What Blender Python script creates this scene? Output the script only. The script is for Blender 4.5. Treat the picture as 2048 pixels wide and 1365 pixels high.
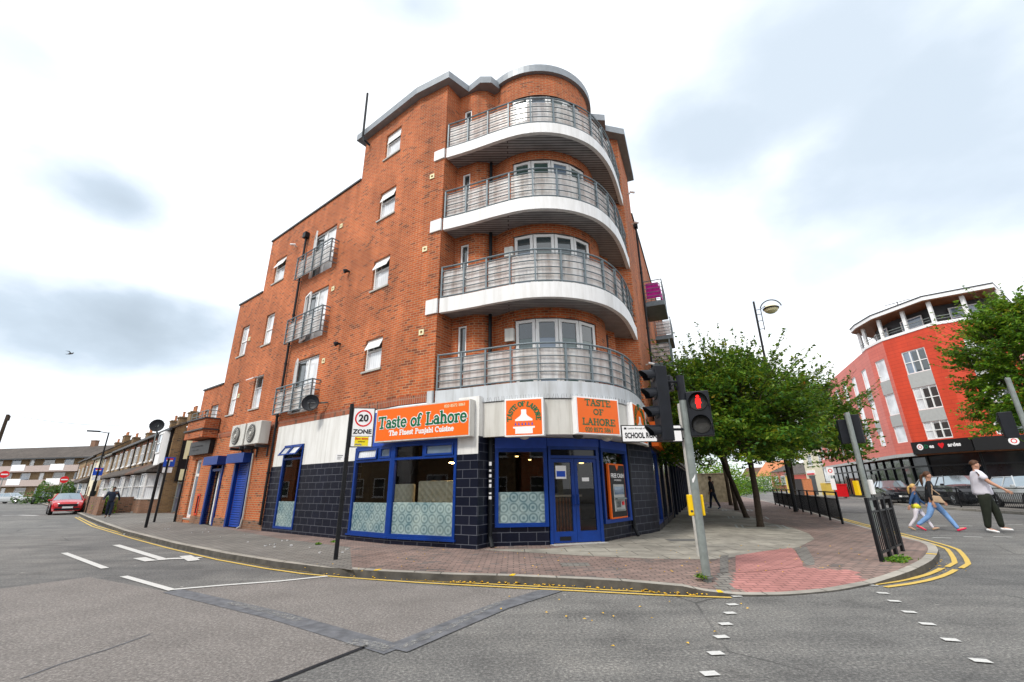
import bpy, bmesh, math, random
import numpy as np
from mathutils import Vector, Matrix
random.seed(7); RNG = np.random.default_rng(7)
for o in list(bpy.data.objects): bpy.data.objects.remove(o)
scene = bpy.context.scene
COL = scene.collection
rad = math.radians

# ------------------------------------------------------------------ camera
# camera calibrated from the vanishing points: 873 px focal length on a 2048 px wide picture
FPX, CX, CY = 873.0, 1024.0, 682.5
ROLL = math.atan(0.0104); HZ = 976.0
PITCH = math.atan((HZ-CY)*math.cos(ROLL)/FPX)
CAMH = 1.42
cf = np.array([0, math.cos(PITCH), math.sin(PITCH)])
cu0 = np.array([0, -math.sin(PITCH), math.cos(PITCH)]); cr0 = np.array([1., 0, 0])
cr = math.cos(ROLL)*cr0-math.sin(ROLL)*cu0
cu = math.cos(ROLL)*cu0+math.sin(ROLL)*cr0
CO = np.array([0, 0, CAMH])
cam = bpy.data.cameras.new("camera"); cam.sensor_width = 36; cam.lens = FPX/2048*36
cam.clip_start = .05; cam.clip_end = 2000
camo = bpy.data.objects.new("camera", cam); COL.objects.link(camo)
M = Matrix.Identity(4)
for i in range(3):
    M[i][0] = cr[i]; M[i][1] = cu[i]; M[i][2] = -cf[i]; M[i][3] = CO[i]
camo.matrix_world = M
scene.camera = camo
scene.render.resolution_x = 1024; scene.render.resolution_y = 682
scene.view_settings.view_transform = 'Standard'; scene.view_settings.look = 'None'
scene.view_settings.exposure = 0.80
scene.view_settings.gamma = 1
# ------------------------------------------------------------------ sky and sun
SUN_AZ, SUN_EL = -140, 48          # degrees, azimuth from +Y towards +X
w = bpy.data.worlds.new("World"); scene.world = w; w.use_nodes = True
nt = w.node_tree; nt.nodes.clear(); N = nt.nodes; L = nt.links
def wn(t, **k):
    n = N.new(t)
    for a, b in k.items(): setattr(n, a, b)
    return n
def wmath(op, a, b=None, c=None):
    n = wn('ShaderNodeMath', operation=op)
    for i, x in enumerate((a, b, c)):
        if x is None: continue
        if isinstance(x, (int, float)): n.inputs[i].default_value = x
        else: L.new(x, n.inputs[i])
    return n.outputs[0]
out = wn('ShaderNodeOutputWorld')
sky = wn('ShaderNodeTexSky', sky_type='NISHITA'); sky.sun_disc = False
sky.sun_elevation = rad(SUN_EL); sky.sun_rotation = rad(SUN_AZ)
bg1 = wn('ShaderNodeBackground'); bg1.inputs[1].default_value = .12; L.new(sky.outputs[0], bg1.inputs[0])
tc = wn('ShaderNodeTexCoord')
n1 = wn('ShaderNodeTexNoise'); n1.inputs['Scale'].default_value = 2.6; n1.inputs['Detail'].default_value = 6; n1.inputs['Roughness'].default_value = .5
mp = wn('ShaderNodeMapping'); mp.inputs['Scale'].default_value = (1, 1, 1.7); L.new(tc.outputs['Generated'], mp.inputs[0]); L.new(mp.outputs[0], n1.inputs['Vector'])
n2 = wn('ShaderNodeTexNoise'); n2.inputs['Scale'].default_value = 7; n2.inputs['Detail'].default_value = 7; L.new(mp.outputs[0], n2.inputs['Vector'])
# soft darker clouds hang in fixed directions of the overcast
def ray(px, py): return cr*(px-CX)/FPX+cu*(CY-py)/FPX+cf
def cloud(px, py, rx, ry, amt):
    """mask of one darker cloud around a sky direction; rx, ry angular half sizes"""
    d = ray(px, py); d = d/np.linalg.norm(d)
    h = np.array([d[1], -d[0], 0]); h /= np.linalg.norm(h); v = np.cross(h, d)
    def dot(vec):
        n = wn('ShaderNodeVectorMath', operation='DOT_PRODUCT'); L.new(tc.outputs['Generated'], n.inputs[0]); n.inputs[1].default_value = tuple(vec); return n.outputs['Value']
    a = wmath('DIVIDE', dot(h), rx); b = wmath('DIVIDE', dot(v), ry)
    r2 = wmath('ADD', wmath('MULTIPLY', a, a), wmath('MULTIPLY', b, b))
    nz = wmath('ADD', wmath('MULTIPLY', wmath('SUBTRACT', n1.outputs[0], .5), 1.9), wmath('MULTIPLY', wmath('SUBTRACT', n2.outputs[0], .5), .8))
    r = wmath('ADD', wmath('SQRT', r2), nz)
    m = wn('ShaderNodeMapRange', interpolation_type='SMOOTHSTEP'); m.inputs['From Min'].default_value = 1.35; m.inputs['From Max'].default_value = .0
    m.inputs['To Min'].default_value = 0; m.inputs['To Max'].default_value = amt
    L.new(r, m.inputs['Value'])
    front = wmath('GREATER_THAN', dot(d), .2)
    return wmath('MULTIPLY', m.outputs[0], front)
mask = None
for c in [(245, 645, .185, .10, .74), (250, 405, .13, .07, .6), (60, 660, .16, .08, .35), (80, 110, .18, .10, .34), (830, 10, .14, .08, .42), (1430, 290, .24, .16, .46), (1640, 130, .32, .22, .44),
          (1620, 560, .20, .08, .24), (1900, 230, .36, .22, .46), (1250, 60, .12, .08, .2), (420, 600, .14, .06, .16), (100, 860, .18, .04, .14)]:
    m = cloud(*c); mask = m if mask is None else wmath('MAXIMUM', mask, m)
base = wn('ShaderNodeMapRange'); base.inputs['From Min'].default_value = .38; base.inputs['From Max'].default_value = .66
base.inputs['To Min'].default_value = 0; base.inputs['To Max'].default_value = .17; L.new(n1.outputs[0], base.inputs['Value'])
fac = wmath('MAXIMUM', mask, base.outputs[0])
ramp = wn('ShaderNodeValToRGB'); L.new(fac, ramp.inputs[0])
e = ramp.color_ramp.elements
e[0].position = 0; e[0].color = (.92, .93, .94, 1)
e[1].position = 1; e[1].color = (.21, .25, .285, 1)
x = ramp.color_ramp.elements.new(.18); x.color = (.66, .71, .77, 1)
x = ramp.color_ramp.elements.new(.5); x.color = (.40, .465, .53, 1)
bg2 = wn('ShaderNodeBackground'); bg2.inputs[1].default_value = 1.0; L.new(ramp.outputs[0], bg2.inputs[0])
mx = wn('ShaderNodeMixShader'); mx.inputs[0].default_value = .93
L.new(bg1.outputs[0], mx.inputs[1]); L.new(bg2.outputs[0], mx.inputs[2]); L.new(mx.outputs[0], out.inputs[0])
sl = bpy.data.lights.new("sun", 'SUN'); sl.energy = 1.5; sl.angle = rad(10); sl.color = (1, .95, .87)
so = bpy.data.objects.new("sun", sl); COL.objects.link(so)
sd = Vector((math.sin(rad(SUN_AZ))*math.cos(rad(SUN_EL)), math.cos(rad(SUN_AZ))*math.cos(rad(SUN_EL)), math.sin(rad(SUN_EL))))
so.rotation_euler = sd.to_track_quat('Z', 'Y').to_euler()

# ------------------------------------------------------------------ survey helpers: picture measurement -> place on the ground / on a wall plane
def gnd(px, py, z=.12):
    d = ray(px, py); t = (z-CAMH)/d[2]; return CO+t*d
def vpdir(px):
    d = ray(px, HZ-(px-CX)*.0104); v = d[:2]; return v/np.linalg.norm(v)

# ------------------------------------------------------------------ materials
MATS = {}
def newmat(name):
    m = bpy.data.materials.new(name); m.use_nodes = True; m.node_tree.nodes.clear(); return m
class NB:
    def __init__(s, name):
        s.m = newmat(name); s.t = s.m.node_tree; s.o = s.n('ShaderNodeOutputMaterial'); MATS[name] = s.m
    def n(s, t, ins=None, **k):
        n = s.t.nodes.new(t)
        for a, b in k.items(): setattr(n, a, b)
        for a, b in (ins or {}).items(): s.set(n.inputs[a], b)
        return n
    def set(s, inp, v):
        if hasattr(v, 'links') or isinstance(v, bpy.types.NodeSocket): s.t.links.new(v, inp)
        else:
            if isinstance(v, tuple) and len(v) == 3 and inp.type == 'RGBA': v = v+(1,)
            inp.default_value = v
    def math(s, op, a, b=0.):
        return s.n('ShaderNodeMath', {0: a, 1: b}, operation=op).outputs[0]
    def coord(s, kind='Object', scale=(1, 1, 1)):
        c = s.n('ShaderNodeTexCoord').outputs[kind]
        return s.n('ShaderNodeMapping', {'Vector': c, 'Scale': scale}).outputs[0]
    def noise(s, scale, detail=4, rough=.55, vec=None):
        return s.n('ShaderNodeTexNoise', {'Scale': scale, 'Detail': detail, 'Roughness': rough, 'Vector': vec if vec is not None else s.coord()}).outputs[0]
    def ramp(s, f, stops):
        r = s.n('ShaderNodeValToRGB', {0: f}); el = r.color_ramp.elements
        while len(el) < len(stops): el.new(.5)
        for e_, (p, c) in zip(el, stops): e_.position = p; e_.color = tuple(c)+(1,) if len(c) == 3 else c
        return r.outputs[0]
    def mix(s, f, a, b, mode='MIX'):
        return s.n('ShaderNodeMixRGB', {0: f, 1: a, 2: b}, blend_type=mode).outputs[0]
    def bump(s, h, strength=.3, dist=.01):
        return s.n('ShaderNodeBump', {'Height': h, 'Strength': strength, 'Distance': dist}).outputs[0]
    def bsdf(s, col, rough=.6, metal=0, **k):
        ins = {'Base Color': col, 'Roughness': rough, 'Metallic': metal}; ins.update({a.replace('_', ' '): b for a, b in k.items()})
        b = s.n('ShaderNodeBsdfPrincipled', ins); return b.outputs[0]
    def fin(s, sh): s.t.links.new(sh, s.o.inputs[0]); return s.m
def plain(name, col, rough=.6, metal=0, var=.12, scale=6, bump=0, **k):
    k.setdefault('Specular_IOR_Level', .3)
    b = NB(name); nz = b.noise(scale, 5)
    lo = tuple(c*(1-var) for c in col); hi = tuple(min(1, c*(1+var)) for c in col)
    c = b.ramp(nz, [(.3, lo), (.7, hi)])
    if bump: k['Normal'] = b.bump(b.noise(scale*12), bump)
    r = b.n('ShaderNodeMapRange', {0: b.noise(scale*2), 3: max(0, rough-.08), 4: min(1, rough+.08)}).outputs[0]
    return b.fin(b.bsdf(c, r, metal, **k))
def brick(name, c1, c2, mortar, bw=.225, bh=.075, ms=.012, dirt=.35, rough=.85, bump=.5, dark=None, offs=.5, spec=.35):
    b = NB(name); uv = b.coord('UV')
    t = b.n('ShaderNodeTexBrick', {'Vector': uv, 'Color1': c1, 'Color2': c2, 'Mortar': mortar, 'Scale': 1., 'Mortar Size': ms, 'Mortar Smooth': .2, 'Bias': -.1, 'Brick Width': bw, 'Row Height': bh})
    t.offset = offs
    c = t.outputs['Color']
    # odd darker / lighter bricks in patches, soot and weathering
    cell = b.n('ShaderNodeTexBrick', {'Vector': uv, 'Color1': (0, 0, 0), 'Color2': (1, 1, 1), 'Mortar': (.5, .5, .5), 'Scale': 1., 'Mortar Size': 0., 'Bias': 0., 'Brick Width': bw, 'Row Height': bh})
    cell.offset = offs
    pick = b.n('ShaderNodeMath', {0: cell.outputs['Color'], 1: b.math('ADD', b.noise(1.3, 3), .42)}, operation='GREATER_THAN').outputs[0]
    if dark: c = b.mix(b.math('MULTIPLY', pick, b.math('SUBTRACT', 1., t.outputs['Fac'])), c, dark)
    nz = b.noise(.55, 6, .6); c = b.mix(dirt, c, b.ramp(nz, [(.3, (.55, .52, .50)), (.62, (1.25, 1.2, 1.15))]), 'MULTIPLY')
    st = b.noise(1., 5, .6, b.coord('Object', (3, 3, .25)))
    c = b.mix(dirt*.8, c, b.ramp(st, [(.35, (.6, .6, .6)), (.6, (1.1, 1.1, 1.1))]), 'MULTIPLY')
    h = b.math('SUBTRACT', b.math('MULTIPLY', b.noise(60), .3), t.outputs['Fac'])
    return b.fin(b.bsdf(c, rough, 0, Normal=b.bump(h, bump, .008), Specular_IOR_Level=spec))
brick('brick_red', (.50, .118, .032), (.34, .070, .022), (.42, .26, .15), dark=(.22, .055, .024), dirt=.6, ms=.010)
brick('brick_orange', (.52, .12, .03), (.42, .08, .022), (.42, .28, .16), dark=(.22, .06, .028), dirt=.45)
brick('brick_soldier', (.36, .09, .035), (.27, .06, .025), (.33, .2, .14), bw=.075, bh=.25, dark=(.12, .05, .03), offs=0)
brick('brick_london', (.25, .15, .06), (.16, .085, .04), (.22, .17, .11), dark=(.07, .05, .035), dirt=.7)
brick('brick_yellow', (.31, .20, .08), (.23, .14, .055), (.33, .27, .2), dark=(.2, .1, .05), dirt=.5)
brick('brick_garden', (.26, .13, .075), (.19, .085, .05), (.22, .17, .13), dark=(.07, .05, .04), dirt=.6)
brick('tile_navy', (.004, .006, .016), (.007, .009, .021), (.10, .11, .135), bw=.42, bh=.205, ms=.007, dirt=.5, rough=.35, bump=.15, spec=.22)
brick('red_cladding', (.62, .062, .022), (.58, .055, .02), (.50, .045, .018), bw=3.2, bh=.28, ms=.02, dirt=.25, rough=.5, bump=.3)
brick('pink_cladding', (.68, .16, .115), (.64, .14, .10), (.58, .12, .09), bw=3.2, bh=.28, ms=.02, dirt=.25, rough=.5, bump=.3)
brick('roof_tile', (.10, .085, .075), (.075, .062, .055), (.04, .035, .03), bw=.3, bh=.28, ms=.02, dirt=.6)
brick('roof_tile_red', (.16, .09, .06), (.12, .065, .045), (.06, .04, .03), bw=.3, bh=.28, ms=.02, dirt=.6)
brick('block_paving', (.275, .195, .172), (.20, .15, .135), (.11, .09, .08), bw=.21, bh=.105, ms=.012, dirt=.6, dark=(.15, .13, .125), bump=.6)
brick('block_grey', (.215, .205, .19), (.175, .17, .155), (.09, .085, .08), bw=.21, bh=.105, ms=.012, dirt=.5)
brick('block_pink', (.44, .205, .19), (.37, .17, .155), (.25, .12, .11), bw=.2, bh=.1, ms=.012, dirt=.5)
brick('slab_grey', (.30, .29, .255), (.26, .25, .22), (.12, .115, .10), bw=.9, bh=.6, ms=.012, dirt=.75)
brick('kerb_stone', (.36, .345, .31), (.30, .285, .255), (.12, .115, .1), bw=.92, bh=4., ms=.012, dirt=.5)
brick('soffit_board', (.38, .39, .405), (.34, .35, .365), (.10, .10, .11), bw=8, bh=.11, ms=.02, dirt=.5, rough=.5)
plain('white_paint', (.80, .80, .80), .55, var=.05, scale=2)
def streaky(name, col, rough=.5, amt=.5, **k):
    b = NB(name); s1_ = b.noise(1., 6, .65, b.coord('Object', (5, 5, .45))); s2_ = b.noise(1.1, 5, .6); s3_ = b.noise(1., 4, .6, b.coord('Object', (16, 16, .8)))
    c = b.mix(amt, col, b.ramp(s1_, [(.34, (.62, .60, .56)), (.56, (1, 1, 1))]), 'MULTIPLY'); c = b.mix(amt*.6, c, b.ramp(s2_, [(.35, (.78, .77, .75)), (.6, (1.05, 1.05, 1.05))]), 'MULTIPLY')
    c = b.mix(amt*.5, c, b.ramp(s3_, [(.3, (.6, .58, .55)), (.45, (1, 1, 1))]), 'MULTIPLY')
    return b.fin(b.bsdf(c, rough, 0, Specular_IOR_Level=.35, **k))
streaky('white_fascia', (.82, .82, .82, 1), .45, .38); streaky('silver_fascia', (.58, .61, .64, 1), .45, .6)
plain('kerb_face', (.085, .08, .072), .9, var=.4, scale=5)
plain('upvc', (.80, .80, .79), .35, var=.03)
plain('rail_grey', (.17, .205, .225), .45, metal=.2, var=.15)
plain('roof_grey', (.26, .285, .31), .45, metal=.2, var=.12)
plain('black_paint', (.006, .007, .009), .45, var=.3)
plain('black_plastic', (.009, .011, .016), .5, var=.25)
plain('dark_grey', (.05, .052, .056), .5)
plain('pipe_black', (.007, .009, .012), .5, var=.3)
plain('blue_paint', (.002, .034, .215), .4, var=.12)
plain('blue_panel', (.025, .075, .40), .45, var=.1)
plain('steel_grey', (.24, .27, .26), .5, metal=.3, var=.18, scale=9)
plain('concrete_post', (.42, .41, .38), .8, var=.15)
plain('sign_orange', (.86, .145, .012), .35, var=.02)
plain('sign_green', (.004, .13, .055), .4, var=.02)
plain('sign_white', (.84, .84, .84), .4, var=.02)
plain('sign_red', (.68, .012, .018), .4, var=.02)
plain('sign_blue', (.012, .075, .50), .4, var=.02)
plain('sign_black', (.01, .01, .011), .4, var=.02)
plain('sign_yellow', (.80, .66, .02), .4, var=.05)
plain('sign_cream', (.78, .72, .45), .5, var=.04)
plain('yellow_box', (.85, .55, .01), .4, var=.05)
plain('line_white', (.62, .62, .60), .7, var=.2, scale=5)
plain('cream_quilt', (.62, .60, .46), .45, var=.04)
plain('dark_wood', (.06, .03, .018), .4, var=.4)
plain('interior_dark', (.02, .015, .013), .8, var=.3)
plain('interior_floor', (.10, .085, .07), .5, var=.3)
plain('wood_brown', (.22, .08, .03), .5, var=.3)
plain('grey_panel', (.42, .43, .42), .6, var=.06)
plain('render_cream', (.72, .66, .50), .8, var=.1)
plain('render_yellow', (.72, .50, .09), .8, var=.1)
plain('chimney_pot', (.42, .17, .08), .8, var=.25)
plain('tan_wall', (.42, .36, .24), .85, var=.35, scale=3, bump=.4)
plain('bark', (.055, .04, .028), .9, var=.35, scale=14, bump=.6)
plain('skin', (.50, .27, .185), .5, var=.05)
plain('skin_brown', (.20, .10, .06), .5, var=.05)
plain('hair_brown', (.075, .032, .015), .6, var=.3, scale=40)
plain('hair_blond', (.58, .37, .13), .6, var=.3, scale=40)
plain('hair_dark', (.015, .012, .01), .6, var=.3, scale=40)
plain('cloth_white', (.70, .68, .76), .85, var=.07, scale=9)
plain('cloth_black', (.015, .016, .02), .85, var=.3, scale=9)
plain('cloth_olive', (.015, .019, .012), .85, var=.25, scale=9)
plain('cloth_denim', (.20, .36, .66), .85, var=.2, scale=9)
plain('cloth_blue', (.035, .085, .20), .85, var=.2, scale=9)
plain('cloth_yellow', (.75, .72, .06), .85, var=.1, scale=9)
plain('cloth_pale', (.72, .68, .74), .85, var=.06, scale=9)
plain('cloth_pink', (.75, .03, .10), .6, var=.1, scale=9)
plain('cloth_tan', (.42, .30, .2), .8, var=.15, scale=9)
plain('cloth_navy', (.014, .02, .04), .85, var=.3, scale=9)
plain('magenta', (.55, .02, .30), .7, var=.25)
plain('red_box', (.62, .01, .015), .4, var=.06)
plain('terracotta', (.52, .20, .09), .8, var=.15)
plain('hedge_wood', (.12, .07, .04), .8)
plain('leaf_yellow', (.80, .46, .02), .7, var=.3, scale=3)
plain('litter', (.5, .5, .5), .8, var=.2)
plain('rubber', (.012, .012, .013), .7)
plain('alloy', (.35, .36, .37), .3, metal=.9)
plain('paint_red', (.50, .012, .02), .15, var=.03, Coat_Weight=.7)
plain('paint_black', (.012, .013, .017), .14, var=.03, Coat_Weight=.7)
plain('paint_silver', (.50, .52, .53), .22, metal=.4, var=.03, Coat_Weight=.6)
plain('paint_white', (.62, .65, .67), .2, var=.03, Coat_Weight=.6)
plain('car_glass', (.30, .36, .40), .06, metal=.75, var=.03, Specular_IOR_Level=1.)
plain('lens_dark', (.05, .05, .048), .25, var=.25)
plain('stain', (.12, .12, .115), .9)
def emis(name, col, s):
    b = NB(name); return b.fin(b.n('ShaderNodeEmission', {'Color': col, 'Strength': s}).outputs[0])
emis('lamp_warm', (1, .62, .28), 45); emis('red_man', (1, .012, .01), 2.6); emis('lamp_small', (1, .6, .2), 2.5)
def pane(name, col, rough=.05, spec=.8, stripes=0, coat=.6):
    b = NB(name); c = b.ramp(b.noise(.8, 3), [(.35, tuple(x*.7 for x in col)), (.65, tuple(min(1, x*1.25) for x in col))])
    wob = b.bump(b.noise(2.2, 2), .05, .05)
    if stripes:
        wv = b.n('ShaderNodeTexWave', {'Vector': b.coord('UV'), 'Scale': stripes, 'Distortion': 1.5}).outputs[1]
        c = b.mix(.3, c, b.ramp(wv, [(.2, (.6, .6, .62)), (.8, (1, 1, 1))]), 'MULTIPLY')
    return b.fin(b.bsdf(c, rough, 0, Normal=wob, Specular_IOR_Level=spec, Coat_Weight=coat, Coat_Roughness=.02))
pane('pane_bright', (.72, .74, .76), .12, 1.0, 3)  # net curtains and the sky's reflection are painted into this pale base colour
pane('pane_dark', (.035, .05, .055), .04, 1.0)
pane('pane_green', (.05, .095, .085), .05, 1.0)
pane('pane_blue', (.16, .22, .30), .04, 1.0)
pane('shop_dark', (.012, .014, .018), .08, .35, coat=.12)
streaky('cream_fascia', (.62, .61, .57, 1), .4, .55); streaky('render_white', (.78, .78, .76, 1), .8, .45)
b = NB('shop_glass')   # clear glass: mostly see-through with real reflection
fr = b.n('ShaderNodeFresnel', {'IOR': 1.5}).outputs[0]
s1 = b.n('ShaderNodeBsdfTransparent', {'Color': (.92, .96, .96)}).outputs[0]
s2 = b.n('ShaderNodeBsdfGlossy', {'Color': (1, 1, 1), 'Roughness': .01}).outputs[0]
b.fin(b.n('ShaderNodeMixShader', {0: b.math('MULTIPLY', fr, 1.15), 1: s1, 2: s2}).outputs[0])
b = NB('frosted_film')
vo = b.n('ShaderNodeTexVoronoi', {'Vector': b.coord('UV'), 'Scale': 4.2, 'Randomness': .06}).outputs['Distance']
ring = b.mix(.5, b.ramp(b.math('FRACT', b.math('MULTIPLY', vo, 3.)), [(.35, (.12, .22, .24)), (.6, (.52, .68, .67))]), b.ramp(b.noise(2.2, 4), [(.35, (.12, .24, .30)), (.65, (.55, .66, .62))]))
d = b.bsdf(ring, .4); tr = b.n('ShaderNodeBsdfTransparent', {'Color': (.6, .8, .82)}).outputs[0]
b.fin(b.n('ShaderNodeMixShader', {0: .36, 1: d, 2: tr}).outputs[0])
b = NB('balcony_panel')  # translucent polycarbonate with dirt streaks
st = b.noise(1., 5, .6, b.coord('Object', (5, 5, .6)))
c = b.ramp(st, [(.35, (.50, .43, .39)), (.6, (.86, .84, .82))])
b.fin(b.n('ShaderNodeMixShader', {0: .40, 1: b.bsdf(c, .35), 2: b.n('ShaderNodeBsdfTransparent', {'Color': (.9, .9, .9)}).outputs[0]}).outputs[0])
def leafmat(name, stops):
    b = NB(name); r = b.n('ShaderNodeNewGeometry').outputs['Random Per Island']
    cl = b.noise(1.5, 4); f = b.math('ADD', b.math('MULTIPLY', r, .50), b.math('MULTIPLY', b.math('SUBTRACT', cl, .22), 1.05))
    c = b.ramp(f, stops)
    d = b.bsdf(c, .5, 0, Specular_IOR_Level=.3)
    t = b.n('ShaderNodeBsdfTranslucent', {'Color': b.mix(.5, c, (.25, .35, .04))}).outputs[0]
    return b.fin(b.n('ShaderNodeMixShader', {0: .35, 1: d, 2: t}).outputs[0])
leafmat('leaf_cherry', [(.14, (.008, .045, .010)), (.44, (.036, .135, .015)), (.68, (.15, .27, .016)), (.90, (.26, .22, .01)), (.99, (.45, .15, .01))])
leafmat('leaf_green', [(.14, (.012, .06, .010)), (.45, (.070, .20, .016)), (.72, (.20, .36, .02)), (.92, (.34, .28, .02))])
leafmat('leaf_hedge', [(.2, (.012, .05, .015)), (.6, (.04, .12, .025)), (.9, (.12, .2, .04))])
# asphalt: worn grey with aggregate, patches, tyre tracks and repairs
b = NB('asphalt'); g = b.n('ShaderNodeTexCoord').outputs['Object']
fine = b.noise(34, 8, .85, g); mid = b.noise(1.3, 6, .65, g); big = b.noise(.16, 4, .5, g)
c = b.ramp(fine, [(.34, (.040, .041, .043)), (.5, (.138, .137, .134)), (.62, (.33, .325, .31))])
c = b.mix(.65, c, b.ramp(mid, [(.3, (.58, .58, .58)), (.5, (.98, .98, .97)), (.7, (1.28, 1.26, 1.22))]), 'MULTIPLY')
c = b.mix(.8, c, b.ramp(big, [(.35, (.68, .69, .71)), (.6, (1.18, 1.16, 1.13))]), 'MULTIPLY')
wp = b.n('ShaderNodeMixRGB', {0: .12, 1: g, 2: b.n('ShaderNodeTexNoise', {'Vector': g, 'Scale': 1.1, 'Detail': 5.}).outputs[1]}).outputs[0]
cr_ = b.n('ShaderNodeTexVoronoi', {'Vector': wp, 'Scale': .42}, feature='DISTANCE_TO_EDGE').outputs['Distance']
cm_ = b.math('MULTIPLY', b.ramp(cr_, [(.0, (1, 1, 1)), (.008, (0, 0, 0))]), b.ramp(b.noise(.5, 3, .5, g), [(.48, (0, 0, 0)), (.56, (.8, .8, .8))]))
c = b.mix(cm_, c, (.035, .035, .036))
oil = b.ramp(b.noise(.75, 6, .7, g), [(.58, (1, 1, 1)), (.72, (.55, .55, .56))]); c = b.mix(.9, c, oil, 'MULTIPLY')
sp = b.n('ShaderNodeTexVoronoi', {'Vector': g, 'Scale': 1.6}).outputs['Distance']
c = b.mix(b.ramp(sp, [(.03, (1, 1, 1)), (.05, (0, 0, 0))]), c, (.34, .33, .31))
wv = b.noise(1., 5, .6, b.n('ShaderNodeMapping', {'Vector': g, 'Scale': (.25, 2.4, 1), 'Rotation': (0, 0, .68)}).outputs[0])
c = b.mix(.55, c, b.ramp(wv, [(.35, (.6, .6, .6)), (.6, (1.12, 1.11, 1.09))]), 'MULTIPLY')
b.fin(b.bsdf(c, .85, 0, Normal=b.bump(fine, .7, .01)))
b = NB('asphalt_brown'); g = b.coord()
fine = b.noise(36, 8, .85, g)
c = b.ramp(fine, [(.34, (.062, .057, .053)), (.5, (.170, .156, .145)), (.62, (.34, .315, .295))])
c = b.mix(.6, c, b.ramp(b.noise(1.1, 6, .65, g), [(.3, (.7, .7, .7)), (.7, (1.2, 1.2, 1.2))]), 'MULTIPLY')
b.fin(b.bsdf(c, .85, 0, Normal=b.bump(fine, .7, .01)))
plain('asphalt_dark', (.125, .13, .142), .8, var=.35, scale=7, bump=.5)
plain('band_pink', (.44, .36, .33), .8, var=.1)
def worn(name, col, lo=.42, hi=.52):
    b = NB(name); nz = b.noise(24, 8, .8)
    f = b.ramp(nz, [(lo-.12, (0, 0, 0)), (hi-.12, (1, 1, 1))])
    c = b.ramp(b.noise(50, 5), [(.3, tuple(x*.8 for x in col)), (.7, col)])
    b.fin(b.n('ShaderNodeMixShader', {0: f, 1: b.n('ShaderNodeBsdfTransparent').outputs[0], 2: b.bsdf(c, .7)}).outputs[0])
worn('mark_white', (.62, .62, .60)); worn('mark_yellow', (.68, .47, .10)); worn('mark_faint', (.30, .30, .29), .56, .74)
b = NB('quilt')
vo = b.n('ShaderNodeTexVoronoi', {'Vector': b.n('ShaderNodeMapping', {'Vector': b.n('ShaderNodeTexCoord').outputs['UV'], 'Rotation': (0, 0, .785)}).outputs[0], 'Scale': 7., 'Randomness': 0.}).outputs['Distance']
b.fin(b.bsdf((.64, .61, .46), .4, 0, Normal=b.bump(b.math('SUBTRACT', 1., vo), .9, .05)))

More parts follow.
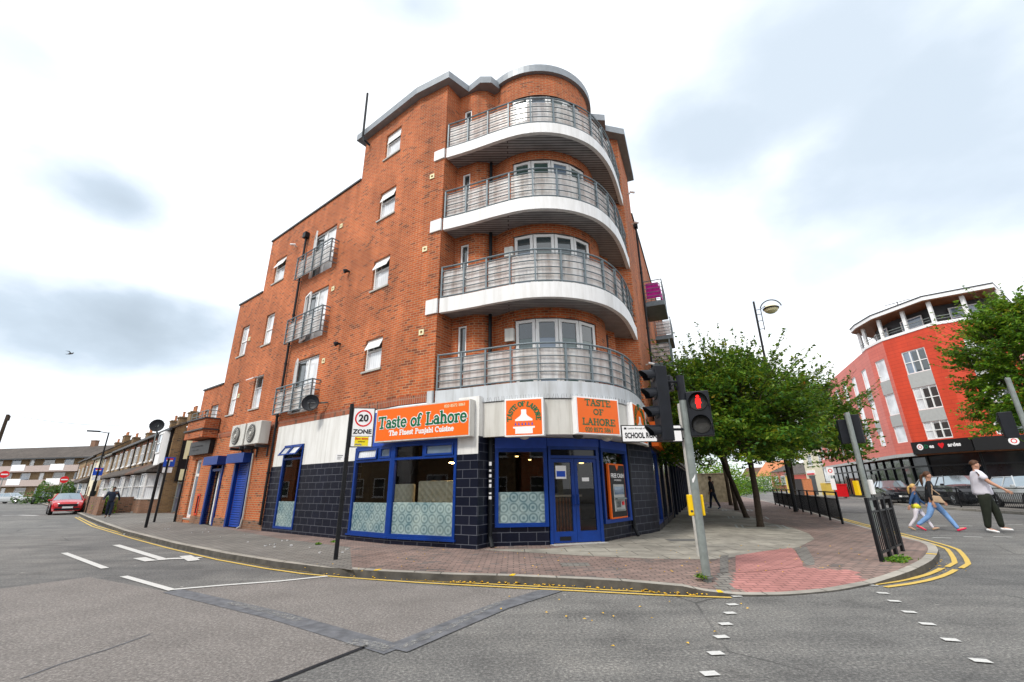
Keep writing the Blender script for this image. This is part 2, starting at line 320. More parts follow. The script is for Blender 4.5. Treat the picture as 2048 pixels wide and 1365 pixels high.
# ------------------------------------------------------------------ mesh helpers
class Frame:
    """wall frame: u metres along d, z up, n metres out of the wall"""
    def __init__(s, o, d, n):
        s.o = np.array([o[0], o[1]], float); s.d = np.array(d[:2], float); s.d /= np.linalg.norm(s.d)
        s.n = np.array(n[:2], float); s.n -= s.d*(s.n@s.d); s.n /= np.linalg.norm(s.n)
    def p(s, u, z, n=0.):
        q = s.o+s.d*u+s.n*n; return (q[0], q[1], z)
    def flip(s): return np.cross([*s.d, 0], [0, 0, 1])[:2]@s.n < 0
class MB:
    def __init__(s): s.v = []; s.f = []; s.m = []; s.uv = {}
    def add(s, vs, fs, mat=0):
        o = len(s.v); s.v += [tuple(map(float, v)) for v in vs]
        for f in fs: s.f.append(tuple(i+o for i in f)); s.m.append(mat)
        return s
    def hexa(s, p, mat=0):   # 8 points: bottom 4 (ccw), top 4
        return s.add(p, [(0, 3, 2, 1), (4, 5, 6, 7), (0, 1, 5, 4), (1, 2, 6, 5), (2, 3, 7, 6), (3, 0, 4, 7)], mat)
    def fb(s, F, u0, u1, z0, z1, n0, n1, mat=0):
        if u0 > u1: u0, u1 = u1, u0
        if n0 > n1: n0, n1 = n1, n0
        if F.flip(): n0, n1 = n0, n1; u0, u1 = u1, u0
        p = [F.p(u0, z0, n0), F.p(u1, z0, n0), F.p(u1, z0, n1), F.p(u0, z0, n1), F.p(u0, z1, n0), F.p(u1, z1, n0), F.p(u1, z1, n1), F.p(u0, z1, n1)]
        return s.hexa(p, mat)
    def box(s, c, sz, mat=0, rz=0):
        x, y, z = [a/2 for a in sz]; ca, sa = math.cos(rz), math.sin(rz)
        p = []
        for dz in (-z, z):
            for dx, dy in ((-x, -y), (x, -y), (x, y), (-x, y)): p.append((c[0]+dx*ca-dy*sa, c[1]+dx*sa+dy*ca, c[2]+dz))
        return s.hexa(p, mat)
    def quad(s, F, u0, u1, z0, z1, n=0., mat=0):
        if F.flip(): u0, u1 = u1, u0
        return s.add([F.p(u0, z0, n), F.p(u1, z0, n), F.p(u1, z1, n), F.p(u0, z1, n)], [(0, 1, 2, 3)], mat)
    def prism(s, poly, z0, z1, mat=0, caps=True):
        n = len(poly); vs = [(x, y, z0) for x, y in poly]+[(x, y, z1) for x, y in poly]
        fs = [(i, (i+1) % n, n+(i+1) % n, n+i) for i in range(n)]
        if caps: fs += [tuple(range(n-1, -1, -1)), tuple(range(n, 2*n))]
        return s.add(vs, fs, mat)
    def tube(s, pts, r, seg=8, mat=0, caps=True):
        pts = [Vector(p) for p in pts]; rs = r if isinstance(r, (list, tuple)) else [r]*len(pts)
        vs = []; up = None
        for i, p in enumerate(pts):
            a = pts[max(0, i-1)]; c = pts[min(len(pts)-1, i+1)]; t = (c-a).normalized()
            if up is None: up = Vector((0, 0, 1)) if abs(t.z) < .9 else Vector((1, 0, 0))
            x = t.cross(up).normalized(); y = x.cross(t).normalized(); up = y
            for k in range(seg):
                an = 2*math.pi*k/seg; vs.append(p+(x*math.cos(an)+y*math.sin(an))*rs[i])
        fs = [(i*seg+k, i*seg+(k+1) % seg, (i+1)*seg+(k+1) % seg, (i+1)*seg+k) for i in range(len(pts)-1) for k in range(seg)]
        if caps: fs += [tuple(range(seg-1, -1, -1)), tuple(range((len(pts)-1)*seg, len(pts)*seg))]
        return s.add(vs, fs, mat)
    def lathe(s, o, ax, prof, seg=16, mat=0):
        """profile [(distance along ax, radius)]"""
        ax = Vector(ax).normalized(); o = Vector(o)
        x = ax.cross(Vector((0, 0, 1)) if abs(ax.z) < .9 else Vector((1, 0, 0))).normalized(); y = ax.cross(x)
        vs = [o+ax*h+(x*math.cos(2*math.pi*k/seg)+y*math.sin(2*math.pi*k/seg))*r for h, r in prof for k in range(seg)]
        n = len(prof); fs = [(i*seg+k, i*seg+(k+1) % seg, (i+1)*seg+(k+1) % seg, (i+1)*seg+k) for i in range(n-1) for k in range(seg)]
        fs += [tuple(range(seg-1, -1, -1)), tuple(range((n-1)*seg, n*seg))]
        return s.add(vs, fs, mat)
    def ribbon(s, pts, z0, z1, t=0., mat=0):
        """upright band along a plan polyline; t thickness towards the left-hand side"""
        P = [np.array(p, float) for p in pts]; n = len(P)
        off = []
        for i in range(n):
            a = P[max(0, i-1)]; c = P[min(n-1, i+1)]; d = c-a; d /= np.linalg.norm(d); off.append(np.array([-d[1], d[0]]))
        Q = [P[i]+off[i]*t for i in range(n)]
        vs = [(p[0], p[1], z) for z in (z0, z1) for p in P]+[(p[0], p[1], z) for z in (z0, z1) for p in Q]
        fs = []
        for i in range(n-1):
            fs += [(i, i+1, n+i+1, n+i)]
            if t: fs += [(2*n+i+1, 2*n+i, 3*n+i, 3*n+i+1), (n+i, n+i+1, 3*n+i+1, 3*n+i), (i+1, i, 2*n+i, 2*n+i+1)]
        if t: fs += [(0, n, 3*n, 2*n), (n-1, 3*n-1, 4*n-1, 2*n-1)]
        return s.add(vs, fs, mat)
    def build(s, name, mats, parent=None, world=True, smooth=False, bevel=0, loc=None, uvscale=1.):
        if isinstance(mats, str): mats = [mats]
        me = bpy.data.meshes.new(name); V = np.array(s.v, float).reshape(-1, 3)
        W = V.copy()
        if world:
            if parent is not None: o3 = np.array(ROOTLOC[parent.name]); W = W-o3
            elif loc is not None: W = W-np.array(loc)
        me.from_pydata(W.tolist(), [], s.f)
        for m in mats: me.materials.append(MATS[m])
        if len(mats) > 1: me.polygons.foreach_set('material_index', s.m)
        uvl = me.uv_layers.new(name='UVMap'); data = np.zeros((len(me.loops), 2)); li = 0
        for f in s.f:
            P = V[list(f)]; c = P.mean(0); nn = np.zeros(3)
            for i in range(len(f)): nn += np.cross(P[i]-c, P[(i+1) % len(f)]-c)
            l = np.linalg.norm(nn); nn = nn/l if l > 1e-12 else np.array([0, 0, 1.])
            if abs(nn[2]) > .75: uv = P[:, :2]
            else:
                t = np.array([-nn[1], nn[0], 0]); t /= np.linalg.norm(t)
                if nn[2]*nn[2] > .05: k = np.cross(nn, t); uv = np.stack([P@t, P@k], 1)
                else: uv = np.stack([P@t, P[:, 2]], 1)
            data[li:li+len(f)] = (uv+np.array([60.075, 0.]))*uvscale; li += len(f)
        uvl.data.foreach_set('uv', data.ravel())
        if smooth: me.polygons.foreach_set('use_smooth', [True]*len(me.polygons))
        me.update()
        o = bpy.data.objects.new(name, me); COL.objects.link(o)
        if parent is not None:
            o.parent = parent; ROOTLOC[o.name] = ROOTLOC[parent.name]
        else:
            if loc is not None: o.location = loc
            ROOTLOC[o.name] = tuple(loc) if loc is not None else (0, 0, 0)
        if bevel:
            bv = o.modifiers.new('bevel', 'BEVEL'); bv.width = bevel; bv.segments = 2; bv.limit_method = 'ANGLE'
        return o
ROOTLOC = {}
def tag(o, label=None, cat=None, group=None, kind=None):
    if label: o['label'] = label
    if cat: o['category'] = cat
    if group: o['group'] = group
    if kind: o['kind'] = kind
    return o
def thing(name, label, cat, loc=(0, 0, 0), rz=0, group=None):
    o = bpy.data.objects.new(name, None); o.empty_display_size = .2; COL.objects.link(o)
    o.location = loc; o.rotation_euler = (0, 0, rz); ROOTLOC[o.name] = tuple(map(float, loc)); return tag(o, label, cat, group)
def copy_tree(o, parent=None, loc=None, rz=None, label=None, scale=None):
    c = o.copy(); COL.objects.link(c)
    if parent is not None: c.parent = parent
    for ch in [k for k in bpy.data.objects if k.parent == o]: copy_tree(ch, c)
    if loc is not None: c.location = loc
    if rz is not None: c.rotation_euler = (0, 0, rz)
    if scale: c.scale = scale
    if label: c['label'] = label
    return c
def bfont(txt, size, F, u, z, n, mat, parent, name='lettering', align='CENTER', bold=0., sx=1., mirror=1, spacing=1.):
    """sans lettering laid on a wall frame; mirror=-1 when the frame's u runs right to left for the reader"""
    cu_ = bpy.data.curves.new('t', 'FONT'); cu_.body = txt; cu_.size = size; cu_.align_x = align; cu_.align_y = 'CENTER'; cu_.offset = bold; cu_.extrude = .002; cu_.space_character = spacing
    cu_.resolution_u = 3
    to = bpy.data.objects.new('t', cu_); me0 = bpy.data.meshes.new_from_object(to)
    mb = MB(); mb.add([F.p(u+mirror*v.co.x*sx, z+v.co.y, n+v.co.z) for v in me0.vertices], [tuple(p.vertices) for p in me0.polygons])
    bpy.data.objects.remove(to); bpy.data.curves.remove(cu_); bpy.data.meshes.remove(me0)
    return mb.build(name, mat, parent)
# slab-serif stroke letters for the shop signs
def _arc(cx, cy, rx, ry, a0, a1, n=10): return [(cx+rx*math.cos(rad(a0+(a1-a0)*i/n)), cy+ry*math.sin(rad(a0+(a1-a0)*i/n))) for i in range(n+1)]
def _st(x, y0, y1, ser=.17, w=1.): return [[(x, y0), (x, y1), w], [(x-ser, y0+.03), (x+ser, y0+.03), .6]]
G = {
 'T': (.95, [[(.47, 0), (.47, 1), 1], [(.05, .96), (.9, .96), .75], [(.07, .98), (.07, .72), .6], [(.88, .98), (.88, .72), .6], [(.27, .03), (.67, .03), .6]]),
 'L': (.85, [[(.25, 0), (.25, 1), 1], [(.05, .97), (.45, .97), .6], [(.05, .03), (.78, .03), .7], [(.77, 0), (.77, .28), .6]]),
 'F': (.82, [[(.25, 0), (.25, 1), 1], [(.05, .97), (.78, .97), .7], [(.77, 1), (.77, .75), .6], [(.25, .52), (.6, .52), .6], [(.05, .03), (.45, .03), .6]]),
 'P': (.85, [[(.25, 0), (.25, 1), 1], [(.05, .03), (.45, .03), .6]+[], [*_arc(.42, .73, .3, .25, 100, -100), .8], [(.05, .97), (.42, .97), .6], [(.25, .48), (.42, .48), .6]]),
 'C': (.95, [[*_arc(.5, .5, .4, .46, 50, 310, 14), .9], [(.8, .98), (.8, .7), .6]]),
 'O': (1.0, [[*_arc(.5, .5, .4, .46, 0, 360, 18), .95]]),
 'H': (1.0, [*_st(.22, 0, 1), *_st(.78, 0, 1), [(.05, .97), (.39, .97), .6], [(.61, .97), (.95, .97), .6], [(.22, .5), (.78, .5), .7]]),
 'A': (1.0, [[(.5, 1), (.15, .03), .7], [(.5, 1), (.83, .03), 1.1], [(.25, .35), (.75, .35), .6], [(.0, .03), (.3, .03), .6], [(.66, .03), (1., .03), .6]]),
 'S': (.75, [[*_arc(.38, .73, .25, .22, 40, 270, 9), *_arc(.38, .27, .27, .24, 90, -150, 9), .9], [(.64, .98), (.64, .72), .5], [(.1, .02), (.1, .28), .5]]),
 'E': (.85, [[(.22, 0), (.22, 1), 1], [(.04, .97), (.76, .97), .7], [(.76, 1), (.76, .76), .6], [(.22, .52), (.6, .52), .6], [(.04, .03), (.8, .03), .7], [(.79, 0), (.79, .25), .6]]),
 'R': (.95, [[(.22, 0), (.22, 1), 1], [(.04, .03), (.42, .03), .6], [*_arc(.4, .74, .28, .23, 95, -95), .8], [(.04, .97), (.42, .97), .6], [(.22, .5), (.45, .5), .6], [(.45, .5), (.78, .03), .95], [(.68, .03), (.95, .03), .6]]),
 'a': (.68, [[*_arc(.28, .2, .2, .18, 0, 360, 12), .8], [(.5, 0), (.5, .45), 1], [*_arc(.3, .45, .2, .2, 0, 150, 6), .7], [(.5, .03), (.64, .03), .6]]),
 's': (.55, [[*_arc(.27, .49, .18, .15, 40, 270, 8), *_arc(.27, .19, .2, .17, 90, -150, 8), .8], [(.45, .66), (.45, .47), .5], [(.07, .02), (.07, .2), .5]]),
 't': (.5, [[(.2, .12), (.2, .88), 1], [*_arc(.33, .14, .13, .13, 180, 300, 5), .8], [(.03, .62), (.42, .62), .6]]),
 'e': (.66, [[*_arc(.32, .32, .25, .31, 0, 320, 14), .85], [(.08, .34), (.57, .34), .6]]),
 'o': (.7, [[*_arc(.34, .32, .26, .31, 0, 360, 14), .9]]),
 'f': (.48, [[(.18, 0), (.18, .8), 1], [*_arc(.34, .8, .16, .18, 180, 30, 6), .7], [(.02, .62), (.4, .62), .6], [(.02, .03), (.38, .03), .6]]),
 'h': (.78, [*_st(.18, 0, 1, .15), [(.02, .97), (.2, .97), .6], [*_arc(.38, .42, .2, .22, 170, 0, 8), (.58, 0), .95], [(.44, .03), (.73, .03), .6]]),
 'r': (.58, [*_st(.18, 0, .62, .16), [(.02, .6), (.2, .6), .6], [*_arc(.38, .42, .2, .2, 170, 50, 6), .8]]),
 'i': (.38, [*_st(.18, 0, .62, .15), [(.03, .6), (.2, .6), .6], [(.18, .8), (.18, .92), 1]]),
 'n': (.78, [*_st(.18, 0, .62, .15), [(.02, .6), (.2, .6), .6], [*_arc(.38, .42, .2, .2, 170, 0, 8), (.58, 0), .95], [(.44, .03), (.73, .03), .6]]),
 'u': (.78, [[(.18, .62), (.18, .2), *_arc(.36, .2, .18, .17, 180, 340, 6), .9], [(.57, 0), (.57, .62), 1], [(.02, .6), (.2, .6), .6], [(.42, .6), (.58, .6), .6], [(.57, .03), (.7, .03), .6]]),
 'j': (.36, [[(.2, -.1), (.2, .62), 1], [*_arc(.06, -.1, .14, .15, 0, -120, 5), .7], [(.04, .6), (.2, .6), .6], [(.2, .8), (.2, .92), 1]]),
 'b': (.75, [[(.16, 0), (.16, 1), 1], [(.0, .97), (.18, .97), .6], [*_arc(.38, .32, .24, .29, 150, -150, 12), .85]]),
 ' ': (.45, [])}
def serif(txt, F, u0, u1, z, h, n, mat, parent, wid=.13, extra=0., name='lettering', arc=None, mirror=1):
    """write txt between u0 and u1 (reader's left to right) with capital height h"""
    tot = sum(G[c][0] for c in txt); sx = abs(u1-u0)/tot; mb = MB(); x = 0; k = 0
    for ch in txt:
        adv, strokes = G[ch]
        for s_ in strokes:
            wd = (s_[-1]*wid+extra)*h/2; pts = [p for p in s_[:-1]]
            for (x0, y0), (x1, y1) in zip(pts, pts[1:]):
                a = np.array([(x+x0)*sx, y0*h]); c = np.array([(x+x1)*sx, y1*h]); d = c-a; l = np.linalg.norm(d)
                if l < 1e-6: continue
                d /= l; q = np.array([-d[1], d[0]])*wd; e_ = d*wd*.6
                nn = n+.0012*(k % 5); k += 1; out_ = []
                for P_ in (a-e_-q, c+e_-q, c+e_+q, a-e_+q):
                    if arc:   # letters bent round a circle (cu, cz, radius, span in degrees)
                        th = rad(90+arc[3]/2-arc[3]*P_[0]/abs(u1-u0)); rr = arc[2]+P_[1]
                        out_.append(F.p(arc[0]+mirror*math.cos(th)*rr, arc[1]+math.sin(th)*rr, nn))
                    else: out_.append(F.p(u0+mirror*P_[0], z+P_[1], nn))
                mb.add(out_, [(0, 1, 2, 3)])
        x += adv
    return mb.build(name, mat, parent)
# ================================================================== the corner building's plan
C0 = gnd(956, 1099)[:2]; dL = vpdir(-180); dM = vpdir(-750); dR = vpdir(1417)
def ray_plane(px, py, o, d):
    r_ = ray(px, py); n = np.array([-d[1], d[0]]); t = ((np.array(o[:2])-CO[:2])@n)/(r_[:2]@n); return CO+t*r_
B0 = ray_plane(777, 1088, C0, dM)[:2]
R0 = np.array([4.3, 14.05])
nL = np.array([-dL[1], dL[0]]); nL = nL if nL@(-B0) > 0 else -nL
nM = np.array([-dM[1], dM[0]]); nM = nM if nM@(-B0) > 0 else -nM
nR = np.array([dR[1], -dR[0]])
FL = Frame(B0, dL, nL)          # u runs away to the left along the side street
FM = Frame(B0, -dM, nM)         # u runs to the right, 0 .. 2.63
FR = Frame(R0, dR, nR)          # u runs away up the right-hand street
UC = 2.63; UPU = 1.17           # lower corner, upper floors' corner on FM
DC = np.array([1.0, 13.15]); DR_ = 1.95
def dpt(phi, r=DR_): return (DC[0]+r*math.sin(rad(phi)), DC[1]-r*math.cos(rad(phi)))

# ================================================================== ground
mb = MB(); mb.add([(-500, -300, 0), (500, -300, 0), (500, 900, 0), (-500, 900, 0)], [(0, 1, 2, 3)])
tag(mb.build('road', 'asphalt'), 'grey worn asphalt of the junction and both streets', 'road', kind='structure')
# pavement of the corner block: kerb line surveyed from the picture
K = [(-60, 59), (-45, 45.5), (-30.89, 32.89), (-24, 26.3), (-18.01, 20.65), (-13.69, 16.64), (-8.94, 12.58), (-6.34, 10.54), (-4.62, 9.33), (-3.35, 8.58), (-2.34, 8.18), (-1.03, 7.79), (-.04, 7.61), (1.08, 7.30), (1.78, 7.08), (2.3, 6.75)]
zk = [.12]*(len(K)-1)+[.11]
for px, py, z in [(1414, 1182, .06), (1474, 1190, .025), (1574, 1190, .02), (1674, 1181, .02), (1749, 1166, .03), (1809, 1148, .09)]:
    g_ = gnd(px, py, z); K.append((g_[0], g_[1])); zk.append(z)
for p in [(6.8, 8.11), (7.5, 8.7), (8.15, 9.32), (8.75, 9.94), (9.3, 10.6), (9.68, 11.2), (9.95, 11.9), (10.3, 12.8), (11.04, 14.60), (12.29, 17.52), (14.14, 21.7), (18.5, 32.2), (23.14, 43.78), (29, 60), (38, 95)]:
    K.append(p); zk.append(.12)
K = [np.array(k) for k in K]
def offset(P, t):
    out_ = []
    for i in range(len(P)):
        d = P[min(i+1, len(P)-1)]-P[max(i-1, 0)]; d = d/np.linalg.norm(d); out_.append(P[i]+np.array([-d[1], d[0]])*t)
    return out_
# denser kerb line through the dropped part
Kd, zd = [], []
for i in range(len(K)-1):
    n_ = max(1, int(np.linalg.norm(K[i+1]-K[i])/.09)) if (1.5 < K[i][0] < 7.5 and K[i][1] < 9) else 1
    for k_ in range(n_): Kd.append(K[i]*(1-k_/n_)+K[i+1]*k_/n_); zd.append(zk[i]*(1-k_/n_)+zk[i+1]*k_/n_)
Kd.append(K[-1]); zd.append(zk[-1])
for _ in range(12):
    Kn = list(Kd)
    for i in range(1, len(Kd)-1):
        if 1.6 < Kd[i][0] < 7.4 and Kd[i][1] < 9: Kn[i] = (Kd[i-1]+Kd[i]*2+Kd[i+1])/4
    Kd = Kn
K, zk = Kd, zd
K1 = offset(K, .15); K2 = offset(K, 1.0)
nK = len(K)
mb = MB()  # kerb: face and top
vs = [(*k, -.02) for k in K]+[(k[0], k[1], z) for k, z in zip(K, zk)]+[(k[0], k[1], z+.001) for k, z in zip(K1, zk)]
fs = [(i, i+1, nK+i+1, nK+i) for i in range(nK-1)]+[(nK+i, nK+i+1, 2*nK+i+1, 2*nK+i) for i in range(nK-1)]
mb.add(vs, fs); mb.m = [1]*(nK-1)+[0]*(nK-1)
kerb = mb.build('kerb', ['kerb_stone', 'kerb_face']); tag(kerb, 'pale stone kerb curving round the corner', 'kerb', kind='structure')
TP = [(1465, 1113), (1466, 1179), (1520, 1186), (1575, 1186), (1650, 1178), (1727, 1158), (1705, 1140), (1612, 1137), (1586, 1096), (1528, 1103)]
GP = [(1432, 1113), (1432, 1179), (1464, 1182), (1464, 1110)]
def topx(p, z):
    d = np.array([p[0], p[1], z])-CO; zz = d@cf; return CX+FPX*(d@cr)/zz, CY-FPX*(d@cu)/zz
def inpoly(x, y, P):
    c = False
    for (x0, y0), (x1, y1) in zip(P, P[1:]+P[:1]):
        if (y0 > y) != (y1 > y) and x < (x1-x0)*(y-y0)/(y1-y0)+x0: c = not c
    return c
mb = MB(); RW = 7
for i in range(nK-1):
    rows_ = RW if (2.2 < K[i][0] < 6.6 and K[i][1] < 9) else 1
    for j in range(rows_):
        a_, b_ = j/rows_, (j+1)/rows_
        def pt(k, t): p = K1[k]*(1-t)+K2[k]*t; return (p[0], p[1], zk[k]*(1-t)+.12*t)
        q = [pt(i, a_), pt(i+1, a_), pt(i+1, b_), pt(i, b_)]; c = np.mean(q, 0); x_, y_ = topx(c, c[2])
        mb.add(q, [(0, 1, 2, 3)], 1 if inpoly(x_, y_, TP) else (2 if inpoly(x_, y_, GP) else 0))
poly = [(p[0], p[1], .12) for p in K2]+[(10, 140, .12), (-45, 110, .12)]
mb.add(poly, [tuple(range(len(poly)))])
pv = mb.build('pavement', ['block_paving', 'block_pink', 'block_grey']); tag(pv, 'brownish red block paved footway round the corner', 'pavement', kind='structure')
def k2between(x0, x1):
    out_ = []
    for p in K2:
        if p[0] < 1.5 or p[0] > 7 or p[1] > 9.5: continue
        x_, y_ = topx(p, .12)
        if x0 < x_ < x1: out_.append(p)
    return out_
def patch(name, pix, z, mat, label, lift=.004, world=None):
    pts = [gnd(x, y, z)[:2] for x, y in pix] if world is None else [np.array(p) for p in world]
    mb = MB(); mb.add([(p[0], p[1], z+lift) for p in pts], [tuple(range(len(pts)))])
    me = mb.build(name, mat); return tag(me, label, name.replace('_', ' '), kind='structure')
patch('pavement_grey', None, .12, 'block_grey', 'grey worn footway along the side street', .003,
      [gnd(705, 1141)[:2], gnd(700, 1095)[:2], gnd(560, 1078)[:2], gnd(360, 1040)[:2], (-16.8, 25), (-28, 34.8), (-44.5, 47.5), K1[1], K1[2], K1[3], K1[4], K1[5], K1[6], K1[7], K1[8]])
patch('paving_slabs', [(960, 1100), (1100, 1098), (1200, 1086), (1264, 1074), (1307, 1066), (1345, 1026), (1420, 1010), (1470, 1022), (1530, 1045), (1585, 1056), (1618, 1068), (1629, 1079), (1600, 1094), (1560, 1104), (1490, 1112), (1420, 1120), (1300, 1118), (1160, 1112)], .12, 'slab_grey', 'large square grey paving slabs in front of the shop door')
def flat_sheet(name, P, mat, label):
    """sheet over the level part of the footway, meeting the ramp along K2"""
    cols = []
    for p in K2:
        if p[0] < 1.5 or p[0] > 7 or p[1] > 9.5: continue
        x_, y_ = topx(p, .12); ys = [y0+(y1-y0)*(x_-x0)/(x1-x0) for (x0, y0), (x1, y1) in zip(P, P[1:]+P[:1]) if (x0 > x_) != (x1 > x_)]
        if not ys: continue
        yt, yb = min(ys), min(max(ys), y_)
        if yt < yb-1: cols.append((x_, gnd(x_, yt)[:2], gnd(x_, yb)[:2]))
    cols.sort(key=lambda c: c[0]); mb = MB()
    for a, c in zip(cols, cols[1:]):
        if c[0]-a[0] < 40: mb.add([(*a[2], .1245), (*c[2], .1245), (*c[1], .1245), (*a[1], .1245)], [(0, 1, 2, 3)])
    return tag(mb.build(name, mat), label, 'paving', kind='structure')
flat_sheet('tactile_paving', TP, 'block_pink', 'salmon pink tactile blocks at the dropped kerb')
flat_sheet('paving_band', GP, 'block_grey', 'narrow grey strip beside the pink blocks')
flat_sheet('paving_edge', [(1588, 1096), (1614, 1137), (1640, 1140), (1613, 1094)], 'block_grey', 'narrow grey strip right of the pink blocks')
# far side of the right-hand street
fk = [np.array(p) for p in [(70, 118), (47, 74), (33.2, 44.6), (30.3, 39.3), (27.6, 34.4), (26.3, 31.8), (24.6, 26.2), (23.64, 21.8), (23.2, 14), (23.6, 0), (24, -30)]]
mb = MB(); fk1 = offset(fk, .16); n_ = len(fk)
mb.add([(*k, 0) for k in fk]+[(*k, .12) for k in fk]+[(*k, .121) for k in fk1], [(i, i+1, n_+i+1, n_+i) for i in range(n_-1)]+[(n_+i, n_+i+1, 2*n_+i+1, 2*n_+i) for i in range(n_-1)])
tag(mb.build('far_kerb', 'kerb_stone'), 'stone kerb along the far side of the main road', 'kerb', kind='structure')
pp = [(p[0], p[1], .12) for p in fk1]+[(120, -30, .12), (150, 118, .12)]
mb = MB(); mb.add(pp, [tuple(range(len(pp)))])
tag(mb.build('far_pavement', 'block_grey'), 'grey footway in front of the red building', 'pavement', kind='structure')
# road repairs and markings (sheets a few mm above the road)
def strip(name, pts, wd, z, mat, label, kind='structure'):
    P = [np.array(p[:2], float) for p in pts]; a = offset(P, wd/2); c = offset(P, -wd/2); n = len(P)
    mb = MB(); mb.add([(p[0], p[1], z) for p in a]+[(p[0], p[1], z) for p in c], [(i, n+i, n+i+1, i+1) for i in range(n-1)])
    return tag(mb.build(name, mat), label, name.replace('_', ' '), kind=kind)
G0 = lambda x, y: gnd(x, y, 0)[:2]
patch('road_patch', None, 0, 'asphalt_brown', 'brownish older asphalt between the repair strips', .003,
      [G0(345, 1186), G0(560, 1235), G0(735, 1291), G0(640, 1330), G0(540, 1370), (-1.9, 3.2), (-4.4, 3.2), (-9, 6), (-7.5, 8.6)])
patch('road_patch', None, 0, 'asphalt_brown', 'brownish asphalt between the corner kerb and repair strips', .003,
      [G0(350, 1181), G0(655, 1153), G0(850, 1172), G0(1100, 1181), G0(960, 1222), G0(795, 1296), G0(560, 1229)])
strip('repair_strip', [G0(345, 1183), G0(560, 1234), G0(790, 1302)], .26, .007, 'asphalt_dark', 'dark asphalt repair strip leading away to the left')
strip('repair_strip', [G0(790, 1301), G0(900, 1255), G0(1000, 1214), G0(1110, 1180)], .30, .009, 'asphalt_dark', 'dark asphalt repair strip leading to the kerb')
strip('road_crack', [G0(735, 1293), G0(640, 1330), G0(560, 1362), (-2.6, 3.4)], .05, .007, 'cloth_black', 'black tar joint in the foreground')
strip('road_crack', [G0(40, 1360), G0(120, 1330), G0(210, 1302), G0(300, 1270)], .02, .007, 'asphalt_dark', 'thin dark crack in the left foreground')
strip('line_marking', [G0(247, 1154), G0(345, 1182)], .11, .011, 'mark_white', 'short white line in the left road')
strip('line_marking', [G0(345, 1181), G0(450, 1172), G0(560, 1164), G0(655, 1154)], .10, .0125, 'mark_white', 'white line crossing the left lane towards the kerb')
strip('line_marking', [G0(128, 1107), G0(210, 1138)], .12, .011, 'mark_white', 'white centre dash in the left road')
strip('line_marking', [G0(232, 1091), G0(330, 1121)], .16, .011, 'mark_white', 'white shaft of the painted road arrow')
strip('line_marking', [G0(278, 1117), G0(300, 1123), G0(335, 1119), G0(370, 1118), G0(402, 1117)], .22, .0125, 'mark_white', 'white head of the painted road arrow')
strip('line_marking', [G0(370, 1113), G0(388, 1123)], .22, .014, 'mark_white', 'white barb of the painted road arrow')
strip('line_marking', [G0(800, 1299), G0(900, 1256), G0(1000, 1206)], .09, .012, 'mark_faint', 'worn white line beside the repair strip')
strip('line_marking', [G0(700, 1285), G0(745, 1292), G0(780, 1300)], .16, .012, 'mark_faint', 'worn white fragment at the meeting of the strips')
strip('line_marking', [G0(460, 1207), G0(540, 1226), G0(600, 1243)], .12, .012, 'mark_faint', 'worn white flecks on the dark repair strip')
strip('line_marking', [G0(5, 1032), G0(40, 1031), G0(75, 1032)], .35, .011, 'mark_white', 'worn white give way patch far up the left road')
Yp = [(-26.17, 28.09), (-18.3, 20.6), (-11.98, 15.12), (-9.07, 12.68), (-6.37, 10.52), (-4.68, 9.33), (-3.72, 8.75), (-2.85, 8.37), (-1.44, 7.86), (-.04, 7.45), (1.0, 7.16), (1.9, 6.90), (2.9, 6.69)]
for t, lb in ((.06, 'inner'), (-.10, 'outer')):
    strip('yellow_line', offset([np.array(p) for p in Yp], t), .065, .011, 'mark_yellow', lb+' of the double yellow lines along the side street kerb')
Y2 = [(5.31, 7.22), (5.83, 7.42), (6.3, 7.65), (6.75, 7.92), (7.15, 8.2), (7.54, 8.5)]
Y3 = [(7.75, 8.62), (8.3, 9.05), (8.8, 9.6), (9.4, 10.3), (9.85, 10.85), (10.2, 11.45), (10.55, 12.2), (11.2, 13.6), (12.6, 16.9), (14.6, 21.4)]
for t, lb in ((.07, 'inner'), (-.11, 'outer')):
    strip('yellow_line', offset([np.array(p) for p in Y2], t), .08, .011, 'mark_yellow', lb+' of the short double yellow lines beside the dropped kerb')
    strip('yellow_line', offset([np.array(p) for p in Y3], t), .08, .011, 'mark_yellow', lb+' of the double yellow lines round the nose of the kerb')
d_ = [(1473, 1194), (1465, 1211), (1460, 1228), (1451, 1250), (1443, 1276), (1432, 1309), (1420, 1350), (1745, 1172), (1766, 1188), (1789, 1204), (1819, 1226), (1855, 1250), (1902, 1282), (1962, 1324), (1884, 1077), (1946, 1075), (2006, 1075), (1880, 1053), (1930, 1053), (2030, 1050)]
wh = [.20, .19, .17, .15, .14, .13, .12]
for i, (x, y) in enumerate(d_):
    a = G0(x, y); dd = np.array([1.0, .12]) if i < 7 else (np.array([.9, -.25]) if i < 14 else np.array([.93, -.36])); dd = dd/np.linalg.norm(dd)*(.065 if i < 14 else .20)
    strip('crossing_stud', [a-dd, a+dd], .09 if i < 14 else .10, .011, 'mark_white', 'square white crossing stud painted on the road')
